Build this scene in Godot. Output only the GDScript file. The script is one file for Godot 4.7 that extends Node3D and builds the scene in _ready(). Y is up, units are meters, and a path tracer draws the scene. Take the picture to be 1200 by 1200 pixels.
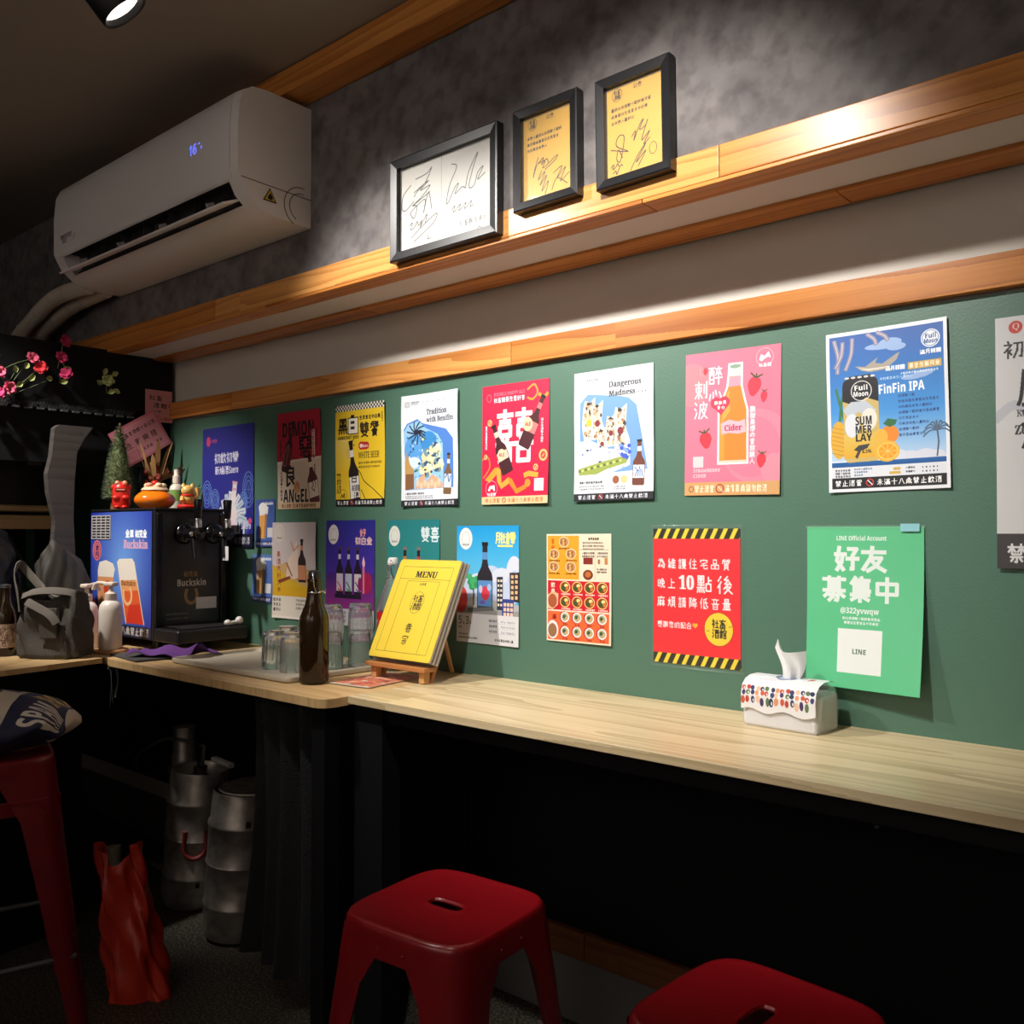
extends Node3D
# A narrow bar: green poster wall, counter, air conditioner, red metal stools. Wall plane is z = 0, x runs along it, y up, metres.

class MB:
	var v := PackedVector3Array()
	var n := PackedVector3Array()
	var uv := PackedVector2Array()
	var X := Transform3D()
	func tri(a: Vector3, b: Vector3, c: Vector3, na: Vector3, nb: Vector3, nc: Vector3, ua := Vector2.ZERO, ub := Vector2.ZERO, uc := Vector2.ZERO):
		v.append(X * a); v.append(X * c); v.append(X * b)
		n.append((X.basis * na).normalized()); n.append((X.basis * nc).normalized()); n.append((X.basis * nb).normalized())
		uv.append(ua); uv.append(uc); uv.append(ub)
	func face(a: Vector3, b: Vector3, c: Vector3, d: Vector3, ua := Vector2(0, 1), ub := Vector2(1, 1), uc := Vector2(1, 0), ud := Vector2(0, 0)):
		var m := (b - a).cross(d - a)
		if m.length_squared() < 1e-16: m = (c - b).cross(d - b)
		m = m.normalized()
		tri(a, b, c, m, m, m, ua, ub, uc); tri(a, c, d, m, m, m, ua, uc, ud)
	func plane_uv(p: Vector3, m: Vector3) -> Vector2:
		var k := m.abs()
		if k.x > k.y and k.x > k.z: return Vector2(p.z, -p.y)
		if k.y > k.z: return Vector2(p.x, p.z)
		return Vector2(p.x, -p.y)
	func box(c: Vector3, s: Vector3):
		var h := s / 2.0
		for ax in 3:
			for sg in [-1.0, 1.0]:
				var m := Vector3.ZERO; m[ax] = sg
				var a := Vector3.ZERO; a[(ax + 1) % 3] = h[(ax + 1) % 3]
				var b := Vector3.ZERO; b[(ax + 2) % 3] = h[(ax + 2) % 3] * sg
				var o := c + m * h[ax]
				var q := [o - a - b, o + a - b, o + a + b, o - a + b]
				face(q[0], q[1], q[2], q[3], plane_uv(q[0], m), plane_uv(q[1], m), plane_uv(q[2], m), plane_uv(q[3], m))
	func rbox(c: Vector3, s: Vector3, r: float, k := 3):
		var h := s / 2.0
		r = minf(r, minf(h.x, minf(h.y, h.z)) * 0.999)
		var inner := h - Vector3(r, r, r)
		for ax in 3:
			var a1 := (ax + 1) % 3
			var a2 := (ax + 2) % 3
			var l1 := PackedFloat32Array(); var l2 := PackedFloat32Array()
			for i in k + 1:
				var t := tan(PI / 4 * float(i) / k)
				l1.append(-inner[a1] - r * tan(PI / 4 * float(k - i) / k)); l2.append(-inner[a2] - r * tan(PI / 4 * float(k - i) / k))
			for i in range(k, -1, -1):
				l1.append(-l1[i]); l2.append(-l2[i])
			for sg in [-1.0, 1.0]:
				var P := []; var N := []
				for i in l1.size():
					var pr := PackedVector3Array(); var nr := PackedVector3Array()
					for j in l2.size():
						var p := Vector3.ZERO
						p[ax] = h[ax] * sg; p[a1] = l1[i]; p[a2] = l2[j]
						var q := p.clamp(-inner, inner)
						var d := (p - q).normalized()
						pr.append(c + q + d * r); nr.append(d)
					P.append(pr); N.append(nr)
				var m := Vector3.ZERO; m[ax] = sg
				for i in l1.size() - 1:
					for j in l2.size() - 1:
						var i2 := i + 1; var j2 := j + 1
						if sg > 0:
							tri(P[i][j], P[i2][j], P[i2][j2], N[i][j], N[i2][j], N[i2][j2], plane_uv(P[i][j], m), plane_uv(P[i2][j], m), plane_uv(P[i2][j2], m))
							tri(P[i][j], P[i2][j2], P[i][j2], N[i][j], N[i2][j2], N[i][j2], plane_uv(P[i][j], m), plane_uv(P[i2][j2], m), plane_uv(P[i][j2], m))
						else:
							tri(P[i][j], P[i2][j2], P[i2][j], N[i][j], N[i2][j2], N[i2][j], plane_uv(P[i][j], m), plane_uv(P[i2][j2], m), plane_uv(P[i2][j], m))
							tri(P[i][j], P[i][j2], P[i2][j2], N[i][j], N[i][j2], N[i2][j2], plane_uv(P[i][j], m), plane_uv(P[i][j2], m), plane_uv(P[i2][j2], m))
	func lathe(pts: Array, seg := 24, c := Vector3.ZERO, sx := 1.0, sz := 1.0):
		var nn := []
		for i in pts.size() - 1:
			var d: Vector2 = pts[i + 1] - pts[i]
			nn.append(Vector2(d.y, -d.x).normalized())
		var lens := [0.0]
		for i in pts.size() - 1: lens.append(lens[-1] + (pts[i + 1] - pts[i]).length())
		for i in pts.size() - 1:
			var na: Vector2 = nn[i]; var nb: Vector2 = nn[i]
			if i > 0 and nn[i].dot(nn[i - 1]) > 0.7: na = (nn[i] + nn[i - 1]).normalized()
			if i < nn.size() - 1 and nn[i].dot(nn[i + 1]) > 0.7: nb = (nn[i] + nn[i + 1]).normalized()
			for j in seg:
				var t0 := TAU * j / seg; var t1 := TAU * (j + 1) / seg
				var d0 := Vector3(cos(t0) * sx, 0, -sin(t0) * sz); var d1 := Vector3(cos(t1) * sx, 0, -sin(t1) * sz)
				var e0 := Vector3(cos(t0) / sx, 0, -sin(t0) / sz); var e1 := Vector3(cos(t1) / sx, 0, -sin(t1) / sz)
				var y := Vector3.UP
				var a: Vector3 = c + d0 * pts[i].x + y * pts[i].y; var b: Vector3 = c + d1 * pts[i].x + y * pts[i].y
				var cc: Vector3 = c + d1 * pts[i + 1].x + y * pts[i + 1].y; var d: Vector3 = c + d0 * pts[i + 1].x + y * pts[i + 1].y
				var u0 := float(j) / seg; var u1 := float(j + 1) / seg
				var va: float = lens[i]; var vb: float = lens[i + 1]
				if pts[i].x > 1e-6: tri(a, b, cc, e0 * na.x + y * na.y, e1 * na.x + y * na.y, e1 * nb.x + y * nb.y, Vector2(u0, va), Vector2(u1, va), Vector2(u1, vb))
				if pts[i + 1].x > 1e-6: tri(a, cc, d, e0 * na.x + y * na.y, e1 * nb.x + y * nb.y, e0 * nb.x + y * nb.y, Vector2(u0, va), Vector2(u1, vb), Vector2(u0, vb))
	func tube(p: Array, r, seg := 8, caps := true):
		var up := Vector3.UP
		var rings := []; var norms := []
		var prev := Vector3.ZERO
		for i in p.size():
			var t: Vector3 = (p[mini(i + 1, p.size() - 1)] - p[maxi(i - 1, 0)]).normalized()
			var s := prev
			if i == 0:
				s = t.cross(up) if absf(t.dot(up)) < 0.95 else t.cross(Vector3.RIGHT)
			s = (s - t * s.dot(t)).normalized(); prev = s
			var w := s.cross(t)
			var rr: float = r[i] if r is Array else r
			var ring := PackedVector3Array(); var nr := PackedVector3Array()
			for j in seg + 1:
				var d := s * cos(TAU * j / seg) + w * sin(TAU * j / seg)
				ring.append(p[i] + d * rr); nr.append(d)
			rings.append(ring); norms.append(nr)
		for i in p.size() - 1:
			for j in seg:
				var u0 := float(j) / seg; var u1 := float(j + 1) / seg
				tri(rings[i][j], rings[i + 1][j + 1], rings[i][j + 1], norms[i][j], norms[i + 1][j + 1], norms[i][j + 1], Vector2(u0, i), Vector2(u1, i + 1), Vector2(u1, i))
				tri(rings[i][j], rings[i + 1][j], rings[i + 1][j + 1], norms[i][j], norms[i + 1][j], norms[i + 1][j + 1], Vector2(u0, i), Vector2(u0, i + 1), Vector2(u1, i + 1))
		if caps:
			for e in [0, p.size() - 1]:
				var m: Vector3 = (p[0] - p[1]).normalized() if e == 0 else (p[e] - p[e - 1]).normalized()
				for j in seg:
					if e == 0: tri(p[0], rings[0][j], rings[0][j + 1], m, m, m)
					else: tri(p[e], rings[e][j + 1], rings[e][j], m, m, m)
	func prism(poly: PackedVector2Array, z0: float, z1: float, smooth := false):
		# polygon in x, y; counter-clockwise seen from +z; extruded z0 to z1
		if Geometry2D.is_polygon_clockwise(poly) == false and area(poly) < 0: poly.reverse()
		if area(poly) < 0: poly.reverse()
		var ix := Geometry2D.triangulate_polygon(poly)
		for k in range(0, ix.size(), 3):
			var a := poly[ix[k]]; var b := poly[ix[k + 1]]; var c := poly[ix[k + 2]]
			if (b - a).cross(c - a) < 0:
				var s := b; b = c; c = s
			var f := Vector3.BACK
			tri(Vector3(a.x, a.y, z1), Vector3(b.x, b.y, z1), Vector3(c.x, c.y, z1), f, f, f, Vector2(a.x, -a.y), Vector2(b.x, -b.y), Vector2(c.x, -c.y))
			f = Vector3.FORWARD
			tri(Vector3(a.x, a.y, z0), Vector3(c.x, c.y, z0), Vector3(b.x, b.y, z0), f, f, f, Vector2(a.x, -a.y), Vector2(c.x, -c.y), Vector2(b.x, -b.y))
		var m := poly.size()
		var en := []
		for i in m:
			var d := poly[(i + 1) % m] - poly[i]
			en.append(Vector2(d.y, -d.x).normalized())
		var run := 0.0
		for i in m:
			var a := poly[i]; var b := poly[(i + 1) % m]
			var na: Vector2 = en[i]; var nb: Vector2 = en[i]
			if smooth:
				if en[i].dot(en[(i + m - 1) % m]) > 0.6: na = (en[i] + en[(i + m - 1) % m]).normalized()
				if en[i].dot(en[(i + 1) % m]) > 0.6: nb = (en[i] + en[(i + 1) % m]).normalized()
			var e := run + (b - a).length()
			var A := Vector3(na.x, na.y, 0); var B := Vector3(nb.x, nb.y, 0)
			tri(Vector3(a.x, a.y, z0), Vector3(b.x, b.y, z0), Vector3(b.x, b.y, z1), A, B, B, Vector2(z0, run), Vector2(z0, e), Vector2(z1, e))
			tri(Vector3(a.x, a.y, z0), Vector3(b.x, b.y, z1), Vector3(a.x, a.y, z1), A, B, A, Vector2(z0, run), Vector2(z1, e), Vector2(z1, run))
			run = e
	func area(p: PackedVector2Array) -> float:
		var s := 0.0
		for i in p.size(): s += p[i].cross(p[(i + 1) % p.size()])
		return s
	func grid(P: Array, wrap := false, U := []):
		# rows of points; outward when (next in row) x (next row) points out
		var R := P.size(); var C: int = P[0].size()
		var N := []
		for i in R:
			var row := PackedVector3Array()
			for j in C:
				var ja := (j + 1) % C if wrap and j == C - 1 else mini(j + 1, C - 1)
				var jb := (C - 1) if wrap and j == 0 else maxi(j - 1, 0)
				if wrap and P[i][0].is_equal_approx(P[i][C - 1]):
					if j == C - 1: ja = 1
					if j == 0: jb = C - 2
				var du: Vector3 = P[i][ja] - P[i][jb]
				var dv: Vector3 = P[mini(i + 1, R - 1)][j] - P[maxi(i - 1, 0)][j]
				var m := du.cross(dv)
				if m.length_squared() < 1e-18: m = (P[mini(i + 1, R - 1)][j] - P[mini(i + 1, R - 1)][ja]).cross(dv) if i == 0 else dv
				row.append(m.normalized())
			N.append(row)
		for i in R - 1:
			for j in (C if wrap and not P[i][0].is_equal_approx(P[i][C - 1]) else C - 1):
				var k := (j + 1) % C
				var a := Vector2(float(j) / (C - 1), float(i) / (R - 1)); var d := Vector2(float(j + 1) / (C - 1), float(i + 1) / (R - 1))
				tri(P[i][j], P[i][k], P[i + 1][k], N[i][j], N[i][k], N[i + 1][k], a, Vector2(d.x, a.y), d)
				tri(P[i][j], P[i + 1][k], P[i + 1][j], N[i][j], N[i + 1][k], N[i + 1][j], a, d, Vector2(a.x, d.y))
	func ball(c: Vector3, r: Vector3, seg := 12, rings := 8):
		var P := []
		for i in rings + 1:
			var t := PI * i / rings - PI / 2
			var row := PackedVector3Array()
			for j in seg + 1:
				var a := TAU * j / seg
				row.append(c + Vector3(cos(t) * cos(a) * r.x, sin(t) * r.y, -cos(t) * sin(a) * r.z))
			P.append(row)
		for i in rings:
			for j in seg:
				var q := [P[i][j], P[i][j + 1], P[i + 1][j + 1], P[i + 1][j]]
				var m := []
				for p in q: m.append(((p - c) / (r * r)).normalized())
				var a := Vector2(float(j) / seg, 1.0 - float(i) / rings); var b := Vector2(float(j + 1) / seg, 1.0 - float(i + 1) / rings)
				tri(q[0], q[1], q[2], m[0], m[1], m[2], a, Vector2(b.x, a.y), b)
				tri(q[0], q[2], q[3], m[0], m[2], m[3], a, b, Vector2(a.x, b.y))
	func mesh() -> ArrayMesh:
		var a := []
		a.resize(Mesh.ARRAY_MAX)
		a[Mesh.ARRAY_VERTEX] = v; a[Mesh.ARRAY_NORMAL] = n; a[Mesh.ARRAY_TEX_UV] = uv
		var m := ArrayMesh.new()
		m.add_surface_from_arrays(Mesh.PRIMITIVE_TRIANGLES, a)
		return m

var M := {}
var used := {}
var rng := RandomNumberGenerator.new()

func c3(r: int, g: int, b: int) -> Color: return Color8(r, g, b)
func mat(key: String, col: Color, rough := 0.6, metal := 0.0, tex: Texture2D = null) -> StandardMaterial3D:
	var m := StandardMaterial3D.new()
	m.resource_name = key; m.albedo_color = col; m.roughness = rough; m.metallic = metal
	if tex: m.albedo_texture = tex
	M[key] = m
	return m
func glassy(key: String, col: Color, alpha := 0.03, rough := 0.03) -> StandardMaterial3D:
	var m := mat(key, Color(col, alpha), rough)
	m.transparency = BaseMaterial3D.TRANSPARENCY_ALPHA
	m.refraction_enabled = true; m.refraction_scale = 0.05
	return m
func pane(key: String, col: Color, alpha: float, rough := 0.05) -> StandardMaterial3D:
	var m := mat(key, Color(col, alpha), rough)
	m.transparency = BaseMaterial3D.TRANSPARENCY_ALPHA
	return m
func numbered(called: String) -> String:
	used[called] = used.get(called, -1) + 1
	return called if used[called] == 0 else "%s_%03d" % [called, used[called]]
func tag(o: Node3D, label: String, category: String, group := ""):
	o.set_meta("label", label); o.set_meta("category", category)
	if group: o.set_meta("group", group)
func thing(called: String, label: String, category: String, at := Vector3.ZERO, turn := 0.0, group := "") -> Node3D:
	var o := Node3D.new()
	o.name = numbered(called); add_child(o)
	o.position = at; o.rotation.y = turn
	tag(o, label, category, group)
	return o
func part(called: String, mb: MB, m: Material, parent: Node3D, at := Vector3.ZERO) -> MeshInstance3D:
	var o := MeshInstance3D.new()
	o.name = called; o.mesh = mb.mesh(); o.material_override = m; o.position = at
	parent.add_child(o, true)
	return o
func single(called: String, mb: MB, m: Material, label: String, category: String, at := Vector3.ZERO, group := "") -> MeshInstance3D:
	var o := part(numbered(called), mb, m, self, at)
	tag(o, label, category, group)
	return o
func struct(called: String, mb: MB, m: Material) -> MeshInstance3D:
	var o := part(called, mb, m, self)
	o.set_meta("kind", "structure")
	return o
func bx(c: Vector3, s: Vector3) -> MB:
	var mb := MB.new(); mb.box(c, s); return mb
func rb(c: Vector3, s: Vector3, r: float, k := 2) -> MB:
	var mb := MB.new(); mb.rbox(c, s, r, k); return mb
func la(pts: Array, seg := 24, c := Vector3.ZERO) -> MB:
	var mb := MB.new(); mb.lathe(pts, seg, c); return mb
func tb(p: Array, r, seg := 8) -> MB:
	var mb := MB.new(); mb.tube(p, r, seg); return mb
func curve(p: Array, steps := 6) -> Array:
	# Catmull-Rom through the points
	var out := []
	for i in p.size() - 1:
		for k in steps:
			out.append(p[i].cubic_interpolate(p[i + 1], p[maxi(i - 1, 0)], p[mini(i + 2, p.size() - 1)], float(k) / steps))
	out.append(p[-1])
	return out
func rpoly(w: float, h: float, r: float, k := 4, cx := 0.0, cy := 0.0) -> PackedVector2Array:
	var o := PackedVector2Array()
	for q in 4:
		var c := Vector2([1, -1, -1, 1][q] * (w / 2 - r) + cx, [1, 1, -1, -1][q] * (h / 2 - r) + cy)
		for i in k + 1:
			var a := PI / 2 * (q + float(i) / k)
			o.append(c + Vector2(cos(a), sin(a)) * r)
	return o

# ---------- flat print: a small drawing kit on Images ----------
const GLYPH := {
	"木": "10,30 90,30;50,2 50,98;50,32 12,80;50,32 88,80", "女": "42,3 22,58 78,95;72,30 60,65 20,96;5,32 95,32", "子": "15,10 82,10 52,36;52,36 52,90 38,90;5,50 95,50",
	"又": "12,15 85,15 60,60 10,95;22,30 50,65 92,95", "友": "5,22 95,22;45,2 38,45 8,92;35,45 80,45 62,75 25,97;38,50 62,78 95,96", "艹": "5,50 95,50;30,10 30,95;70,10 70,95",
	"日": "15,5 85,5 85,95 15,95 15,5;15,50 85,50", "大": "5,30 95,30;50,3 48,35 8,95;50,32 92,95", "力": "10,25 85,25 78,90 60,85;48,3 42,45 8,95", "口": "10,12 90,12 90,90 10,90 10,12",
	"隹": "28,3 8,45;22,28 22,98;55,3 62,20;22,22 95,22;22,45 90,45;22,68 90,68;22,92 98,92;58,22 58,92", "中": "12,25 88,25 88,65 12,65 12,25;50,2 50,98",
	"灬": "12,20 5,90;36,20 34,85;60,20 64,85;84,20 95,90", "為": "30,3 38,14;10,20 70,20 60,38 82,38 72,56 92,56 85,95 70,90;60,5 8,80;20,65 15,88;36,68 37,86;52,66 56,84;66,64 72,80",
	"糸": "45,2 20,28 50,28 22,55 75,55;70,35 85,58;50,55 50,98;25,68 12,88;75,68 88,88", "言": "45,2 55,10;5,18 95,18;20,33 80,33;20,48 80,48;20,64 80,64 80,95 20,95 20,64",
	"亻": "75,2 15,50;50,32 50,98", "主": "45,2 58,14;12,25 88,25;18,58 82,58;5,94 95,94;50,25 50,94", "宀": "50,2 50,30;8,90 10,35 92,35 88,90",
	"斤": "80,3 18,14 18,60 5,95;18,42 95,42;62,42 62,98", "貝": "20,3 80,3 80,70 20,70 20,3;20,25 80,25;20,47 80,47;38,74 10,98;62,74 90,98",
	"免": "40,2 12,30;28,14 68,14 58,30;15,30 85,30 85,55 15,55 15,30;50,30 45,60 12,98;60,55 60,90 95,92 95,78", "上": "48,3 48,94;48,40 88,40;4,94 96,94",
	"黑": "18,4 82,4 82,42 18,42 18,4;50,4 50,68;34,14 40,30;66,14 60,30;12,55 88,55;4,70 96,70;@灬 5 74 90 26", "占": "50,2 50,48;50,24 92,24;15,48 85,48 85,95 15,95 15,48",
	"彳": "70,3 15,30;75,32 8,66;45,50 45,98", "夂": "50,2 20,22 58,22 25,44 80,44;65,32 85,50;50,50 15,72;30,60 80,60 20,98;40,68 95,98", "火": "50,5 48,50 8,95;50,45 92,95;18,28 28,48;84,26 72,46",
	"頁": "5,5 95,5;50,5 45,20;20,20 80,20 80,75 20,75 20,20;20,38 80,38;20,56 80,56;38,78 8,98;62,78 92,98", "青": "10,12 90,12;18,27 82,27;5,42 95,42;50,2 50,42;22,54 22,98;22,54 80,54 80,95 68,92;22,68 80,68;22,82 80,82",
	"阝": "15,4 15,98;15,8 80,8 50,42 85,55 75,78 45,75", "夅": "40,2 10,35;28,15 85,15 15,48;30,22 92,48;10,60 92,60;25,60 25,78;5,78 98,78;60,50 60,99", "氐": "80,3 20,15 20,90 45,80;20,45 92,45;55,12 62,60 96,90 96,75;15,97 70,97",
	"立": "50,2 52,14;10,20 90,20;30,30 38,80;70,30 60,85;4,92 96,92", "量": "@日 18 0 64 32;2,40 98,40;18,48 82,48 82,72 18,72 18,48;18,60 82,60;50,48 50,97;12,84 88,84;4,97 96,97",
	"心": "15,40 8,75;35,30 36,82 50,95 78,95 82,75;52,20 60,45;80,30 94,60", "咸": "15,15 95,15;15,15 15,60 5,95;25,32 58,32;28,45 55,45 55,75 28,75 28,45;62,2 70,55 95,92 95,72;88,38 55,92;78,2 90,10",
	"身": "48,2 42,12;22,12 78,12 78,85 65,85;22,12 22,62;22,28 78,28;22,44 78,44;5,64 85,60;85,55 10,97", "寸": "5,30 95,30;65,3 65,92 48,88;22,48 38,66", "白": "50,2 35,18;15,20 85,20 85,95 15,95 15,20;15,57 85,57",
	"您": "28,2 10,22;20,14 20,55;45,3 35,25;40,15 85,15 78,28;62,18 62,52 52,50;45,30 38,45;78,30 90,45;@心 10 58 80 42", "的": "@白 0 12 46 80;65,2 55,28;58,20 92,20 88,92 70,88;62,45 75,60",
	"酉": "5,8 95,8;18,25 82,25 82,95 18,95 18,25;40,8 40,45 22,55;60,8 60,45 80,50;18,72 82,72", "己": "12,10 85,10 85,45;12,45 85,45;12,45 12,90 92,90 92,70", "合": "50,2 5,45;50,2 95,45;30,45 70,45;20,60 80,60 80,95 20,95 20,60",
	"示": "20,12 80,12;5,38 95,38;50,38 50,95 38,90;25,55 10,85;75,55 90,85", "止": "50,4 50,93;50,45 88,45;22,35 22,93;4,93 96,93", "氵": "20,5 55,20;8,38 45,50;15,95 60,62",
	"馬": "20,5 20,62;20,5 85,5;20,24 80,24;20,43 80,43;52,5 52,62;20,62 92,62 86,95 70,92;@灬 10 72 66 24", "未": "20,22 80,22;6,45 94,45;50,2 50,98;48,47 8,88;52,47 92,88",
	"㒼": "5,18 95,18;28,3 28,40;72,3 72,40;28,40 72,40;8,98 8,52 92,52 92,95 80,95;50,40 50,95;28,60 22,85;28,62 40,85;70,60 62,85;70,62 84,85", "十": "4,45 96,45;50,3 50,98", "八": "38,15 30,55 5,95;55,8 70,50 96,95",
	"歲": "@止 25 0 50 26;8,32 95,32;15,32 12,60 3,97;25,46 60,46;42,46 40,92;28,60 22,80;52,60 60,78;62,25 72,68 96,95 96,78;90,48 58,95", "食": "50,2 5,35;50,2 90,32;30,28 70,28;22,38 78,38 78,68 22,68 22,38;22,53 78,53;22,68 22,95 50,82;55,72 80,95",
	"欠": "35,2 10,35;28,20 90,20 78,40;52,30 48,60 10,97;52,58 92,97", "卒": "50,1 54,10;8,14 92,14;32,18 12,48;30,30 48,48;68,18 50,48;66,30 90,50;4,64 96,64;50,50 50,99", "束": "8,18 92,18;22,34 78,34 78,58 22,58 22,34;50,2 50,98;48,60 8,95;52,60 92,95",
	"刂": "25,18 25,68;75,3 75,95 50,90", "皮": "20,18 90,18 82,35;20,18 18,60 5,96;55,2 55,45;22,45 80,45 60,75 28,97;38,52 62,78 95,96", "喜": "10,10 90,10;50,1 50,22;22,22 78,22;20,32 80,32 80,48 20,48 20,32;35,52 40,62;65,52 60,62;2,65 98,65;20,74 80,74 80,97 20,97 20,74",
	"惡": "5,4 95,4;30,4 30,20 8,20 8,38 30,38 30,55;70,4 70,20 92,20 92,38 70,38 70,55;4,56 96,56;@心 8 58 84 42", "良": "50,1 54,10;22,12 78,12 78,52 22,52 22,12;22,32 78,32;22,52 22,94 48,82;45,55 92,95;85,58 62,72",
	"饗": "28,2 10,18 28,18 8,42;38,4 62,4 62,34 38,34 38,4;38,19 62,19;72,4 72,42;72,6 90,6 82,20 92,28 80,36;@食 15 42 70 58", "卷": "30,2 38,14;70,2 62,14;12,20 88,20;5,36 95,36;50,5 45,36 8,68;55,36 95,66;32,55 70,55 70,74 32,74;32,55 32,94 82,94 82,82",
	"公": "38,8 8,50;62,8 92,50;45,45 18,90 80,85;68,62 88,96", "告": "30,2 15,28;22,16 85,16;5,38 95,38;52,2 52,38;20,54 80,54 80,95 20,95 20,54", "衤": "45,2 55,12;8,22 85,22 8,62;48,42 48,98;80,48 58,62;60,62 85,78", "刀": "10,15 88,15 82,92 62,86;45,15 40,55 8,95",
	"堯": "50,1 50,28;30,12 70,12;20,28 80,28;8,42 42,42;25,32 25,58;5,58 45,58;58,42 95,42;76,32 76,58;55,58 98,58;4,68 96,68;38,68 34,85 8,98;62,68 62,94 95,94 95,82", "金": "50,2 5,38;50,2 95,38;28,38 72,38;12,56 88,56;50,38 50,93;28,64 36,82;72,64 64,82;4,94 96,94",
	"車": "10,12 90,12;18,28 82,28 82,70 18,70 18,28;18,49 82,49;4,84 96,84;50,2 50,99", "克": "8,14 92,14;50,2 50,28;22,28 78,28 78,55 22,55 22,28;38,55 34,80 8,97;62,55 62,92 95,92 95,78", "礻": "40,2 52,12;8,22 85,22 8,62;48,42 48,98;60,48 85,65", "土": "12,40 88,40;50,5 50,92;4,92 96,92",
	"畜": "50,1 54,9;4,14 96,14;50,16 22,36 60,36 30,54 78,54;66,40 80,56;18,60 82,60 82,98 18,98 18,60;18,79 82,79;50,60 50,98", "官": "50,1 50,10;8,30 8,14 92,14 92,30;25,35 25,97;25,35 75,35 75,55 25,55;25,68 80,68 80,95 25,95",
	"生": "28,3 8,42;22,25 88,25;15,55 85,55;4,94 96,94;52,2 52,94", "興": "8,10 8,62;8,10 28,8;8,28 26,28;8,46 26,46;92,10 92,62;92,10 72,8;92,28 74,28;92,46 74,46;36,8 64,8 64,55 36,55 36,8;42,30 58,30;2,66 98,66;32,72 10,98;68,72 90,98",
	"夆": "40,2 10,35;28,14 85,14 15,46;30,20 92,46;15,56 92,56;20,74 88,74;5,96 98,96;54,48 54,96", "月": "22,5 22,60 6,97;22,5 82,5 82,92 66,90;22,34 82,34;22,62 82,62", "米": "22,8 34,30;78,8 66,30;5,42 95,42;50,2 50,98;48,45 10,85;52,45 90,85",
	"襄": "50,1 50,10;5,12 95,12;10,18 40,18 40,34 10,34 10,18;60,18 90,18 90,34 60,34 60,18;10,44 90,44;14,56 86,56;2,68 98,68;36,44 36,68;66,44 66,68;30,68 30,97 50,88;50,70 95,97", "勿": "32,2 8,45;25,22 90,22 80,92 62,88;50,22 18,72;72,22 38,92",
	"人": "50,5 46,45 5,95;48,45 95,95", "果": "20,5 80,5 80,45 20,45 20,5;20,25 80,25;50,5 50,98;5,58 95,58;48,60 8,95;52,60 92,95", "甘": "4,25 96,25;25,5 25,95;75,5 75,95;25,58 75,58;25,95 75,95", "舌": "75,2 25,12;5,30 95,30;50,8 50,52;20,52 80,52 80,95 20,95 20,52",
	"夋": "35,2 15,28 80,25;65,12 85,35;30,35 10,55;60,35 90,55;40,50 80,60 15,97;30,65 95,97", "秀": "70,2 20,12;5,25 95,25;50,8 50,50;48,27 10,50;52,27 92,50;10,58 70,58 55,75 90,75 80,97 62,95;35,58 8,98", "の": "55,15 45,55 25,80 10,60 25,28 55,15 85,30 90,60 65,90",
	"好": "@女 0 0 48 100;@子 48 0 52 100", "募": "@艹 0 0 100 24;@日 20 24 60 28;6,58 94,58;44,52 10,82;56,52 92,82;@力 25 66 50 34", "集": "@隹 8 0 84 62;@木 4 60 92 40", "維": "@糸 0 0 42 100;@隹 43 0 57 100",
	"護": "@言 0 0 38 100;@艹 40 0 60 22;@隹 42 20 56 45;@又 44 66 54 34", "住": "@亻 0 0 32 100;@主 34 0 66 100", "宅": "@宀 0 0 100 36;75,36 25,48;8,66 92,58;48,44 48,88 62,95 92,92 92,78", "品": "@口 25 0 50 46;@口 0 50 48 48;@口 52 50 48 48",
	"質": "@斤 0 0 48 42;@斤 50 0 50 42;@貝 15 40 70 60", "晚": "@日 0 15 36 70;@免 38 0 62 100", "點": "@黑 0 0 56 100;@占 56 8 44 84", "後": "@彳 0 0 34 100;@夂 32 0 68 100", "麻": "50,1 55,10;8,14 95,14;14,14 12,60 3,97;@木 18 25 40 72;@木 57 25 42 72",
	"煩": "@火 0 8 42 88;@頁 44 0 56 100", "請": "@言 0 0 40 100;@青 42 0 58 100", "降": "@阝 0 0 34 100;@夅 34 0 66 100", "低": "@亻 0 0 32 100;@氐 33 0 67 100", "音": "@立 0 0 100 54;@日 15 52 70 48", "感": "@咸 0 0 100 66;@心 10 64 80 36",
	"謝": "@言 0 0 32 100;@身 32 0 36 100;@寸 68 0 32 100", "配": "@酉 0 0 48 100;@己 50 0 50 100", "禁": "@木 0 0 50 54;@木 50 0 50 54;@示 12 50 76 50", "酒": "@氵 0 0 30 100;@酉 32 0 68 100", "加": "@力 0 0 55 100;@口 56 10 44 85", "駕": "@加 5 0 90 42;@馬 12 40 76 60",
	"滿": "@氵 0 0 30 100;@㒼 30 0 70 100", "飲": "@食 0 0 50 100;@欠 48 0 52 100", "醉": "@酉 0 0 48 100;@卒 48 0 52 100", "刺": "@束 0 0 62 100;@刂 64 0 36 100", "波": "@氵 0 0 30 100;@皮 30 0 70 100", "囍": "@喜 0 0 49 100;@喜 51 0 49 100",
	"雙": "@隹 0 0 50 62;@隹 50 0 50 62;@又 8 60 84 40", "宗": "@宀 0 0 100 34;@示 10 30 80 70", "初": "@衤 0 0 46 100;@刀 46 0 54 100", "樂": "@糸 0 0 32 56;@白 32 0 36 56;@糸 68 0 32 56;@木 10 52 80 48", "新": "@立 0 0 50 48;@木 0 44 50 56;@斤 50 0 50 100",
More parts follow.
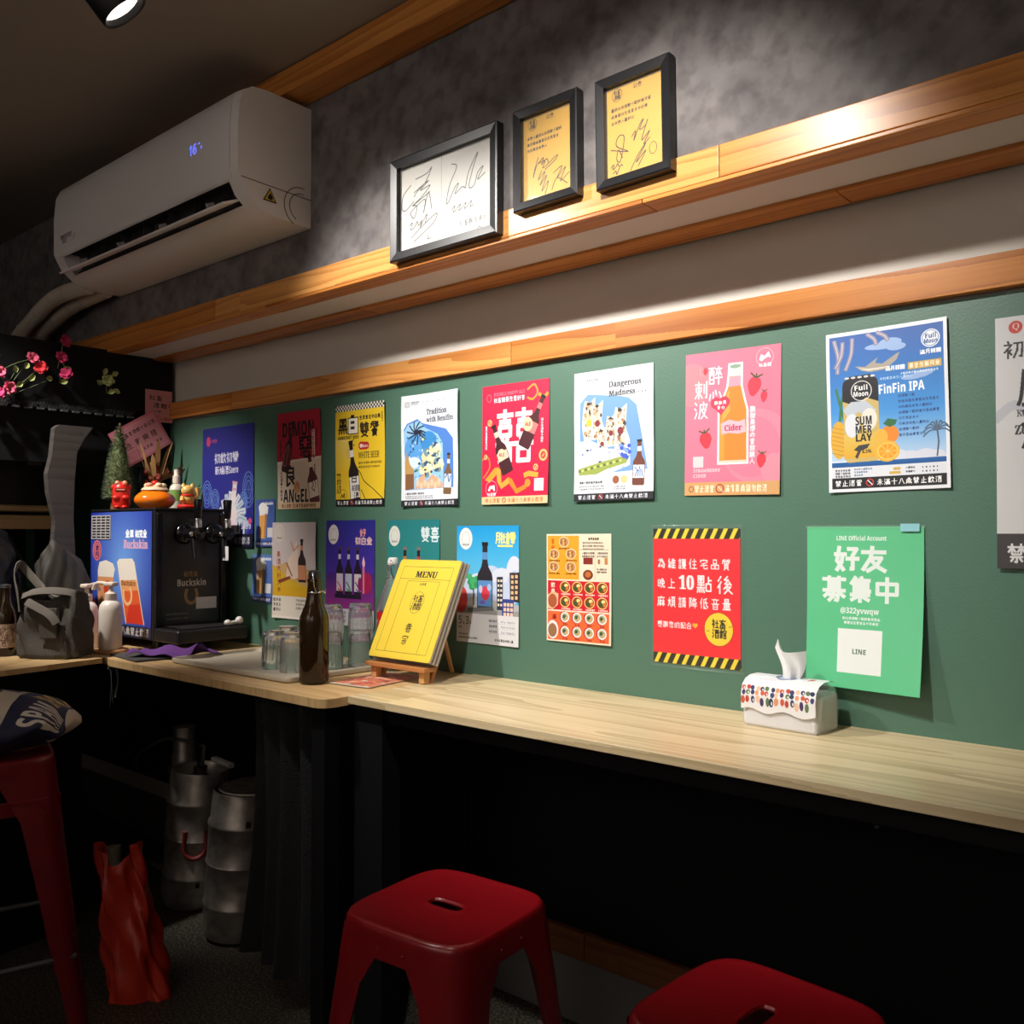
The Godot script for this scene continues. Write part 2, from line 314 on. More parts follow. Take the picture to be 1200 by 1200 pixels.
	"燒": "@火 0 5 40 92;@堯 40 0 60 100", "柏": "@木 0 0 46 100;@白 48 5 52 92", "社": "@礻 0 0 46 100;@土 46 5 54 92", "館": "@食 0 0 48 100;@官 48 0 52 100", "意": "@音 5 0 90 64;@心 8 62 84 38", "隆": "@阝 0 0 34 100;@夆 34 0 66 100",
	"精": "@米 0 0 42 100;@青 44 0 56 100", "釀": "@酉 0 0 42 100;@襄 43 0 57 100", "香": "@木 5 0 90 58;@日 22 56 56 44", "甜": "@舌 0 0 48 100;@甘 50 5 50 90", "酸": "@酉 0 0 45 100;@夋 46 0 54 100", "誘": "@言 0 0 40 100;@秀 42 0 58 100",
}
const FILLER := "酒好品生中未初新金車克白告公十月意香果人合配音住主友量"
var fonts := {}
var fillers := 0

func img(w: int, h: int, col: Color) -> Image:
	var im := Image.create_empty(w, h, false, Image.FORMAT_RGBA8)
	im.fill(col)
	return im
func R(im: Image, x: float, y: float, w: float, h: float, col: Color):
	im.fill_rect(Rect2i(int(x), int(y), maxi(1, int(w)), maxi(1, int(h))), col)
func PG(im: Image, p: Array, col: Color):
	var q := PackedVector2Array()
	for i in range(0, p.size(), 2): q.append(Vector2(p[i], p[i + 1]))
	PV(im, q, col)
func PV(im: Image, q: PackedVector2Array, col: Color):
	var lo := 1e9; var hi := -1e9
	for a in q: lo = minf(lo, a.y); hi = maxf(hi, a.y)
	var m := q.size()
	for y in range(maxi(0, int(lo)), mini(im.get_height() - 1, int(hi)) + 1):
		var yy := y + 0.5
		var xs := []
		for i in m:
			var a := q[i]; var b := q[(i + 1) % m]
			if (a.y <= yy) != (b.y <= yy): xs.append(a.x + (yy - a.y) / (b.y - a.y) * (b.x - a.x))
		xs.sort()
		for k in range(0, xs.size() - 1, 2):
			var x0 := int(round(xs[k])); var x1 := int(round(xs[k + 1]))
			if x1 > x0: im.fill_rect(Rect2i(x0, y, x1 - x0, 1), col)
func LN(im: Image, p: Array, w: float, col: Color):
	var q := PackedVector2Array()
	for i in range(0, p.size(), 2): q.append(Vector2(p[i], p[i + 1]))
	LV(im, q, w, col)
func LV(im: Image, q: PackedVector2Array, w: float, col: Color):
	for i in q.size() - 1:
		var d := q[i + 1] - q[i]
		if d.length() < 0.01: continue
		d = d.normalized()
		var s := Vector2(-d.y, d.x) * w / 2.0
		var e := d * w * 0.3
		PV(im, PackedVector2Array([q[i] - e + s, q[i + 1] + e + s, q[i + 1] + e - s, q[i] - e - s]), col)
func EL(im: Image, cx: float, cy: float, rx: float, ry: float, col: Color):
	for y in range(maxi(0, int(cy - ry)), mini(im.get_height() - 1, int(cy + ry)) + 1):
		var t := (y + 0.5 - cy) / ry
		if absf(t) < 1.0:
			var hw := rx * sqrt(1.0 - t * t)
			R(im, cx - hw, y, 2 * hw, 1, col)
func RG(im: Image, cx: float, cy: float, rx: float, ry: float, w: float, col: Color):
	var q := PackedVector2Array()
	for i in 29: q.append(Vector2(cx + cos(TAU * i / 28) * rx, cy + sin(TAU * i / 28) * ry))
	LV(im, q, w, col)
func GR(im: Image, x: float, y0: float, w: float, y1: float, a: Color, b: Color):
	for y in range(int(y0), int(y1)): R(im, x, y, w, 1, a.lerp(b, (y - y0) / (y1 - y0)))
func CV(im: Image, p: Array, w: float, col: Color):
	# smooth pen stroke through points
	var q := []
	for i in range(0, p.size(), 2): q.append(Vector2(p[i], p[i + 1]))
	var o := PackedVector2Array()
	for i in q.size() - 1:
		for k in 6: o.append(q[i].cubic_interpolate(q[i + 1], q[maxi(i - 1, 0)], q[mini(i + 2, q.size() - 1)], k / 6.0))
	o.append(q[-1])
	LV(im, o, w, col)
func glyph(im: Image, ch: String, o: Vector2, s: Vector2, w: float, col: Color):
	if not GLYPH.has(ch): return
	for st in GLYPH[ch].split(";"):
		if st.begins_with("@"):
			var a: PackedStringArray = st.substr(1).split(" ")
			glyph(im, a[0], o + Vector2(float(a[1]), float(a[2])) * s / 100.0, s * Vector2(float(a[3]), float(a[4])) / 100.0, w, col)
			continue
		var q := PackedVector2Array()
		for pt in st.split(" "):
			var xy: PackedStringArray = pt.split(",")
			q.append(o + Vector2(float(xy[0]), float(xy[1])) * s / 100.0)
		LV(im, q, w, col)
func CJ(im: Image, s: String, x: float, y: float, w: float, h: float, thick: float, col: Color, step := -1.0, down := false):
	if step < 0: step = (h if down else w) * 1.12
	for ch in s:
		if ch == " ": pass
		elif GLYPH.has(ch): glyph(im, ch, Vector2(x, y), Vector2(w, h), thick, col)
		else: TX(im, ch, x + w * 0.1, y, w * 0.8, h, col, "sans_bold")
		if down: y += step
		else: x += step
func FZ(im: Image, x: float, y: float, n: int, size: float, thick: float, col: Color, down := false):
	# a line of print too small to read
	for k in n:
		fillers += 7
		glyph(im, FILLER[fillers % FILLER.length()], Vector2(x, y), Vector2(size, size), thick, col)
		if down: y += size * 1.15
		else: x += size * 1.15
func line_image(s: String, col: Color, font: String) -> Image:
	var ts := TextServerManager.get_primary_interface()
	if not fonts.has(font):
		var f := SystemFont.new()
		f.font_names = PackedStringArray(["Droid Serif" if font.begins_with("serif") else "Droid Sans Mono" if font.begins_with("mono") else "Droid Sans"])
		f.font_weight = 700 if font.ends_with("bold") else 400
		fonts[font] = f
	var r: RID = fonts[font].get_rids()[0]
	var sz := Vector2i(64, 0)
	var im := Image.create_empty(64 * (s.length() + 1), 110, false, Image.FORMAT_RGBA8)
	im.fill(Color(col, 0.0))
	var x := 8.0
	for ch in s:
		var gi := ts.font_get_glyph_index(r, 64, ch.unicode_at(0), 0)
		ts.font_render_glyph(r, sz, gi)
		var q := ts.font_get_glyph_uv_rect(r, sz, gi)
		if q.size.x > 0:
			var at: Image = ts.font_get_texture_image(r, sz, ts.font_get_glyph_texture_idx(r, sz, gi)).get_region(Rect2i(q))
			at.convert(Image.FORMAT_RGBA8)
			var ink := Image.create_empty(at.get_width(), at.get_height(), false, Image.FORMAT_RGBA8)
			ink.fill(col)
			im.blend_rect_mask(ink, at, Rect2i(Vector2i.ZERO, at.get_size()), Vector2i(Vector2(x, 76) + ts.font_get_glyph_offset(r, sz, gi)))
		x += ts.font_get_glyph_advance(r, 64, gi).x
	return im.get_region(im.get_used_rect())
func TX(im: Image, s: String, x: float, y: float, w: float, h: float, col: Color, font := "sans_bold", turn := 0):
	var t := line_image(s, col, font)
	if turn == 1: t.rotate_90(CLOCKWISE)
	if turn == -1: t.rotate_90(COUNTERCLOCKWISE)
	t.resize(maxi(1, int(w)), maxi(1, int(h)), Image.INTERPOLATE_BILINEAR)
	im.blend_rect(t, Rect2i(Vector2i.ZERO, t.get_size()), Vector2i(int(x), int(y)))
	if font == "serif_bold": im.blend_rect(t, Rect2i(Vector2i.ZERO, t.get_size()), Vector2i(int(x) + maxi(1, int(h / 18.0)), int(y)))
func BO(im: Image, cx: float, cy: float, w: float, h: float, deg: float, col: Color, lab: Color, cap := Color.BLACK, lab0 := 0.58, lab1 := 0.88):
	# a printed long-neck bottle, centre cx, cy
	var f := func(pts: Array) -> PackedVector2Array:
		var o := PackedVector2Array()
		for p in pts: o.append(Vector2(cx, cy) + (Vector2(p[0] * w, (p[1] - 0.5) * h)).rotated(deg_to_rad(deg)))
		return o
	PV(im, f.call([[-0.16, 0.0], [0.16, 0.0], [0.17, 0.28], [0.24, 0.36], [0.46, 0.46], [0.5, 0.52], [0.5, 0.96], [0.44, 1.0], [-0.44, 1.0], [-0.5, 0.96], [-0.5, 0.52], [-0.46, 0.46], [-0.24, 0.36], [-0.17, 0.28]]), col)
	PV(im, f.call([[-0.2, -0.01], [0.2, -0.01], [0.2, 0.045], [-0.2, 0.045]]), cap)
	PV(im, f.call([[-0.46, lab0], [0.46, lab0], [0.46, lab1], [-0.46, lab1]]), lab)
	PV(im, f.call([[-0.17, 0.14], [0.17, 0.14], [0.18, 0.25], [-0.18, 0.25]]), lab)
func SB(im: Image, x: float, y: float, w: float, h: float, red: Color, deg := 0.0):
	# strawberry
	var o := PackedVector2Array()
	for i in 20:
		var a := TAU * i / 20
		var r := 1.0 if sin(a) < 0 else 1.0 - 0.25 * sin(a) * absf(cos(a))
		o.append(Vector2(x, y) + Vector2(cos(a) * w / 2 * r * (1.0 - 0.2 * sin(a)), sin(a) * h / 2).rotated(deg_to_rad(deg)))
	PV(im, o, red)
	for k in 5: LV(im, PackedVector2Array([Vector2(x, y) + Vector2(0, -h * 0.45).rotated(deg_to_rad(deg)), Vector2(x, y) + Vector2((k - 2) * w * 0.22, -h * 0.4 - h * 0.12 * (1 if k % 2 else 2)).rotated(deg_to_rad(deg))]), w * 0.12, c3(70, 75, 50))
func tex(im: Image) -> ImageTexture: return ImageTexture.create_from_image(im)

# ---------- the prints ----------
func warn_strip(im: Image, y: float, h: float, back: Color, ink: Color, s := "禁止酒駕  未滿十八歲禁止飲酒", x0 := 24.0):
	R(im, 0, y, im.get_width(), h, back)
	var n := s.length()
	var step := (im.get_width() - 2 * x0) / n
	CJ(im, s, x0, y + h * 0.22, step * 0.8, h * 0.56, 2.6, ink, step)
	var k := s.find(" ")
	if k > 0:
		EL(im, x0 + step * (k + 1), y + h * 0.5, h * 0.36, h * 0.36, c3(200, 60, 60) if back.v < 0.5 else c3(170, 60, 50))
		EL(im, x0 + step * (k + 1), y + h * 0.5, h * 0.26, h * 0.26, back)
		LN(im, [x0 + step * (k + 1) - h * 0.2, y + h * 0.3, x0 + step * (k + 1) + h * 0.2, y + h * 0.7], 3, ink)
func pr_finfin() -> Image:
	var W := 420; var H := 594
	var im := img(W, H, c3(235, 238, 245))
	GR(im, 12, 14, 396, 300, c3(28, 88, 170), c3(70, 150, 222))
	GR(im, 12, 300, 396, 480, c3(70, 150, 222), c3(190, 214, 240))
	for b in [[230, 60, 40, 16], [200, 70, 60, 12], [250, 78, 34, 14], [330, 190, 30, 10], [350, 184, 24, 10], [300, 196, 36, 8]]: EL(im, b[0], b[1], b[2], b[3], c3(150, 180, 225))
	for b in [[250, 470, 30, 22], [290, 474, 40, 18], [340, 472, 36, 20], [380, 474, 26, 16]]: EL(im, b[0], b[1], b[2], b[3], c3(215, 220, 235))
	GR(im, 12, 484, 396, 502, c3(24, 100, 170), c3(30, 84, 150))
	R(im, 12, 502, 396, 40, c3(225, 230, 238))
	for f in [[30, 30, 40, 150], [60, 40, 34, 130], [95, 30, 70, 140], [150, 20, 180, 60], [185, 18, 220, 50]]:
		CV(im, [f[0], f[1], (f[0] + f[2]) / 2.0 + 8, (f[1] + f[3]) / 2.0, f[2], f[3]], 15, c3(140, 135, 165))
		CV(im, [f[0], f[1], (f[0] + f[2]) / 2.0 + 8, (f[1] + f[3]) / 2.0, f[2], f[3]], 4, c3(200, 190, 190))
	PG(im, [104, 132, 140, 138, 186, 108, 176, 128, 200, 134, 250, 104, 262, 100, 250, 126, 222, 148, 240, 164, 204, 156, 160, 160, 128, 152], c3(168, 160, 150))
	PG(im, [112, 140, 150, 146, 200, 146, 224, 146, 200, 152, 150, 154], c3(222, 215, 200))
	EL(im, 366, 66, 32, 32, c3(235, 238, 245)); EL(im, 366, 66, 28, 28, c3(34, 92, 172)); EL(im, 366, 66, 26, 26, c3(235, 238, 245))
	TX(im, "Full", 348, 48, 36, 18, c3(30, 80, 150), "sans_bold"); TX(im, "Moon", 344, 68, 44, 16, c3(30, 80, 150), "sans_bold")
	CJ(im, "滿月精釀", 330, 104, 16, 16, 2.6, Color.WHITE)
	CJ(im, "滿月精釀", 212, 146, 15, 17, 2.6, Color.WHITE)
	R(im, 288, 142, 112, 26, c3(205, 170, 90)); CJ(im, "果香生新月金", 292, 146, 15, 17, 2.4, c3(245, 235, 210), 17.5)
	FZ(im, 262, 174, 14, 8, 1.4, c3(220, 230, 245))
	for x in [44, 60, 76, 92]: CV(im, [x, 330, x - 16 + (x % 3) * 12, 260, x - 26 + (x % 5) * 12, 210], 9, c3(60, 120, 80))
	EL(im, 40, 400, 30, 70, c3(222, 172, 60)); for k in 7: LN(im, [14, 350 + k * 16, 66, 366 + k * 16], 2, c3(180, 125, 40))
	PG(im, [60, 186, 84, 168, 156, 166, 180, 184, 184, 200, 184, 470, 176, 484, 70, 486, 58, 470, 56, 204], c3(205, 180, 110))
	GR(im, 57, 380, 127, 470, c3(220, 190, 100), c3(226, 172, 50))
	PG(im, [56, 204, 60, 186, 84, 168, 156, 166, 180, 184, 184, 200, 184, 268, 140, 250, 100, 276, 56, 258], c3(30, 30, 38))
	for k in 5: EL(im, 74 + k * 23, 173, 9, 4, c3(215, 215, 215))
	RG(im, 124, 224, 36, 36, 3, c3(235, 235, 235)); TX(im, "Full", 100, 202, 46, 20, Color.WHITE); TX(im, "Moon", 96, 226, 52, 18, Color.WHITE)
	PG(im, [56, 290, 86, 262, 140, 262, 176, 300, 150, 320, 110, 300, 80, 330], c3(190, 200, 212))
	EL(im, 150, 330, 28, 40, c3(232, 226, 215)); EL(im, 88, 350, 26, 44, c3(222, 226, 235))
	TX(im, "SUM", 100, 318, 58, 32, c3(25, 30, 40)); TX(im, "MER", 100, 352, 58, 28, c3(25, 30, 40)); TX(im, "LAY", 100, 382, 58, 28, c3(25, 30, 40))
	PG(im, [92, 440, 110, 424, 150, 420, 140, 436, 118, 444, 104, 474, 96, 466, 106, 446], c3(60, 60, 66))
	TX(im, "6.5%", 122, 440, 32, 14, c3(60, 50, 30))
	TX(im, "FinFin IPA", 186, 208, 156, 36, Color.WHITE)
	FZ(im, 190, 184, 10, 10, 1.4, c3(190, 215, 245))
	var ws := [8, 15, 13, 15, 9, 12, 9, 11]
	for k in 8: FZ(im, 252, 252 + k * 20, ws[k] - 3, 10, 1.5, c3(40, 70, 130))
	EL(im, 220, 392, 32, 32, c3(236, 140, 50)); PG(im, [198, 352, 214, 334, 246, 342, 240, 358, 220, 366], c3(50, 110, 70))
	EL(im, 190, 400, 24, 30, c3(240, 180, 70)); EL(im, 210, 452, 44, 38, c3(240, 180, 60)); EL(im, 212, 452, 36, 31, c3(248, 205, 110)); EL(im, 212, 452, 32, 27, c3(238, 160, 30))
	for k in 8: LN(im, [212, 452, 212 + cos(k * 0.785) * 31, 452 + sin(k * 0.785) * 26], 2, c3(250, 210, 130))
	LN(im, [378, 480, 384, 430, 380, 390], 5, c3(70, 80, 100))
	for k in 9:
		var a := PI + k * PI / 7 - 0.3
		CV(im, [380, 390, 380 + cos(a) * 26, 384 + sin(a) * 26, 380 + cos(a) * 48, 400 + sin(a) * 34], 5, c3(80, 100, 125))
	for k in 3: FZ(im, 24, 510 + k * 11, 6, 8, 1.4, c3(60, 60, 70)); FZ(im, 92, 508 + k * 11, 8 - k * 2, 7, 1.2, c3(90, 110, 150))
	for k in 2:
		R(im, 230 - k * 14, 512 + k * 14, 24 + k * 14, 10, c3(215, 175, 90)); FZ(im, 272, 512 + k * 14, 4, 7, 1.3, c3(60, 60, 70))
		for j in 5: EL(im, 330 + j * 12, 517 + k * 14, 3 if j % 2 else 2, 3, c3(50, 50, 60))
	warn_strip(im, 542, 40, c3(30, 30, 36), Color.WHITE)
	R(im, 0, 542, 12, 52, c3(235, 238, 245)); R(im, 408, 542, 12, 52, c3(235, 238, 245))
	return im
func pr_collage(one: bool) -> Image:
	var im := img(420, 594, c3(226, 230, 238))
	var ink := c3(40, 44, 54)
	R(im, 26, 34, 36, 30, c3(200, 204, 210)); RG(im, 44, 50, 16, 14, 2, c3(140, 144, 150)); FZ(im, 70, 36, 6, 9, 1.6, c3(90, 94, 104)); FZ(im, 70, 48, 8, 6, 1.2, c3(130, 134, 144))
	LN(im, [150, 46, 400, 40], 1.5, c3(110, 114, 124)); LN(im, [176, 56, 400, 52], 1.5, c3(150, 154, 164))
	if one:
		PG(im, [34, 142, 76, 104, 250, 128, 296, 140, 336, 176, 352, 260, 390, 462, 28, 476], c3(112, 158, 214))
		TX(im, "Dangerous", 190, 58, 168, 34, ink, "serif_bold"); TX(im, "Madness", 190, 98, 138, 27, ink, "serif_bold"); TX(im, ". . .", 342, 116, 42, 6, ink)
		for f in [[82, 190, 1.05], [128, 200, 0.95], [250, 236, 1.1], [200, 256, 0.8], [152, 306, 0.72]]:
			var s: float = f[2]
			PG(im, [f[0] - 30 * s, f[1] - 20 * s, f[0] - 20 * s, f[1] - 56 * s, f[0] - 6 * s, f[1] - 44 * s, f[0] + 12 * s, f[1] - 50 * s, f[0] + 34 * s, f[1] - 66 * s, f[0] + 30 * s, f[1] - 20 * s, f[0] + 26 * s, f[1] + 30 * s, f[0] + 44 * s, f[1] + 80 * s, f[0] + 34 * s, f[1] + 116 * s, f[0] - 26 * s, f[1] + 122 * s, f[0] - 36 * s, f[1] + 60 * s], c3(228, 224, 206))
			for k in 46:
				rng.seed = int(f[0] * 7) + k * 13
				var py := rng.randf()
				var px := (rng.randf() - 0.5) * (0.9 - 0.35 * absf(py - 0.45))
				EL(im, f[0] + px * 56 * s, f[1] - 44 * s + py * 150 * s, (2 + rng.randf() * 7) * s, (3 + rng.randf() * 10) * s, [c3(206, 170, 138), c3(186, 146, 116), c3(70, 56, 50), c3(222, 190, 160), c3(236, 230, 214), c3(150, 110, 86)][k % 6])
			EL(im, f[0], f[1] - 30 * s, 9 * s, 12 * s, c3(196, 156, 126)); EL(im, f[0], f[1] - 40 * s, 11 * s, 7 * s, c3(56, 46, 42))
			EL(im, f[0] + 2 * s, f[1] + 44 * s, 15 * s, 16 * s, c3(214, 190, 60) if f[2] == 1.05 else c3(130, 50, 56))
		PG(im, [22, 320, 90, 316, 180, 360, 250, 366, 300, 330, 300, 440, 200, 470, 26, 472], c3(222, 226, 236))
		for k in 26:
			rng.seed = k + 5
			EL(im, 30 + rng.randf() * 260, 340 + rng.randf() * 110, 2 + rng.randf() * 8, 2 + rng.randf() * 4, [c3(90, 110, 190), c3(150, 180, 226), c3(60, 70, 100), c3(200, 206, 190)][k % 4])
		PG(im, [22, 446, 140, 420, 250, 400, 300, 396, 280, 430, 180, 452, 120, 474, 26, 474], c3(150, 165, 80))
		for k in 14: EL(im, 30 + k * 17, 456 - k * 3, 7, 6, c3(196, 206, 120) if k % 2 else c3(90, 110, 60))
		for k in 12: EL(im, 250 + (k * 37) % 50, 350 + (k * 23) % 60, 10, 9, c3(60, 90, 200) if k % 3 else c3(130, 160, 230))
		EL(im, 228, 502, 18, 18, c3(150, 90, 60)); EL(im, 272, 502, 18, 18, c3(210, 196, 140))
		FZ(im, 30, 504, 10, 11, 2.0, ink)
		for k in 2: FZ(im, 30, 524 + k * 12, 15, 8, 1.3, c3(110, 114, 124)); FZ(im, 214, 530 + k * 10, 8, 7, 1.2, c3(130, 134, 144))
		BO(im, 346, 432, 62, 200, 2, c3(110, 60, 46), c3(214, 222, 232), c3(36, 34, 40), 0.55, 0.84)
		for k in 4: CV(im, [324 + k * 12, 450 + (k % 2) * 20, 336 + k * 8, 466, 326 + k * 13, 492], 4, c3(70, 110, 180))
	else:
		TX(im, "Tradition", 186, 82, 150, 32, c3(60, 66, 84), "serif_bold"); TX(im, "with Benifits", 186, 124, 200, 30, c3(60, 66, 84), "serif_bold")
		PG(im, [20, 180, 44, 150, 120, 130, 160, 156, 330, 196, 384, 250, 386, 500, 30, 506], c3(80, 130, 210))
		PG(im, [22, 190, 50, 156, 130, 140, 176, 180, 270, 220, 306, 270, 310, 500, 26, 504], c3(150, 200, 240))
		EL(im, 100, 300, 78, 90, c3(90, 160, 226)); EL(im, 200, 250, 60, 50, c3(60, 140, 210)); EL(im, 90, 360, 50, 30, c3(210, 228, 242))
		for k in 12:
			var a := k * 0.6
			CV(im, [110, 200, 110 + cos(a) * 30, 200 + sin(a) * 26, 110 + cos(a + 0.3) * 66, 204 + sin(a + 0.3) * 60], 8, c3(30, 36, 60))
		for f in [[215, 345, 70], [250, 300, 46], [180, 400, 50], [270, 380, 44]]:
			for k in 9: EL(im, f[0] + cos(k * 0.7) * f[2] * 0.6, f[1] + sin(k * 0.7) * f[2] * 0.55, f[2] * 0.42, f[2] * 0.34, [c3(236, 232, 206), c3(226, 216, 170), c3(120, 150, 160), c3(60, 90, 120)][k % 4])
			EL(im, f[0], f[1], f[2] * 0.4, f[2] * 0.36, c3(238, 226, 180))
		for k in 90:
			rng.seed = 2000 + k
			EL(im, 40 + rng.randf() * 255, 220 + rng.randf() * 250, 2 + rng.randf() * 8, 2 + rng.randf() * 6, [c3(40, 70, 110), c3(90, 130, 90), c3(236, 230, 200), c3(60, 140, 210), c3(222, 226, 236), c3(30, 44, 66)][k % 6])
		PG(im, [24, 360, 40, 300, 60, 370, 90, 400, 92, 500, 26, 504], c3(190, 150, 90)); PG(im, [30, 420, 88, 420, 90, 500, 30, 504], c3(130, 90, 60))
		PG(im, [100, 500, 130, 440, 170, 420, 180, 470, 220, 430, 260, 440, 306, 480, 306, 500], c3(214, 170, 140))
		for k in 7: EL(im, 120 + k * 26, 470 + (k % 2) * 14, 12, 18, c3(236, 200, 170))
		FZ(im, 30, 520, 12, 10, 1.8, ink); for k in 2: FZ(im, 30, 536 + k * 10, 22, 8, 1.2, c3(130, 134, 144))
		BO(im, 344, 430, 60, 210, 3, c3(120, 90, 60), c3(206, 218, 232), c3(40, 40, 50), 0.5, 0.84)
		CV(im, [322, 450, 340, 430, 350, 470, 366, 440], 6, c3(60, 100, 170))
	warn_strip(im, 560, 34, c3(36, 38, 48), c3(220, 222, 230))
	return im
func pr_xi() -> Image:
	var im := img(420, 594, c3(212, 22, 66))
	var w := c3(240, 226, 230)
	CV(im, [290, 40, 330, 20, 350, 60, 320, 90, 290, 80], 10, c3(222, 140, 60)); CV(im, [360, 70, 390, 84, 410, 70], 16, c3(228, 150, 60))
	RG(im, 44, 62, 14, 18, 3, c3(235, 120, 130)); TX(im, "DOUBLE HAPPY ALE", 76, 38, 196, 18, c3(230, 110, 130)); CJ(im, "社畜館果生意好香", 76, 64, 22, 24, 3.4, w, 25)
	CJ(im, "囍", 92, 130, 230, 260, 24, w)
	BO(im, 326, 200, 74, 270, 27, c3(70, 26, 34), c3(226, 120, 120), c3(30, 14, 18), 0.5, 0.7); BO(im, 122, 322, 74, 260, -22, c3(64, 24, 32), c3(232, 190, 170), c3(40, 16, 20), 0.55, 0.72)
	EL(im, 292, 210, 30, 34, c3(236, 190, 160)); EL(im, 128, 350, 26, 30, c3(236, 200, 170)); TX(im, "ALE", 110, 340, 36, 18, c3(180, 40, 50)); TX(im, "ALE", 274, 200, 36, 18, c3(180, 40, 50))
	FZ(im, 372, 186, 8, 13, 2.2, w, true); FZ(im, 20, 200, 8, 13, 2.2, w, true)
	CV(im, [0, 370, 40, 360, 50, 410, 10, 460], 8, c3(226, 120, 60))
	PG(im, [20, 470, 84, 412, 110, 410, 116, 430, 50, 486], c3(230, 150, 50)); PG(im, [96, 420, 122, 420, 130, 490, 176, 460, 184, 490, 128, 520, 100, 480], c3(232, 160, 60)); PG(im, [170, 462, 196, 470, 230, 520, 280, 500, 290, 520, 226, 546, 184, 500], c3(224, 130, 40))
	PG(im, [268, 446, 300, 436, 360, 446, 358, 470, 300, 462, 274, 470], c3(234, 160, 60)); EL(im, 296, 494, 18, 20, c3(226, 140, 50))
	for c in [[50, 186, 15], [388, 364, 26], [344, 420, 15], [24, 356, 12]]:
		EL(im, c[0], c[1], c[2], c[2] * 1.1, c3(236, 180, 110)); EL(im, c[0], c[1], c[2] * 0.6, c[2] * 0.7, c3(212, 60, 70)); LN(im, [c[0] - 5, c[1] + 6, c[0] + 5, c[1] - 6], 5, c3(236, 190, 130))
	R(im, 336, 474, 58, 60, c3(232, 210, 215))
	RG(im, 64, 516, 38, 40, 2.5, c3(235, 170, 180)); PG(im, [40, 524, 52, 502, 84, 498, 88, 526, 78, 528, 72, 516, 58, 518, 52, 530], w); CJ(im, "社畜館", 38, 536, 16, 15, 3, w, 19)
	warn_strip(im, 556, 38, c3(226, 196, 150), c3(200, 110, 60))
	return im
func pr_pink() -> Image:
	var im := img(420, 594, c3(250, 116, 142))
	var w := c3(250, 232, 236)
	EL(im, 30, 130, 80, 90, c3(250, 128, 140)); EL(im, 320, 400, 150, 150, c3(250, 130, 152)); EL(im, 300, 400, 118, 124, c3(250, 120, 146)); EL(im, 400, 490, 60, 60, c3(250, 136, 156))
	CJ(im, "醉心", 106, 62, 62, 74, 6, w, 84, true); CJ(im, "刺波", 42, 118, 62, 74, 6, w, 84, true)
	SB(im, 92, 80, 20, 28, c3(226, 50, 66)); CV(im, [70, 60, 66, 80, 74, 96], 3, c3(246, 160, 160))
	RG(im, 352, 46, 36, 36, 2, c3(246, 190, 196)); PG(im, [328, 56, 336, 34, 352, 42, 368, 24, 378, 52, 366, 46, 350, 54, 340, 62], w); CJ(im, "社畜館", 328, 70, 15, 14, 2.6, w, 18)
	# the tall orange bottle with its white cut-out line
	for e in [0, 1]:
		var o: int = 9 - 9 * int(e)
		PG(im, [204 - o, 64 - o, 250 + o, 64 - o, 250 + o, 92, 250 + o, 150, 262 + o, 200, 276 + o, 250, 278 + o, 460 + o, 158 - o, 460 + o, 158 - o, 250, 176 - o, 200, 196 - o, 150, 202 - o, 92], w if e == 0 else c3(238, 130, 40))
	PG(im, [203, 66, 251, 66, 250, 110, 201, 110], c3(206, 214, 206)); EL(im, 227, 70, 24, 8, c3(130, 160, 140)); PG(im, [201, 112, 250, 110, 250, 150, 196, 152], c3(244, 150, 170))
	PG(im, [176, 214, 200, 160, 204, 250, 166, 300], c3(246, 160, 70)); R(im, 160, 300, 20, 150, c3(246, 150, 56)); R(im, 160, 452, 116, 10, c3(210, 200, 180))
	PG(im, [164, 300, 200, 286, 240, 296, 270, 288, 274, 340, 240, 346, 200, 340, 166, 346], c3(246, 176, 190)); TX(im, "Cider", 180, 306, 76, 26, c3(190, 40, 90), "serif_bold")
	# heart
	EL(im, 142, 214, 24, 24, c3(232, 50, 80)); EL(im, 180, 212, 24, 24, c3(232, 50, 80)); PG(im, [119, 220, 203, 218, 164, 266], c3(232, 50, 80)); CJ(im, "酸甜果", 134, 206, 15, 14, 2.6, w, 19); CJ(im, "香心", 146, 226, 15, 14, 2.6, w, 19)
	SB(im, 308, 160, 56, 80, c3(232, 50, 72), 12); SB(im, 350, 204, 28, 46, c3(232, 50, 72), 5); SB(im, 96, 366, 54, 70, c3(228, 48, 66), -10); SB(im, 342, 458, 38, 58, c3(228, 48, 66), 6)
	CJ(im, "酸甜果感の香甜誘人", 292, 238, 22, 23, 3.2, w, 26, true)
	R(im, 38, 432, 48, 46, c3(246, 200, 206)); TX(im, "STRAWBERRY", 40, 484, 124, 14, c3(250, 190, 200)); TX(im, "CIDER", 40, 506, 60, 14, c3(250, 190, 200))
	warn_strip(im, 540, 54, c3(206, 156, 100), c3(246, 226, 200), "禁止酒駕 未滿18歲請勿飲酒", 48)
	EL(im, 32, 568, 12, 13, c3(120, 60, 50)); EL(im, 32, 568, 9, 10, c3(206, 156, 100))
	return im
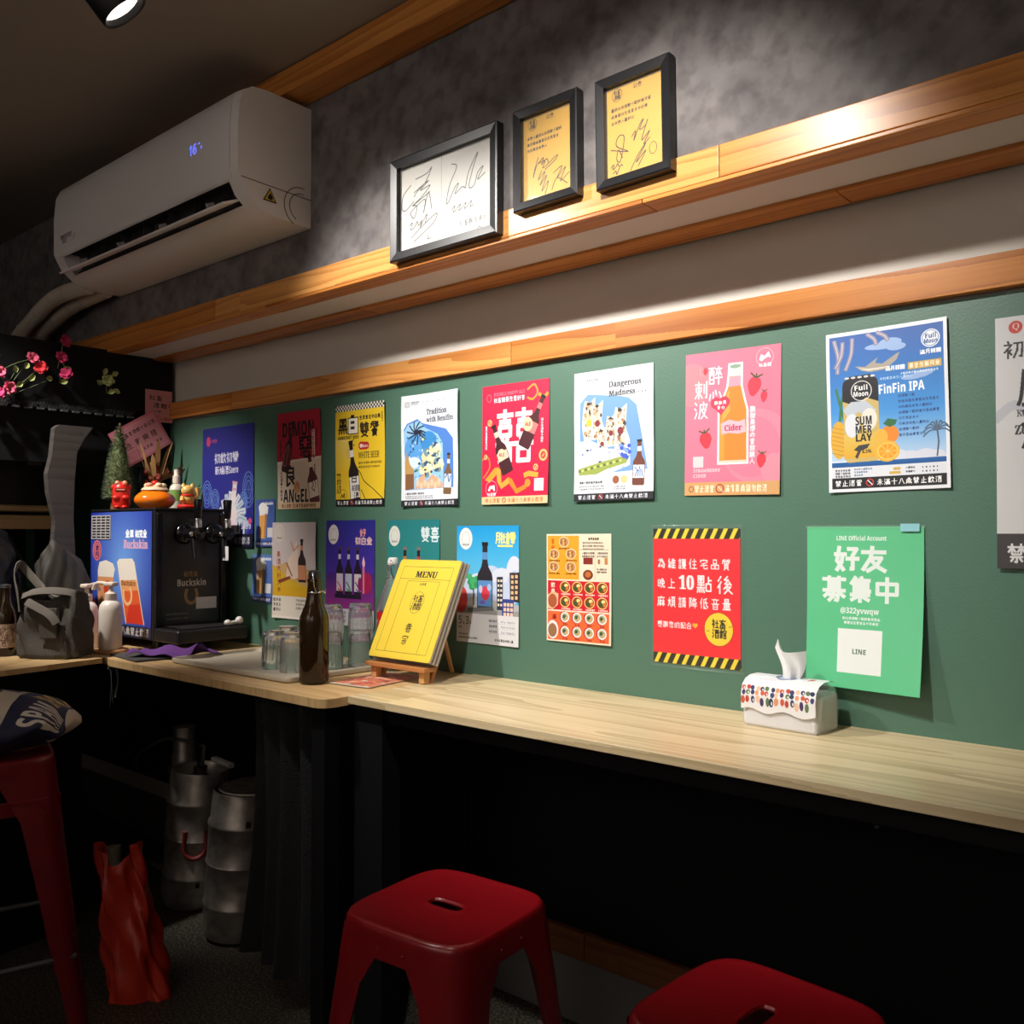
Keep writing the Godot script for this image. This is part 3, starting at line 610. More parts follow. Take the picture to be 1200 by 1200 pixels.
func pr_blackwhite() -> Image:
	var im := img(420, 594, c3(238, 200, 44))
	var k0 := c3(24, 22, 24)
	GR(im, 0, 200, 120, 420, c3(240, 214, 110), c3(238, 196, 40))
	R(im, 0, 0, 420, 36, c3(236, 232, 220))
	for i in 34:
		for j in 3:
			if (i + j) % 2 == 0: R(im, i * 12.4, j * 12, 12.4, 12, k0)
	CJ(im, "黑", 26, 80, 84, 90, 12, k0); R(im, 112, 76, 92, 100, k0); R(im, 138, 62, 30, 16, k0); R(im, 118, 82, 80, 88, c3(236, 230, 214)); R(im, 136, 98, 34, 16, k0); R(im, 136, 130, 34, 16, k0)
	CJ(im, "雙饗", 216, 112, 76, 84, 9, k0, 84); FZ(im, 214, 72, 7, 22, 4, k0); TX(im, "HANDCRAFT BEER", 26, 182, 180, 20, k0); FZ(im, 396, 60, 4, 13, 2.4, c3(100, 80, 20), true)
	LN(im, [140, 226, 162, 204], 5, k0); LN(im, [144, 240, 166, 238], 5, k0)
	BO(im, 156, 400, 88, 372, -7, c3(38, 26, 26), c3(232, 228, 222), k0, 0.56, 0.9)
	PG(im, [92, 262, 122, 258, 128, 316, 104, 320], c3(220, 190, 110))
	CJ(im, "白", 136, 402, 50, 54, 7, k0); CJ(im, "柏精", 142, 468, 34, 40, 4, c3(60, 54, 56), 34); CJ(im, "酒", 160, 512, 44, 46, 5, k0)
	PG(im, [202, 236, 214, 222, 280, 226, 292, 240, 286, 262, 270, 268, 214, 268, 202, 254], c3(190, 40, 40)); EL(im, 224, 246, 12, 12, c3(236, 220, 210)); TX(im, "Beers", 236, 238, 46, 18, c3(236, 220, 210))
	TX(im, "WHITE BEER", 200, 282, 174, 36, k0, "sans"); FZ(im, 200, 338, 13, 13, 2, c3(110, 86, 20)); FZ(im, 200, 362, 12, 13, 2, c3(110, 86, 20))
	CV(im, [188, 380, 214, 402, 250, 452, 330, 500, 418, 560], 5, k0); CV(im, [224, 500, 250, 540, 290, 590], 5, k0)
	for j in 2: FZ(im, 10 + j * 20, 400, 7, 15, 2.4, c3(60, 50, 20), true)
	RG(im, 62, 534, 36, 38, 2, c3(60, 50, 20)); CV(im, [44, 546, 54, 526, 64, 542, 74, 520, 80, 546], 6, c3(60, 50, 20)); CJ(im, "社畜館", 38, 562, 14, 12, 2.6, c3(60, 50, 20), 17)
	warn_strip(im, 554, 40, c3(22, 20, 26), c3(236, 236, 236), "禁止酒駕  未滿18歲禁止飲酒", 14)
	return im
func pr_demon() -> Image:
	var im := img(420, 594, c3(172, 34, 56))
	var k0 := c3(30, 22, 26)
	PG(im, [0, 312, 420, 288, 420, 594, 0, 594], c3(216, 198, 178)); PG(im, [0, 300, 420, 282, 420, 292, 0, 318], c3(226, 214, 200))
	TX(im, "DEMON", 54, 62, 306, 90, k0); CJ(im, "惡", 216, 158, 116, 126, 16, k0); R(im, 340, 120, 24, 156, c3(222, 206, 190)); FZ(im, 343, 124, 10, 15, 2.2, c3(150, 40, 60), true); FZ(im, 376, 110, 8, 12, 2, k0, true)
	BO(im, 118, 214, 74, 320, 17, c3(60, 26, 32), c3(100, 40, 48), k0, 0.5, 0.86); RG(im, 90, 290, 1, 1, 1, k0)
	LN(im, [66, 262, 110, 200, 120, 210, 80, 330, 56, 322, 66, 262], 3, c3(200, 160, 150))
	FZ(im, 26, 170, 6, 15, 2.4, k0, true)
	CJ(im, "良", 70, 330, 110, 128, 16, k0); TX(im, "ANGEL", 56, 474, 250, 80, k0); EL(im, 190, 462, 32, 38, c3(206, 150, 110)); CV(im, [176, 470, 190, 440, 206, 470], 5, c3(160, 90, 70))
	FZ(im, 28, 360, 8, 20, 2.8, k0, true); FZ(im, 352, 330, 6, 16, 2.6, k0, true)
	BO(im, 340, 420, 96, 300, -12, c3(92, 42, 46), c3(220, 204, 188), c3(60, 26, 30), 0.54, 0.86); CV(im, [330, 430, 350, 450, 338, 474, 366, 490], 6, k0); CV(im, [346, 420, 372, 446, 362, 480], 4, k0)
	warn_strip(im, 556, 38, c3(216, 186, 150), c3(96, 50, 40), "禁止酒駕 未滿18歲請勿飲酒", 40)
	return im
func pr_soju_night() -> Image:
	var im := img(420, 560, c3(46, 46, 130))
	GR(im, 0, 0, 420, 560, c3(50, 54, 140), c3(38, 34, 120))
	var w := c3(206, 204, 222)
	EL(im, 50, 62, 18, 24, c3(200, 70, 110)); TX(im, "soju", 76, 50, 46, 24, c3(190, 80, 130)); CJ(im, "初飲初樂", 104, 122, 46, 48, 6, w, 50); CJ(im, "新燒酒", 110, 184, 36, 38, 4.6, w, 38); TX(im, "Saero", 226, 188, 74, 32, w, "sans_bold")
	for f in [[40, 310, 40, 62], [110, 340, 34, 50], [380, 300, 44, 80], [340, 360, 30, 50]]:
		for k in 3: RG(im, f[0], f[1], f[2] * (1.0 - k * 0.25), f[3] * (1.0 - k * 0.25), 3, c3(110, 150, 206))
		for k in 6: LN(im, [f[0], f[1], f[0] + cos(k * 1.05) * f[2], f[1] + sin(k * 1.05) * f[3]], 2, c3(90, 126, 190))
	for k in 40:
		rng.seed = 900 + k
		EL(im, rng.randf() * 420, 400 + rng.randf() * 120, 8 + rng.randf() * 22, 6 + rng.randf() * 12, [c3(86, 110, 170), c3(130, 160, 190), c3(170, 186, 196), c3(60, 70, 140)][k % 4])
	BO(im, 258, 380, 100, 240, 8, c3(204, 198, 196), c3(216, 206, 204), c3(190, 150, 160), 0.5, 0.9)
	for k in 6: CV(im, [180 + k * 34, 500, 170 + k * 36, 440, 200 + k * 30, 400 + (k % 3) * 20], 12, c3(196, 200, 196))
	for k in 9:
		var a := -2.9 + k * 0.32
		CV(im, [250, 470, 250 + cos(a) * 60, 450 + sin(a) * 70, 250 + cos(a + 0.25) * 110, 450 + sin(a + 0.25) * 140], 26, c3(198, 200, 206) if k % 2 else c3(176, 186, 196))
		CV(im, [250, 470, 250 + cos(a) * 60, 450 + sin(a) * 70, 250 + cos(a + 0.25) * 108, 450 + sin(a + 0.25) * 136], 4, c3(120, 130, 170))
	BO(im, 252, 400, 84, 220, 8, c3(208, 200, 200), c3(216, 196, 200), c3(190, 150, 160), 0.5, 0.9)
	TX(im, "Saero", 330, 450, 74, 28, w); EL(im, 396, 442, 14, 14, c3(200, 70, 120))
	warn_strip(im, 500, 60, c3(26, 22, 46), c3(200, 200, 210), "禁止酒駕未滿十八歲禁飲酒", 16)
	return im
func pr_pint(k: int) -> Image:
	var im := img(210, 300, c3(70, 96, 160))
	GR(im, 0, 0, 210, 300, c3(62, 84, 150) if k == 0 else c3(88, 116, 176), c3(70, 100, 170))
	PG(im, [44, 60, 130, 70, 110, 250, 46, 244], c3(214, 156, 80) if k == 0 else c3(190, 150, 96)); PG(im, [36, 40, 140, 48, 134, 96, 46, 104], c3(226, 220, 216)); EL(im, 82, 54, 46, 34, c3(230, 226, 222))
	PG(im, [108, 90, 124, 92, 104, 246, 96, 246], c3(150, 100, 56))
	TX(im, "Buckskin", 110, 16, 80, 20, Color.WHITE); R(im, 132, 180, 62, 60, c3(206, 204, 206)); R(im, 0, 262, 210, 38, c3(54, 66, 120)); CJ(im, "未滿十八歲禁止飲酒", 14, 272, 16, 17, 2.4, c3(220, 220, 230), 20)
	return im
func round_logo(im: Image, x: float, y: float, col: Color):
	EL(im, x, y, 46, 56, col); RG(im, x, y, 28, 34, 2, col.darkened(0.25)); TX(im, "BREW", x - 24, y + 26, 48, 10, col.darkened(0.4))
func pr_collab() -> Image:
	var im := img(420, 594, c3(196, 184, 184))
	PG(im, [0, 280, 120, 250, 420, 300, 420, 420, 0, 420], c3(196, 160, 110)); PG(im, [0, 260, 60, 300, 200, 360, 420, 420, 420, 470, 0, 470], c3(206, 166, 40)); R(im, 0, 440, 420, 160, c3(214, 206, 194)); R(im, 0, 400, 420, 56, c3(206, 160, 30))
	round_logo(im, 66, 66, c3(206, 196, 186))
	PG(im, [120, 340, 150, 220, 210, 170, 220, 120, 232, 118, 240, 180, 260, 330, 200, 350], c3(220, 196, 180)); LN(im, [176, 120, 200, 176, 250, 140], 10, c3(190, 140, 110)); LN(im, [130, 250, 180, 330], 12, c3(150, 96, 60)); PG(im, [40, 360, 160, 330, 170, 346, 60, 380], c3(130, 60, 40)); PG(im, [200, 350, 330, 320, 400, 330, 400, 360, 260, 366], c3(186, 140, 90))
	BO(im, 280, 236, 76, 260, 0, c3(50, 34, 36), c3(196, 130, 96), c3(30, 20, 24), 0.6, 0.94)
	CJ(im, "果酒大好人木", 40, 180, 34, 36, 4, c3(150, 60, 40), 44, true)
	for k in 3: FZ(im, 10, 470 + k * 30, 3, 20, 3, c3(70, 60, 60)); FZ(im, 220, 470 + k * 24, 7, 15, 2.2, c3(110, 100, 96))
	R(im, 0, 580, 420, 14, c3(226, 220, 212))
	return im
func pr_three() -> Image:
	var im := img(420, 594, c3(46, 40, 140))
	GR(im, 0, 0, 420, 300, c3(40, 40, 136), c3(70, 46, 160)); GR(im, 0, 300, 420, 500, c3(70, 40, 130), c3(150, 40, 130)); R(im, 0, 500, 420, 94, c3(200, 196, 204))
	round_logo(im, 66, 80, c3(220, 214, 212)); CJ(im, "初白金", 258, 96, 44, 40, 8, c3(230, 190, 190), 48); CJ(im, "好", 296, 50, 50, 42, 8, c3(230, 150, 150))
	for k in 3: BO(im, 124 + k * 78, 286, 62, 262, 0, c3(34, 22, 40), [c3(206, 190, 210), c3(180, 190, 206), c3(210, 200, 204)][k], c3(80, 60, 40), 0.56, 0.94); CV(im, [104 + k * 78, 350, 124 + k * 78, 370, 140 + k * 78, 400, 112 + k * 78, 390], 8, [c3(200, 60, 90), c3(60, 120, 90), c3(90, 60, 160)][k])
	R(im, 82, 418, 230, 24, c3(30, 20, 46)); PG(im, [318, 240, 330, 200, 344, 240, 338, 260, 324, 260], c3(246, 190, 200)); R(im, 322, 260, 16, 150, c3(236, 90, 110)); EL(im, 360, 350, 40, 60, c3(160, 30, 80)); EL(im, 300, 360, 18, 40, c3(140, 30, 90)); R(im, 322, 260, 16, 150, c3(240, 110, 130))
	for k in 3: FZ(im, 20, 514 + k * 24, 9, 16, 2.4, c3(90, 80, 100)); FZ(im, 230, 514 + k * 24, 8, 14, 2.2, c3(90, 80, 100))
	return im
func pr_teal() -> Image:
	var im := img(420, 594, c3(40, 130, 130))
	GR(im, 0, 0, 420, 500, c3(34, 120, 124), c3(50, 140, 136)); R(im, 0, 500, 420, 94, c3(200, 204, 204))
	round_logo(im, 60, 88, c3(216, 218, 210)); CJ(im, "雙喜", 276, 40, 66, 78, 8, c3(214, 226, 230), 74)
	BO(im, 148, 320, 76, 340, 0, c3(40, 30, 36), c3(180, 120, 60), c3(120, 110, 100), 0.58, 0.94); BO(im, 258, 320, 76, 340, 0, c3(40, 30, 36), c3(180, 60, 60), c3(120, 110, 100), 0.58, 0.94)
	for k in 3: FZ(im, 20, 514 + k * 24, 20, 14, 2.2, c3(80, 96, 100))
	return im
func pr_city() -> Image:
	var im := img(420, 594, c3(60, 170, 226))
	GR(im, 0, 0, 420, 330, c3(26, 150, 214), c3(120, 200, 236))
	for c in [[60, 330, 90, 60], [150, 280, 60, 40], [240, 260, 70, 60], [310, 280, 80, 70], [390, 230, 50, 80], [300, 340, 140, 60], [120, 350, 120, 40], [400, 300, 60, 80]]: EL(im, c[0], c[1], c[2], c[3], c3(210, 216, 232) if c[0] % 20 else c3(190, 204, 230))
	R(im, 0, 390, 420, 76, c3(150, 150, 150)); PG(im, [0, 380, 140, 360, 420, 390, 420, 420, 0, 430], c3(176, 178, 180))
	round_logo(im, 64, 66, c3(226, 226, 226)); CJ(im, "有社香樂".replace("有", "月"), 268, 34, 32, 56, 8, c3(240, 226, 130), 32); R(im, 280, 96, 100, 10, c3(240, 226, 130))
	for k in 10: EL(im, 90 + (k * 29) % 70, 260 + (k * 17) % 56, 20, 16, c3(50, 150, 90) if k % 2 else c3(70, 176, 110))
	LN(im, [120, 400, 118, 320], 8, c3(70, 60, 50)); EL(im, 30, 376, 46, 70, c3(196, 60, 60))
	PG(im, [276, 256, 316, 254, 318, 420, 278, 420], c3(40, 44, 60)); PG(im, [360, 232, 420, 230, 420, 378, 364, 372], c3(56, 48, 56)); PG(im, [310, 364, 390, 362, 384, 456, 312, 452], c3(48, 66, 140))
	for r in 6: R(im, 282, 268 + r * 24, 12, 12, c3(240, 220, 200)); R(im, 300, 268 + r * 24, 12, 12, c3(240, 220, 200))
	for r in 5: R(im, 370, 244 + r * 26, 16, 16, c3(240, 190, 140)); R(im, 396, 242 + r * 26, 16, 16, c3(240, 190, 140))
	for r in 3:
		for q in 3: R(im, 322 + q * 22, 382 + r * 24, 17, 17, c3(240, 200, 170))
	BO(im, 196, 256, 104, 340, 0, c3(40, 36, 44), c3(90, 140, 196), c3(26, 24, 30), 0.56, 0.94); EL(im, 200, 340, 28, 36, c3(210, 60, 80)); EL(im, 168, 320, 12, 20, c3(200, 190, 220)); EL(im, 226, 310, 14, 18, c3(160, 190, 230)); EL(im, 180, 386, 20, 10, c3(110, 90, 180))
	PG(im, [70, 420, 250, 406, 260, 424, 90, 440], c3(110, 110, 112))
	R(im, 0, 446, 420, 148, c3(214, 214, 218)); TX(im, "5.3", 16, 462, 70, 40, c3(50, 50, 54), "mono"); TX(im, "%", 92, 484, 12, 16, c3(50, 50, 54), "mono"); FZ(im, 16, 514, 2, 9, 1.6, c3(90, 90, 96)); FZ(im, 16, 548, 6, 9, 1.5, c3(90, 90, 96)); FZ(im, 16, 566, 13, 9, 1.6, c3(60, 60, 66))
	for k in 3:
		FZ(im, 226, 470 + k * 26, 4, 12, 2, c3(80, 84, 110)); TX(im, ["Dry Apple", "Rose & Grape", "Ice Pomelo"][k], 306, 472 + k * 26, 90, 12, c3(110, 112, 130), "mono"); LN(im, [224, 488 + k * 26, 400, 488 + k * 26], 1, c3(170, 172, 190))
	FZ(im, 264, 564, 9, 12, 2.2, c3(60, 60, 70))
	return im
func pr_food() -> Image:
	var im := img(420, 560, c3(232, 218, 196))
	R(im, 8, 10, 208, 226, c3(236, 160, 50)); R(im, 8, 244, 400, 152, c3(200, 36, 50)); R(im, 8, 404, 400, 148, c3(232, 104, 60))
	CJ(im, "炒金".replace("炒", "香"), 30, 24, 26, 26, 4, c3(200, 90, 30), 34, true)
	for d in [[118, 42], [52, 106], [164, 104], [50, 172], [162, 172]]:
		EL(im, d[0], d[1], 34, 28, c3(240, 216, 180)); EL(im, d[0], d[1], 30, 24, c3(190, 140, 90))
		for k in 9: EL(im, d[0] - 18 + (k * 13) % 38, d[1] - 14 + (k * 7) % 30, 5, 4, [c3(120, 70, 50), c3(230, 190, 130), c3(150, 60, 40)][k % 3])
		FZ(im, d[0] - 34, d[1] + 30, 7, 9, 1.8, c3(110, 60, 20))
	FZ(im, 276, 20, 5, 12, 2.4, c3(60, 44, 40))
	for k in 3: FZ(im, 240, 42 + k * 16, 13, 9, 1.6, c3(90, 74, 66))
	LN(im, [220, 82, 404, 82], 1.5, c3(150, 130, 110)); LN(im, [318, 84, 318, 236], 1.5, c3(170, 150, 130))
	for k in 2: FZ(im, 236, 94 + k * 16, 7, 10, 1.8, c3(70, 54, 48)); FZ(im, 330, 94 + k * 16, 6, 10, 1.8, c3(70, 54, 48))
	R(im, 244, 122, 60, 34, c3(130, 50, 44)); EL(im, 274, 210, 32, 26, c3(120, 60, 40)); EL(im, 274, 208, 20, 15, c3(190, 110, 60)); R(im, 336, 130, 14, 24, c3(170, 110, 70)); R(im, 378, 122, 20, 34, c3(190, 130, 80))
	for k in 2: FZ(im, 330, 176 + k * 14, 6, 9, 1.8, c3(70, 54, 48))
	CJ(im, "飯果".replace("飯", "飲"), 30, 254, 26, 26, 4, c3(240, 220, 200), 34, true); CJ(im, "麻音", 40, 420, 26, 26, 4, c3(130, 30, 30), 34, true)
	PG(im, [8, 320, 40, 300, 80, 312, 76, 370, 40, 396, 8, 390], c3(220, 180, 140)); EL(im, 40, 350, 30, 36, c3(170, 90, 60)); EL(im, 42, 500, 38, 48, c3(230, 226, 230)); EL(im, 40, 504, 30, 36, c3(150, 110, 80))
	for r in 2:
		for q in 4:
			var x := 124.0 + q * 80; var y := 276.0 + r * 76
			EL(im, x, y, 34, 30, c3(240, 206, 130)); EL(im, x, y, 29, 25, c3(130, 70, 40)); EL(im, x - 8, y + 6, 14, 12, c3(60, 90, 50)); EL(im, x + 8, y - 8, 13, 9, c3(240, 220, 140)); EL(im, x + 14, y + 6, 10, 11, c3(210, 120, 60)); FZ(im, x - 26, y + 32, 6, 9, 1.8, c3(246, 226, 210))
			y = 432.0 + r * 74
			EL(im, x - 4, y, 32, 30, c3(170, 40, 60)); EL(im, x, y, 29, 27, c3(232, 232, 232)); EL(im, x, y, 22, 20, c3(170, 170, 130)); EL(im, x - 4, y - 2, 11, 10, c3(60, 90, 60)); EL(im, x + 8, y + 6, 8, 7, c3(210, 160, 120)); FZ(im, x - 14, y + 32, 3, 9, 1.8, c3(120, 40, 30))
	return im
func pr_notice() -> Image:
	var im := img(420, 594, c3(240, 40, 52))
	for e in 2:
		var y := 0.0 if e == 0 else 550.0
		R(im, 0, y, 420, 44, c3(40, 36, 20))
		for k in 10: PG(im, [k * 46 + 2, y + 44, k * 46 + 22, y + 44, k * 46 + 44, y, k * 46 + 24, y], c3(240, 214, 60))
	var w := c3(244, 236, 240)
	CJ(im, "為維護住宅品質", 22, 132, 38, 44, 4.6, w, 52.5); CJ(im, "晚上", 22, 220, 36, 44, 4.4, w, 52); TX(im, "10", 128, 204, 72, 62, w, "serif_bold"); CJ(im, "點後", 216, 202, 72, 76, 7, w, 98); CJ(im, "麻煩請降低音量", 20, 300, 38, 46, 4.6, w, 53); CJ(im, "感謝您的配合", 20, 410, 25, 28, 3.2, w, 29)
	EL(im, 202, 418, 7, 7, c3(246, 180, 50)); EL(im, 214, 418, 7, 7, c3(246, 180, 50)); PG(im, [196, 421, 220, 421, 208, 434], c3(246, 180, 50))
	EL(im, 320, 430, 70, 74, c3(196, 60, 30)); EL(im, 320, 430, 66, 70, c3(244, 210, 60)); CJ(im, "社畜", 288, 388, 32, 38, 5, c3(50, 46, 30), 34); CJ(im, "酒館", 290, 430, 32, 38, 5, c3(50, 46, 30), 34); LN(im, [262, 440, 276, 438], 2, c3(50, 46, 30)); LN(im, [366, 418, 380, 414], 2, c3(50, 46, 30))
	return im
func pr_account() -> Image:
	var im := img(420, 594, c3(98, 194, 142))
	var w := c3(226, 236, 232)
	TX(im, "LINE Official Account", 112, 34, 180, 18, w); CJ(im, "好友", 104, 74, 90, 92, 15, w, 98); CJ(im, "募集中", 58, 186, 90, 92, 14, w, 96); TX(im, "@322yvwqw", 128, 300, 140, 28, w); FZ(im, 136, 334, 12, 10, 1.8, w); FZ(im, 142, 350, 11, 10, 1.8, w)
	R(im, 120, 378, 162, 160, c3(232, 236, 234)); TX(im, "LINE", 176, 450, 50, 18, c3(90, 120, 100))
	return im
func pr_soju_ink() -> Image:
	var im := img(420, 594, c3(206, 206, 208))
	EL(im, 44, 26, 15, 15, c3(190, 60, 50)); TX(im, "Q", 37, 17, 14, 18, c3(230, 200, 190), "serif"); CJ(im, "初飲初樂", 18, 58, 42, 42, 4.4, c3(40, 40, 44), 46)
	CV(im, [0, 240, 40, 210, 80, 236, 160, 200, 240, 236, 420, 210], 22, c3(186, 188, 196)); CV(im, [60, 130, 54, 190, 48, 210], 8, c3(30, 30, 34)); CJ(im, "生酒", 54, 120, 90, 96, 9, c3(34, 34, 38), 100, true)
	TX(im, "Korean", 44, 222, 60, 16, c3(60, 60, 64), "serif"); TX(im, "Soju", 62, 238, 40, 14, c3(60, 60, 64), "serif"); TX(im, "Zero", 40, 258, 46, 22, c3(50, 50, 54), "serif_bold")
	R(im, 0, 512, 420, 82, c3(60, 56, 58)); CJ(im, "禁止酒駕未滿十八", 22, 536, 38, 44, 5, c3(216, 216, 218), 48)
	return im
func pr_sign_double() -> Image:
	var im := img(560, 400, c3(204, 201, 194))
	R(im, 258, 0, 3, 400, c3(150, 146, 140))
	var k0 := c3(24, 24, 28)
	CV(im, [70, 90, 20, 130, 14, 190, 40, 200, 90, 170], 4.5, k0); CV(im, [100, 70, 170, 60, 200, 40, 160, 100, 110, 130, 90, 150], 4.5, k0); CV(im, [90, 130, 180, 96, 130, 130, 190, 120, 140, 160, 80, 190, 190, 150], 4.5, k0); CV(im, [80, 190, 110, 200, 90, 250, 70, 220, 120, 190, 160, 180, 150, 240, 180, 150, 200, 230], 4.5, k0)
	CV(im, [60, 280, 80, 270, 70, 300, 96, 290, 110, 270, 120, 290, 140, 270, 130, 300, 170, 250, 160, 290], 4.5, k0); CV(im, [70, 340, 160, 290, 230, 260, 210, 300, 90, 360], 4.5, k0); CV(im, [180, 350, 176, 366, 196, 364], 4.5, k0)
	CV(im, [320, 60, 350, 80, 310, 150, 290, 220, 300, 230, 340, 170, 360, 160, 340, 200, 380, 180, 400, 190], 4.5, k0); CV(im, [400, 190, 420, 120, 470, 50, 440, 120, 420, 190, 450, 190, 470, 140, 500, 120, 470, 170, 510, 150], 4.5, k0)
	for k in 4: CV(im, [320 + k * 32, 268, 340 + k * 32, 254, 330 + k * 32, 280, 350 + k * 32, 272], 4.5, k0)
	CJ(im, "社畜館生意好", 366, 330, 22, 26, 2.6, k0, 27); CV(im, [470, 386, 478, 378, 486, 386, 478, 396, 470, 386], 5, k0)
	return im
func pr_sign_gold(k: int) -> Image:
	var im := img(300, 420, c3(212, 164, 58))
	var k0 := c3(40, 28, 12)
	RG(im, 56, 40, 26, 28, 2, k0); CJ(im, "社畜", 40, 18, 16, 20, 2.6, k0, 17); CJ(im, "酒館", 40, 40, 16, 20, 2.6, k0, 17); CJ(im, "公告", 140, 16, 20, 22, 2.4, k0, 23)
	for r in 3: FZ(im, 24, 96 + r * 30, [12, 11, 7][r], 15, 2.4, k0)
	if k == 0:
		CV(im, [90, 210, 70, 260, 60, 300, 80, 250, 120, 220, 110, 250, 140, 230, 150, 250], 4.5, k0); CV(im, [90, 240, 130, 236, 120, 270, 200, 230, 190, 250, 130, 280], 4.5, k0); CV(im, [110, 280, 90, 320, 130, 290, 100, 350, 140, 310, 110, 380, 150, 340, 130, 400], 4.5, k0); CV(im, [180, 310, 230, 290, 200, 340, 250, 300, 220, 360, 270, 330], 4.5, k0); CV(im, [170, 390, 200, 340, 260, 380], 4.5, k0)
	else:
		CV(im, [80, 330, 60, 290, 50, 330, 70, 340, 90, 240, 60, 230, 50, 270, 110, 310, 20, 280], 4.5, k0); CV(im, [130, 250, 150, 230, 140, 270, 170, 210, 190, 190, 170, 230, 200, 220, 210, 200, 180, 280, 220, 250, 190, 300, 220, 280], 4.5, k0); CV(im, [120, 400, 160, 340, 200, 300, 150, 370, 200, 330, 160, 390], 4.5, k0); RG(im, 236, 330, 18, 26, 3, k0)
		CV(im, [20, 360, 34, 350, 30, 370, 46, 360, 54, 350, 60, 364], 4.5, k0); CV(im, [30, 390, 44, 380, 50, 396, 70, 360, 80, 366], 4.5, k0)
	return im
func pr_dispenser_side() -> Image:
	var im := img(600, 560, c3(40, 70, 170))
	for y in 560:
		for b in 30:
			var d := Vector2(b * 20 + 10 - 340, (y - 250) * 0.9).length() / 380.0
			R(im, b * 20, y, 20, 1, c3(120, 170, 236).lerp(c3(34, 48, 150), clampf(d, 0, 1)))
	CJ(im, "金車", 360, 82, 36, 34, 6, Color.WHITE, 40); CJ(im, "柏克金", 450, 82, 34, 34, 6, Color.WHITE, 36); TX(im, "Buckskin", 340, 124, 224, 42, c3(226, 170, 190), "serif_bold")
	EL(im, 78, 178, 46, 48, c3(216, 110, 110)); RG(im, 78, 178, 32, 38, 4, c3(80, 40, 110)); CJ(im, "金柏", 62, 150, 34, 26, 4.6, c3(70, 40, 100), 29, true)
	PG(im, [92, 250, 110, 232, 240, 236, 256, 262, 240, 330, 226, 500, 96, 500, 86, 330], c3(214, 150, 100)); PG(im, [88, 270, 104, 232, 170, 222, 240, 236, 260, 262, 244, 300, 88, 300], c3(232, 222, 208)); PG(im, [150, 330, 238, 330, 226, 490, 160, 490], c3(214, 104, 60)); EL(im, 190, 350, 40, 34, c3(200, 64, 44))
	PG(im, [283, 228, 300, 214, 425, 210, 442, 226, 537, 500, 371, 502], c3(228, 96, 50)); PG(im, [283, 228, 300, 214, 425, 210, 442, 226, 470, 306, 312, 314], c3(236, 226, 212)); PG(im, [312, 312, 471, 304, 488, 350, 328, 360], c3(230, 160, 100)); PG(im, [400, 420, 510, 410, 537, 500, 371, 502], c3(214, 60, 40)); LN(im, [283, 228, 371, 502], 7, c3(240, 214, 190)); LN(im, [442, 226, 537, 500], 7, c3(240, 214, 190))
	CV(im, [344, 356, 352, 396, 380, 416, 412, 404, 420, 372, 408, 344], 15, c3(240, 196, 140)); TX(im, "Buckskin", 326, 308, 130, 26, c3(120, 70, 40))
	R(im, 0, 510, 600, 50, c3(40, 44, 70)); CJ(im, "未滿十八歲禁止飲酒", 200, 517, 34, 36, 5, c3(196, 190, 180), 43)
	return im
func pr_tissue() -> Image:
	var im := img(512, 256, c3(228, 228, 232))
	var cs := [c3(200, 90, 70), c3(90, 120, 80), c3(60, 60, 110), c3(220, 150, 110), c3(70, 50, 100), c3(190, 70, 60), c3(40, 50, 90), c3(230, 190, 160)]
	for k in 44:
		rng.seed = 40 + k
		var x := (k % 15) * 34.0 + 10 + rng.randf() * 12; var y := 176 + (k / 15) * 24.0 + rng.randf() * 8
		EL(im, x, y, 13 + rng.randf() * 3, 11, cs[(k * 5 + k / 15) % 8])
		if k % 4 == 0: EL(im, x + 4, y + 2, 6, 5, c3(226, 220, 210))
	CV(im, [180, 60, 230, 90, 300, 80, 320, 60], 30, c3(50, 80, 140)); TX(im, "TISSUE", 210, 70, 80, 22, c3(220, 230, 240)); PG(im, [400, 60, 430, 50, 434, 80, 404, 90], c3(200, 60, 70))
	return im
func pr_bag() -> Image:
	var im := img(512, 512, c3(206, 196, 180))
	for b in [[60, 40], [330, 10], [40, 330], [340, 350], [440, 190]]:
		EL(im, b[0], b[1], 70, 46, c3(196, 176, 140)); EL(im, b[0] + 20, b[1] + 10, 40, 24, c3(40, 46, 80)); EL(im, b[0] + 26, b[1] + 6, 24, 14, c3(206, 196, 180)); RG(im, b[0], b[1], 60, 40, 3, c3(50, 52, 80))
	PG(im, [150, 0, 270, 0, 330, 512, 200, 512], c3(34, 40, 72)); PG(im, [0, 230, 150, 200, 160, 250, 0, 290], c3(40, 44, 70)); PG(im, [320, 300, 512, 250, 512, 320, 330, 370], c3(38, 42, 74))
	TX(im, "SPAM", 176, 60, 70, 180, c3(214, 210, 200), "sans_bold", 1); TX(im, "SPAM", 200, 270, 80, 200, c3(206, 180, 60), "sans_bold", 1); TX(im, "SPAM", 20, 226, 110, 34, c3(190, 190, 190)); TX(im, "SPAM", 370, 280, 120, 40, c3(200, 200, 200))
	return im
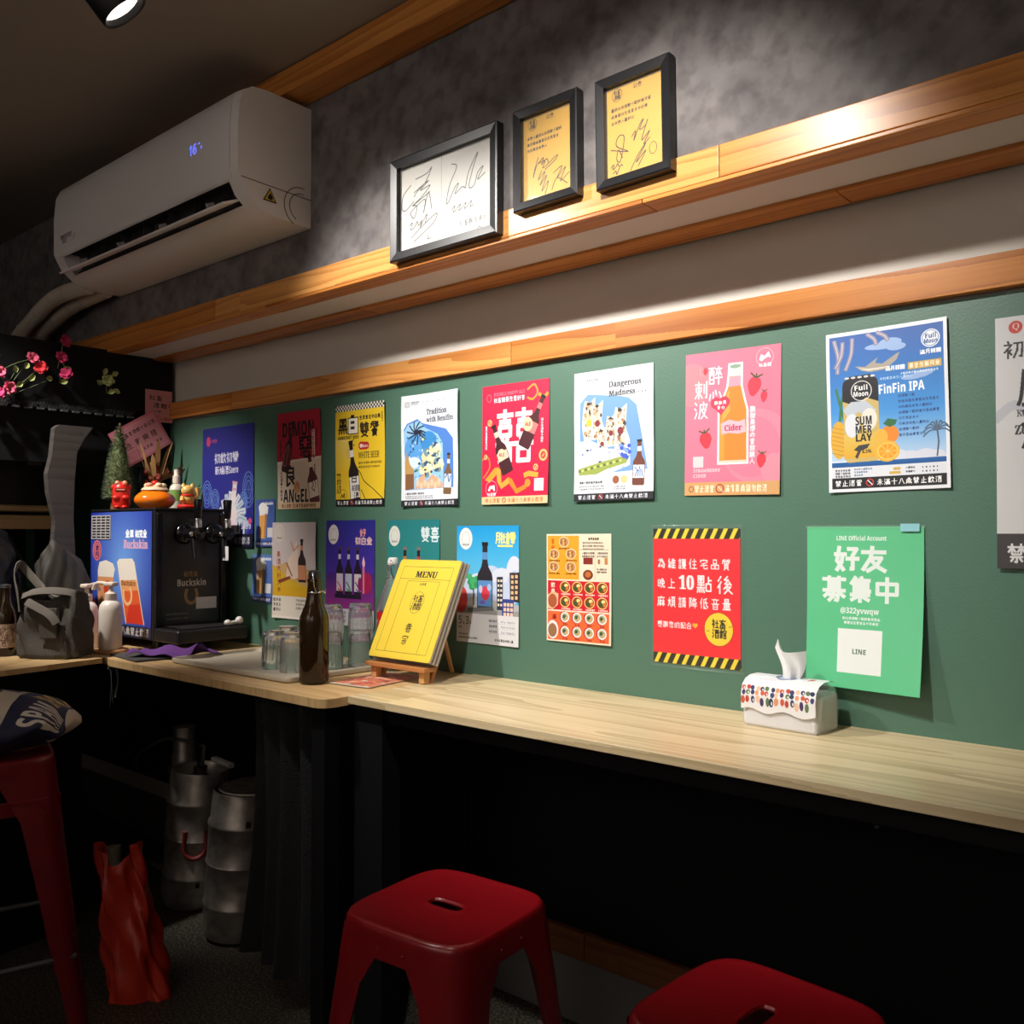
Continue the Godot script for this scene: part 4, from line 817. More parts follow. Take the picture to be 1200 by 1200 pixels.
func pr_note(k: int) -> Image:
	if k == 0:
		var a := img(200, 300, c3(206, 140, 140))
		EL(a, 160, 270, 30, 20, c3(190, 110, 110)); CJ(a, "社畜", 30, 50, 44, 48, 5, c3(60, 40, 44), 52); CJ(a, "酒館", 60, 120, 44, 48, 5, c3(60, 40, 44), 56); LN(a, [178, 124, 178, 156], 6, c3(60, 40, 44)); FZ(a, 50, 190, 3, 20, 3, c3(90, 60, 60)); CV(a, [70, 280, 100, 240, 120, 280, 150, 250], 4, c3(170, 90, 90))
		return a
	var im := img(500, 360, c3(204, 112, 128))
	R(im, 22, 22, 456, 316, c3(212, 140, 148)); EL(im, 130, 280, 70, 40, c3(200, 120, 130))
	CJ(im, "社畜香酒館小吃公克".replace("小", "十").replace("吃", "合"), 84, 74, 36, 38, 4.6, c3(60, 40, 44), 42); CJ(im, "生意興隆", 96, 162, 56, 58, 6, c3(60, 40, 44), 90); CJ(im, "友克金 意告", 230, 262, 28, 30, 3.6, c3(60, 40, 44), 36)
	return im
func pr_menu_cover() -> Image:
	var im := img(420, 540, c3(220, 190, 52))
	var k0 := c3(70, 64, 30)
	for e in [[34, 34, 352, 476], [96, 116, 226, 394]]:
		for q in [[e[0], e[1], e[2], 2], [e[0], e[1] + e[3], e[2], 2], [e[0], e[1], 2, e[3]], [e[0] + e[2], e[1], 2, e[3]]]: R(im, q[0], q[1], q[2], q[3], k0)
	R(im, 34, 104, 352, 2, k0); TX(im, "MENU", 138, 60, 150, 36, c3(40, 36, 20), "serif_bold"); FZ(im, 188, 126, 3, 14, 2, k0)
	RG(im, 212, 236, 44, 60, 2, k0); CJ(im, "社畜", 180, 194, 32, 40, 4.6, c3(50, 46, 20), 33); CJ(im, "酒館", 182, 238, 32, 40, 4.6, c3(50, 46, 20), 33)
	CJ(im, "卷宗", 190, 352, 44, 50, 5, c3(50, 46, 20), 66, true)
	return im
func pr_flyer() -> Image:
	var im := img(200, 280, c3(206, 120, 96))
	for k in 60:
		rng.seed = 300 + k
		EL(im, rng.randf() * 200, rng.randf() * 280, 6 + rng.randf() * 16, 4 + rng.randf() * 10, [c3(224, 200, 180), c3(190, 70, 60), c3(230, 160, 110), c3(150, 80, 70)][k % 4])
	R(im, 0, 0, 200, 8, c3(222, 210, 200)); R(im, 0, 272, 200, 8, c3(222, 210, 200))
	return im
func pr_beer_label() -> Image:
	var im := img(200, 160, c3(176, 150, 130))
	for k in 30:
		rng.seed = 700 + k
		CV(im, [rng.randf() * 200, rng.randf() * 160, rng.randf() * 200, rng.randf() * 160, rng.randf() * 200, rng.randf() * 160], 4, [c3(70, 50, 46), c3(110, 60, 50), c3(206, 186, 166)][k % 3])
	return im
func pr_bottle_red() -> Image:
	var im := img(256, 128, c3(176, 26, 40))
	for k in 9: EL(im, 10 + k * 29, 30 + (k * 37) % 70, 12, 12, c3(230, 220, 216)); EL(im, 22 + k * 29, 40 + (k * 37) % 70, 9, 6, c3(226, 216, 210))
	return im

# ---------- surfaces ----------
func wood(w: int, h: int, light: Color, dark: Color, rings: float, seed_: int, contrast := 1.0, sway := 0.55, along := 0.7) -> ImageTexture:
	var nz := FastNoiseLite.new()
	nz.seed = seed_; nz.frequency = 0.004; nz.fractal_octaves = 3
	var fine := FastNoiseLite.new()
	fine.seed = seed_ + 9; fine.frequency = 0.03
	var im := Image.create_empty(w, h, false, Image.FORMAT_RGB8)
	for y in h:
		for x in w:
			var a := nz.get_noise_2d(x * along, y * 2.2)
			var g := (float(y) / h + a * sway) * rings
			g = g - floorf(g)
			var t := pow(g, 2.2) * 0.75 + 0.22 * fine.get_noise_2d(x * 0.16, y * 5.0) + 0.12 + 0.25 * nz.get_noise_2d(x * 0.3 + 700, y * 0.6)
			im.set_pixel(x, y, light.lerp(dark, clampf(t * contrast, 0, 1)))
	return tex(im)
func noise_tex(size: int, freq: float, oct: int, seed_: int, stops: Array, normal := false, strength := 4.0) -> NoiseTexture2D:
	var f := FastNoiseLite.new()
	f.seed = seed_; f.frequency = freq; f.fractal_octaves = oct
	var t := NoiseTexture2D.new()
	t.width = size; t.height = size; t.seamless = true; t.noise = f
	if normal: t.as_normal_map = true; t.bump_strength = strength
	else:
		var g := Gradient.new()
		var o := PackedFloat32Array(); var c := PackedColorArray()
		for s in stops: o.append(s[0]); c.append(s[1])
		g.offsets = o; g.colors = c
		t.color_ramp = g
	return t
func triplanar(m: StandardMaterial3D, s: float):
	m.uv1_triplanar = true; m.uv1_world_triplanar = true; m.uv1_scale = Vector3(s, s, s)
func relief(m: StandardMaterial3D, t: Texture2D, k: float):
	m.normal_enabled = true; m.normal_texture = t; m.normal_scale = k

func materials():
	var peel := noise_tex(512, 0.05, 2, 3, [], true, 3.0)
	var weave := noise_tex(256, 0.2, 2, 8, [], true, 3.0)
	var g := mat("green_paint", c3(78, 114, 97), 0.42)
	relief(g, peel, 0.13); triplanar(g, 6.0)
	mat("white_plaster", c3(206, 202, 194), 0.8)
	mat("soffit_white", c3(214, 206, 200), 0.7)
	var cc := mat("concrete_paper", Color.WHITE, 0.78, 0.0, noise_tex(1024, 0.009, 6, 11, [[0.0, c3(92, 87, 88)], [0.4, c3(112, 106, 106)], [0.6, c3(119, 113, 112)], [1.0, c3(132, 126, 124)]]))
	triplanar(cc, 0.8); relief(cc, peel, 0.25)
	cc.detail_enabled = true; cc.detail_blend_mode = BaseMaterial3D.BLEND_MODE_MUL
	cc.detail_albedo = noise_tex(1024, 0.02, 6, 21, [[0.0, c3(188, 186, 186)], [0.36, c3(224, 222, 222)], [0.56, c3(246, 246, 246)], [1.0, c3(255, 255, 255)]])
	cc.detail_uv_layer = BaseMaterial3D.DETAIL_UV_1
	mat("ceiling_paint", c3(146, 136, 128), 0.9)
	mat("low_wall_shade", c3(104, 102, 100), 0.7); mat("dark_wall", c3(34, 33, 35), 0.7)  # first grey: dimness of the low white wall put into its colour
	mat("room_wall", c3(196, 190, 186), 0.85)
	var w1 := wood(512, 128, c3(216, 146, 74), c3(172, 100, 44), 5.0, 4, 1.0, 0.4, 0.22)
	var w2 := wood(512, 128, c3(206, 136, 68), c3(158, 90, 40), 4.0, 31, 1.0, 0.4, 0.2)
	var w3 := wood(512, 128, c3(222, 158, 90), c3(180, 112, 56), 6.0, 77, 1.0, 0.45, 0.3)
	for k in 3:
		var m := mat("pine_%d" % k, Color.WHITE, 0.3, 0.0, [w1, w2, w3][k])
		m.metallic_specular = 0.4
		m.uv1_scale = Vector3(0.9, 7.0, 1)
	var pd := mat("pine_shaded", c3(150, 140, 132), 0.5, 0.0, w2)  # same pine, with the shade below the bar multiplied into its colour
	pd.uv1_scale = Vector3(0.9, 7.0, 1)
	var oak := mat("oak_laminate", Color.WHITE, 0.36, 0.0, wood(1024, 256, c3(222, 202, 162), c3(178, 156, 116), 5.0, 12, 0.9, 0.5, 0.12))
	oak.uv1_scale = Vector3(0.7, 2.4, 1)
	var bam := mat("bamboo_board", Color.WHITE, 0.4, 0.0, wood(512, 256, c3(214, 180, 130), c3(176, 138, 90), 9.0, 55, 0.8, 0.3, 0.2))
	bam.uv1_scale = Vector3(0.8, 2.6, 1)
	var bam2 := mat("bamboo_turned", Color.WHITE, 0.4, 0.0, bam.albedo_texture)
	bam2.uv1_scale = Vector3(2.6, 0.8, 1)
	var gw := mat("grey_wood", Color.WHITE, 0.6, 0.0, wood(256, 128, c3(70, 64, 60), c3(50, 46, 43), 7.0, 61, 1.0, 0.25, 0.2))
	gw.uv1_scale = Vector3(3.0, 3.0, 1)
	mat("easel_wood", c3(178, 118, 66), 0.5); mat("easel_wood_pale", c3(204, 152, 96), 0.5)
	var fl := mat("floor_terrazzo", Color.WHITE, 0.55, 0.0, noise_tex(512, 0.09, 3, 5, [[0.0, c3(24, 23, 21)], [0.45, c3(44, 42, 37)], [0.58, c3(84, 79, 68)], [1.0, c3(130, 122, 104)]]))
	triplanar(fl, 2.5)
	mat("black_panel", c3(17, 17, 19), 0.6); M.black_panel.metallic_specular = 0.3; mat("black_plastic", c3(22, 22, 24), 0.4); mat("black_gloss", c3(16, 16, 18), 0.16); mat("black_cloth", c3(20, 20, 22), 0.9)
	relief(M.black_cloth, weave, 0.6); triplanar(M.black_cloth, 3.0)
	mat("frame_black", c3(30, 30, 33), 0.32); mat("chrome", c3(200, 200, 204), 0.18, 1.0)
	var st := mat("keg_steel", Color.WHITE, 0.42, 0.75, noise_tex(256, 0.02, 4, 14, [[0.0, c3(126, 118, 112)], [0.5, c3(172, 164, 156)], [1.0, c3(196, 190, 182)]]))
	triplanar(st, 4.0)
	mat("keg_red", c3(120, 34, 30), 0.6); mat("ac_white", c3(222, 217, 217), 0.42); mat("ac_dark", c3(52, 50, 52), 0.6); mat("ac_vane", c3(170, 164, 164), 0.5); mat("pipe_wrap", c3(196, 184, 170), 0.75)
	mat("paint_red", c3(132, 13, 22), 0.3); M.paint_red.clearcoat_enabled = true; M.paint_red.clearcoat = 0.5; M.paint_red.clearcoat_roughness = 0.2
	mat("paint_dark_red", c3(108, 14, 24), 0.34)
	mat("paper_edge", c3(196, 186, 170), 0.8); mat("cover_grey", c3(120, 112, 104), 0.7)
	glassy("clear_glass", c3(250, 252, 250), 0.06); glassy("amber_glass", c3(74, 44, 16), 0.10, 0.04)
	mat("brown_glass", c3(34, 21, 9), 0.07)
	pane("matte_acrylic", c3(240, 240, 240), 0.02, 0.3); pane("picture_glass", c3(240, 240, 240), 0.04, 0.03); pane("laminate", c3(214, 232, 224), 0.03, 0.1); pane("clear_film", c3(244, 244, 248), 0.2, 0.12)
	var ta := mat("tray_beige", c3(186, 176, 158), 0.6)
	relief(ta, weave, 0.2); triplanar(ta, 4.0)
	mat("tissue_white", c3(226, 226, 228), 0.9); M.tissue_white.backlight_enabled = true; M.tissue_white.backlight = c3(120, 120, 120)
	mat("soap_white", c3(226, 214, 202), 0.36); mat("soap_cap", c3(216, 200, 184), 0.4)
	var can := mat("grey_canvas", c3(74, 70, 64), 0.92)
	relief(can, weave, 0.9); triplanar(can, 5.0)
	mat("canvas_strap", c3(104, 97, 88), 0.9)
	var pc := mat("purple_cloth", c3(96, 52, 122), 0.95)
	relief(pc, weave, 1.0); triplanar(pc, 6.0)
	mat("rubber_mat", c3(64, 62, 60), 0.85); mat("white_plastic", c3(222, 218, 214), 0.35); mat("cork_wood", c3(176, 128, 80), 0.6)
	mat("ceramic_orange", c3(232, 118, 22), 0.12); mat("ceramic_cream", c3(226, 196, 160), 0.3); mat("vinyl_red", c3(206, 40, 30), 0.3); mat("vinyl_pale", c3(232, 150, 120), 0.4)
	mat("gold_figure", c3(224, 176, 96), 0.3); mat("fir_green", c3(70, 92, 62), 0.9); mat("fir_frost", c3(186, 192, 162), 0.9); mat("bark", c3(120, 82, 52), 0.8)
	mat("straw", c3(150, 110, 66), 0.9); mat("dried_red", c3(120, 40, 30), 0.9); mat("pale_cap", c3(206, 196, 180), 0.4); mat("label_green", c3(116, 150, 70), 0.5)
	mat("petal_magenta", c3(190, 44, 96), 0.8); mat("petal_pink", c3(216, 90, 120), 0.8); mat("petal_red", c3(200, 40, 50), 0.8); mat("leaf_pale", c3(150, 158, 92), 0.7); mat("stem_green", c3(90, 100, 60), 0.8)
	mat("bag_black_film", c3(20, 20, 22), 0.28); mat("bag_brown", c3(46, 40, 34), 0.7); mat("bag_red_film", c3(196, 48, 28), 0.38)
	mat("sticker_yellow", c3(214, 180, 50), 0.5); mat("tape_blue", c3(140, 200, 210), 0.5); mat("gold_ink", c3(150, 116, 60), 0.5); mat("metal_grey", c3(96, 98, 100), 0.4, 0.6); mat("filter_clear", c3(120, 120, 118), 0.25)
	var led := mat("display_blue", c3(90, 110, 220), 0.4)
	led.emission_enabled = true; led.emission = c3(90, 110, 255); led.emission_energy_multiplier = 1.4
	var lens := mat("lamp_lens", Color.WHITE, 0.5)
	lens.emission_enabled = true; lens.emission = c3(255, 244, 226); lens.emission_energy_multiplier = 5.0

const LAMPS := [   # x, y, z of the lens; what it points at; energy; half angle; softness; label
	[Vector3(-1.83, 2.15, 1.11), Vector3(-1.32, 1.08, 0.0), 2.1, 34.0, 0.9, "black track spotlight on the rail aimed at the poster wall behind the menu"],
	[Vector3(-2.75, 2.15, 1.1), Vector3(-2.8, 0.98, 0.27), 3.0, 26.0, 0.8, "black track spotlight on the rail aimed at the beer dispenser corner"],
	[Vector3(-0.814, 2.15, 1.09), Vector3(-0.95, 1.2, 0.0), 2.15, 37.0, 0.8, "black track spotlight on the rail aimed at the framed autographs"],
	[Vector3(-1.77, 2.155, 0.8), Vector3(-1.436, 1.105, 0.0), 0.5, 38.0, 1.0, "black cylindrical spotlight hanging beside the white air conditioner"],
	[Vector3(-1.6, 2.15, 2.2), Vector3(-1.6, 2.05, 3.2), 3.2, 60.0, 1.0, "added unseen fill spotlight washing the left part of the opposite wall"],  # added out of view, fills the room by bounce off this wall
	[Vector3(0.2, 2.15, 2.2), Vector3(0.2, 2.05, 3.2), 3.2, 60.0, 1.0, "added unseen fill spotlight washing the right part of the opposite wall"],  # second added fill lamp, also out of view
]
func _ready():
	# camera
	var cam := Camera3D.new()
	cam.name = "camera"; add_child(cam)
	cam.position = Vector3(0, 1.103, 1.66)
	cam.rotation_degrees = Vector3(1.3, 40.64, 0)
	cam.fov = rad_to_deg(2.0 * atan(600.0 / 1060.0)); cam.near = 0.02; cam.far = 50.0
	cam.current = true
	# environment: a closed room at night, nothing outside
	var we := WorldEnvironment.new()
	var en := Environment.new()
	en.background_mode = Environment.BG_COLOR; en.background_color = Color.BLACK
	en.tonemap_mode = Environment.TONE_MAPPER_LINEAR; en.tonemap_exposure = 1.0
	en.sdfgi_enabled = true; en.ssao_enabled = true; en.ssil_enabled = true
	we.environment = en; we.name = "environment"; add_child(we)
	materials()
	for k in LAMPS.size(): spot_lamp(k)
	setting()
	prints_on_wall()
	frames()
	air_conditioner()
	counters()
	dispenser()
	on_dispenser()
	on_counter()
	left_side()
	under_counter()
	stools()

func spot_lamp(k: int):
	var a: Array = LAMPS[k]
	var o := thing("track_spotlight", a[5], "spotlight", a[0])
	var d: Vector3 = (a[1] - a[0]).normalized()
	# local frame: +y along the beam's reverse
	var X := Transform3D(Basis(Quaternion(Vector3.DOWN, d)), Vector3.ZERO)
	var mb := MB.new(); mb.X = X
	mb.lathe([Vector2(0.0, 0.13), Vector2(0.03, 0.13), Vector2(0.046, 0.12), Vector2(0.05, 0.1), Vector2(0.05, 0.0), Vector2(0.049, -0.002), Vector2(0.044, 0.0), Vector2(0.039, 0.012)], 32)
	part("can", mb, M.black_plastic, o)
	mb = MB.new(); mb.X = X
	mb.lathe([Vector2(0.04, 0.011), Vector2(0.0, 0.009)], 32)
	var l := part("lens", mb, M.lamp_lens, o)
	l.set_meta("label", "glowing white lamp face")
	var top := X * Vector3(0, 0.08, 0)
	var up := Vector3(top.x, 2.262 - a[0].y, top.z)
	part("bracket_arm", tb([top, Vector3(top.x, maxf(top.y, up.y - 0.02), top.z), up], 0.009, 8), M.black_plastic, o)
	part("track_adapter", rb(up + Vector3(0, -0.006, 0), Vector3(0.09, 0.024, 0.034), 0.004), M.black_plastic, o)
	var s := SpotLight3D.new()
	s.name = "beam"; o.add_child(s)
	s.position = d * 0.012
	s.look_at_from_position(o.position + s.position, a[1], Vector3.RIGHT)
	s.light_energy = a[2]; s.light_color = Color(1.0, 0.98, 0.95); s.spot_angle = a[3]; s.spot_angle_attenuation = a[4]
	s.light_size = 0.032; s.spot_range = 9.0; s.spot_attenuation = 2.0; s.shadow_enabled = true

func planks(called: String, xs: Array, y: float, z: float, h: float, d: float, mats: Array, label: String):
	var o := Node3D.new()
	o.name = called; add_child(o)
	o.set_meta("kind", "structure"); o.set_meta("label", label)
	for i in xs.size() - 1:
		part("plank", rb(Vector3((xs[i] + xs[i + 1]) / 2, y, z), Vector3(xs[i + 1] - xs[i] - 0.0012, h, d), 0.002, 1), M[mats[i % mats.size()]], o)

func setting():
	const XL := -4.3
	const XR := 1.7
	const ZF := 3.2
	const H := 2.275
	struct("floor", bx(Vector3((XL + XR) / 2, -0.05, ZF / 2), Vector3(XR - XL, 0.1, ZF)), M.floor_terrazzo)
	struct("ceiling", bx(Vector3((XL + XR) / 2, H + 0.05, ZF / 2), Vector3(XR - XL, 0.1, ZF)), M.ceiling_paint)
	struct("wall_left", bx(Vector3(XL - 0.05, H / 2, ZF / 2), Vector3(0.1, H, ZF)), M.dark_wall)
	struct("wall_right", bx(Vector3(XR + 0.05, H / 2, ZF / 2), Vector3(0.1, H, ZF)), M.room_wall)
	struct("wall_front", bx(Vector3((XL + XR) / 2, H / 2, ZF + 0.05), Vector3(XR - XL, H, 0.1)), M.room_wall)
	var b := struct("wall_back", bx(Vector3((XL + XR) / 2, H / 2, -0.06), Vector3(XR - XL, H, 0.1)), M.white_plaster)
	part("green_panel", bx(Vector3((XL + XR) / 2, 1.118, -0.006), Vector3(XR - XL, 0.764, 0.012)), M.green_paint, b).set_meta("label", "dark green painted wall panel with a fine orange-peel texture")
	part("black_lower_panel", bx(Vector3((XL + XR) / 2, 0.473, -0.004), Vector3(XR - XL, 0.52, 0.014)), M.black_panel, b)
	part("shaded_low_wall", bx(Vector3((XL + XR) / 2, 0.075, -0.004), Vector3(XR - XL, 0.148, 0.014)), M.low_wall_shade, b)  # low part of the white wall, its shade painted in as grey
	struct("wall_upper", bx(Vector3((XL + XR) / 2, (1.7205 + H) / 2, 0.121), Vector3(XR - XL, H - 1.7205, 0.238)), M.concrete_paper)
	# wooden mouldings
	planks("trim_1", [-3.6, -2.35, -0.742, 0.4, XR], 1.749, 0.236, 0.058, 0.014, ["pine_1", "pine_2", "pine_0"], "orange wooden strip along the foot of the grey bulkhead")
	planks("trim_2", [-3.6, -2.1, -0.9, 0.3, XR], 1.7165, 0.212, 0.008, 0.06, ["pine_0", "pine_1"], "wooden strip under the front edge of the bulkhead")
	planks("trim_3", [-3.6, -1.9, -0.6, XR], 1.714, 0.039, 0.012, 0.078, ["pine_1", "pine_0"], "wooden strip where the soffit meets the white wall")
	planks("trim_4", [-4.2, -2.62, -1.413, -0.2, XR], 1.5345, 0.008, 0.058, 0.02, ["pine_0", "pine_2", "pine_1"], "wooden rail between the white wall and the green panel")
	planks("trim_5", [-2.7, -2.2, -0.9, XR], 2.243, 0.28, 0.062, 0.076, ["pine_1", "pine_0", "pine_2"], "wooden cornice between the bulkhead and the ceiling")
	planks("trim_6", [-1.9, -1.2, 0.1, XR], 0.18, 0.006, 0.062, 0.02, ["pine_shaded"], "wooden rail low on the wall behind the stools")
	struct("trim_7", bx(Vector3(-1.3, 1.7175, 0.13), Vector3(5.9, 0.006, 0.104)), M.soffit_white)
	for z in [1.1, 2.2]:  # second rail carries the added fill lamps
		var t := thing("light_track", "black ceiling rail for the spotlights %s" % ("facing the green wall" if z < 2 else "added as fill, facing the opposite wall"), "light track", Vector3(-1.3, 2.268, z))
		part("rail", bx(Vector3.ZERO, Vector3(3.6, 0.014, 0.034)), M.black_plastic, t)
		part("end_cap", bx(Vector3(1.81, 0, 0), Vector3(0.02, 0.014, 0.036)), M.black_plastic, t); part("end_cap", bx(Vector3(-1.81, 0, 0), Vector3(0.02, 0.014, 0.036)), M.black_plastic, t)

# a sheet of paper against the wall, a little curled at its free edges
func sheet(w: float, h: float, lift: float, kind: int, thick := 0.0006) -> MB:
	var mb := MB.new()
	var P := []
	for i in 9:
		var a := PackedVector3Array()
		for j in 7:
			var u := j / 6.0; var v := i / 8.0
			var z := 0.0
			match kind:
				0: z = lift * (0.5 - 0.5 * cos(v * TAU * 1.5)) * 0.4 + lift * v * v
				1: z = lift * pow(v, 2.0) * (0.35 + 0.65 * u)
				2: z = lift * (pow(absf(u - 0.5) * 2, 3.0) + 0.3 * sin(v * 7.0) + 0.3)
				3: z = lift * (0.4 + 0.4 * sin(v * 5.0 + u * 2.0)) + lift * 0.5 * pow(1.0 - v, 4.0)
			a.append(Vector3((u - 0.5) * w, (v - 0.5) * -h, z + thick))
		P.append(a)
	for i in 8:
		for j in 6:
			var q := [P[i + 1][j], P[i + 1][j + 1], P[i][j + 1], P[i][j]]
			var nn := []
			for k in [[i + 1, j], [i + 1, j + 1], [i, j + 1], [i, j]]:
				var du: Vector3 = P[k[0]][mini(k[1] + 1, 6)] - P[k[0]][maxi(k[1] - 1, 0)]
				var dv: Vector3 = P[maxi(k[0] - 1, 0)][k[1]] - P[mini(k[0] + 1, 8)][k[1]]
				nn.append(du.cross(dv).normalized())
			var ta := Vector2(j / 6.0, (i + 1) / 8.0); var tc := Vector2((j + 1) / 6.0, i / 8.0)
			mb.tri(q[0], q[1], q[2], nn[0], nn[1], nn[2], ta, Vector2(tc.x, ta.y), tc)
			mb.tri(q[0], q[2], q[3], nn[0], nn[2], nn[3], ta, tc, Vector2(ta.x, tc.y))
			var z := Vector3(0, 0, thick)
			mb.tri(q[0] - z, q[2] - z, q[1] - z, -nn[0], -nn[2], -nn[1], ta, tc, Vector2(tc.x, ta.y))
			mb.tri(q[0] - z, q[3] - z, q[2] - z, -nn[0], -nn[3], -nn[2], ta, Vector2(ta.x, tc.y), tc)
	return mb

func poster(called: String, im: Image, x0: float, x1: float, y0: float, y1: float, turn: float, kind: int, lift: float, label: String, rough := 0.5, group := "posters on the green wall") -> MeshInstance3D:
	var m := mat("print_%d" % M.size(), Color.WHITE, rough, 0.0, tex(im))
	m.texture_repeat = false
	var o := single(called, sheet(x1 - x0, y1 - y0, lift, kind), m, label, "poster", Vector3((x0 + x1) / 2, (y0 + y1) / 2, 0.0012), group)
	o.rotation_degrees.z = turn
	return o

func prints_on_wall():
	poster("poster", pr_soju_night(), -2.818, -2.512, 1.055, 1.456, 0.3, 0, 0.004, "tall navy poster with pale ferris wheels, right behind the beer dispenser taps", 0.4)
	poster("poster", pr_demon(), -2.382, -2.167, 1.175, 1.471, 0.0, 3, 0.004, "half red, half cream poster reading DEMON above ANGEL")
	poster("poster", pr_blackwhite(), -2.096, -1.884, 1.178, 1.468, -0.3, 3, 0.004, "bright yellow poster with a checkered top and one leaning beer bottle")
	poster("poster", pr_collage(false), -1.812, -1.601, 1.172, 1.47, 0.2, 2, 0.004, "white poster titled Tradition with a blue flower collage")
	poster("poster", pr_xi(), -1.52, -1.308, 1.172, 1.465, 0.0, 1, 0.008, "crimson poster with a huge white double character and two dark bottles")
	poster("poster", pr_collage(true), -1.234, -1.024, 1.174, 1.466, 0.4, 0, 0.004, "white poster titled Dangerous Madness with cut-out bathers on blue")
	poster("poster", pr_pink(), -0.948, -0.74, 1.178, 1.47, -0.8, 1, 0.004, "pink poster with strawberries and a tall orange cider bottle")
	poster("poster", pr_finfin(), -0.647, -0.437, 1.178, 1.472, 0.8, 2, 0.003, "white-bordered blue beach poster with a black and gold can", 0.4)
	poster("poster", pr_soju_ink(), -0.365, -0.073, 1.044, 1.458, 0.0, 0, 0.004, "pale grey ink-wash poster cut off by the right edge of the photo")
	poster("poster", pr_pint(0), -2.502, -2.397, 1.058, 1.208, 0.0, 0, 0.002, "small blue card of a beer glass, upper of two stacked cards", 0.5, "small beer cards")
	poster("poster", pr_pint(1), -2.517, -2.406, 0.883, 1.034, -0.8, 0, 0.002, "small blue card of a beer glass, lower of two stacked cards", 0.5, "small beer cards")
	poster("poster", pr_collab(), -2.4, -2.182, 0.84, 1.134, 0.0, 2, 0.005, "beige and mustard poster behind the brown swing-top bottle")
	poster("poster", pr_three(), -2.14, -1.925, 0.838, 1.138, 0.0, 0, 0.003, "indigo poster of three dark bottles and a pink candle")
	poster("poster", pr_teal(), -1.872, -1.67, 0.845, 1.137, 0.0, 0, 0.003, "teal poster of two bottle necks partly behind the yellow menu")
	poster("poster", pr_city(), -1.608, -1.401, 0.828, 1.12, 0.0, 1, 0.003, "sky-blue poster of one dark bottle among lit toy towers")
	poster("poster", pr_food(), -1.316, -1.134, 0.853, 1.1, 0.3, 1, 0.004, "food picture menu in orange and red blocks with round dishes", 0.35)
	var n := poster("notice", pr_notice(), -1.0265, -0.8265, 0.83, 1.111, 0.0, 0, 0.0, "red laminated quiet-hours notice with yellow and black hazard stripes", 0.3)
	n.set_meta("category", "notice")
	var lm := MB.new(); lm.rbox(Vector3(0, 0, 0.0006), Vector3(0.212, 0.297, 0.0022), 0.001, 1)
	part("laminate", lm, M.laminate, n)
	var a := poster("notice", pr_account(), -0.689, -0.48, 0.862, 1.12, 0.0, 1, 0.035, "green laminated sign with large white characters above the tissue pack", 0.2)
	a.set_meta("category", "notice"); a.scale = Vector3(1, 1.132, 1); a.position = Vector3(-0.5845, 0.968, 0.0015)
	part("laminate_edge", bx(Vector3(0, 0.1285, 0.002), Vector3(0.215, 0.006, 0.0012)), M.laminate, a)
	part("tape_strip", bx(Vector3(0.082, 0.127, 0.004), Vector3(0.032, 0.012, 0.001)), M.tape_blue, a)

func frame(x0: float, x1: float, y0: float, y1: float, im: Image, label: String, bar: float, turn: float):
	var w := x1 - x0; var h := y1 - y0
	var o := thing("picture_frame", label, "picture frame", Vector3((x0 + x1) / 2, (y0 + y1) / 2, 0.2435), 0.0, "framed autographs on the bulkhead")
	o.rotation_degrees.z = turn
	for s in [-1, 1]:
		for e in 2:
			var W := w if e == 0 else h
			var H := h if e == 0 else w
			var mb := MB.new()
			mb.X = Transform3D(Basis(Vector3.BACK, (0.0 if s > 0 else PI) + (0.0 if e == 0 else PI / 2)), Vector3.ZERO)
			# mitred bar along the top of a W x H rectangle with a bevelled face
			var y := H / 2.0
			var A := [Vector3(-W / 2, y, 0), Vector3(W / 2, y, 0), Vector3(-W / 2, y, 0.02), Vector3(W / 2, y, 0.02), Vector3(-W / 2 + bar * 0.15, y - bar * 0.15, 0.022), Vector3(W / 2 - bar * 0.15, y - bar * 0.15, 0.022), Vector3(-W / 2 + bar, y - bar, 0.019), Vector3(W / 2 - bar, y - bar, 0.019), Vector3(-W / 2 + bar, y - bar, 0.004), Vector3(W / 2 - bar, y - bar, 0.004)]
			for q in 4: mb.face(A[q * 2 + 2], A[q * 2 + 3], A[q * 2 + 1], A[q * 2])
			mb.face(A[0], A[1], A[9], A[8])
			part("frame_bar", mb, M.frame_black, o)
	part("backing", bx(Vector3(0, 0, 0.003), Vector3(w - 0.006, h - 0.006, 0.005)), M.black_plastic, o)
	var m := mat("print_%d" % M.size(), Color.WHITE, 0.45, 0.0, tex(im))
	m.texture_repeat = false
	var mb := MB.new()
	var hw := w / 2 - bar + 0.001; var hh := h / 2 - bar + 0.001
	mb.face(Vector3(-hw, -hh, 0.0065), Vector3(hw, -hh, 0.0065), Vector3(hw, hh, 0.0065), Vector3(-hw, hh, 0.0065))
	part("signed_print", mb, m, o)
	part("pane", bx(Vector3(0, 0, 0.0098), Vector3(hw * 2, hh * 2, 0.0016)), M.matte_acrylic if w > 0.3 else M.picture_glass, o)

func frames():
	frame(-1.572, -1.24, 1.727, 1.963, pr_sign_double(), "wide black frame with two signed white pages", 0.021, 0.0)
	frame(-1.196, -1.033, 1.757, 1.966, pr_sign_gold(0), "narrow black frame with a gold signed sheet, between the other two frames", 0.018, 0.4)
	frame(-0.989, -0.827, 1.751, 1.962, pr_sign_gold(1), "black frame with a gold signed sheet, rightmost of the three", 0.018, 0.8)

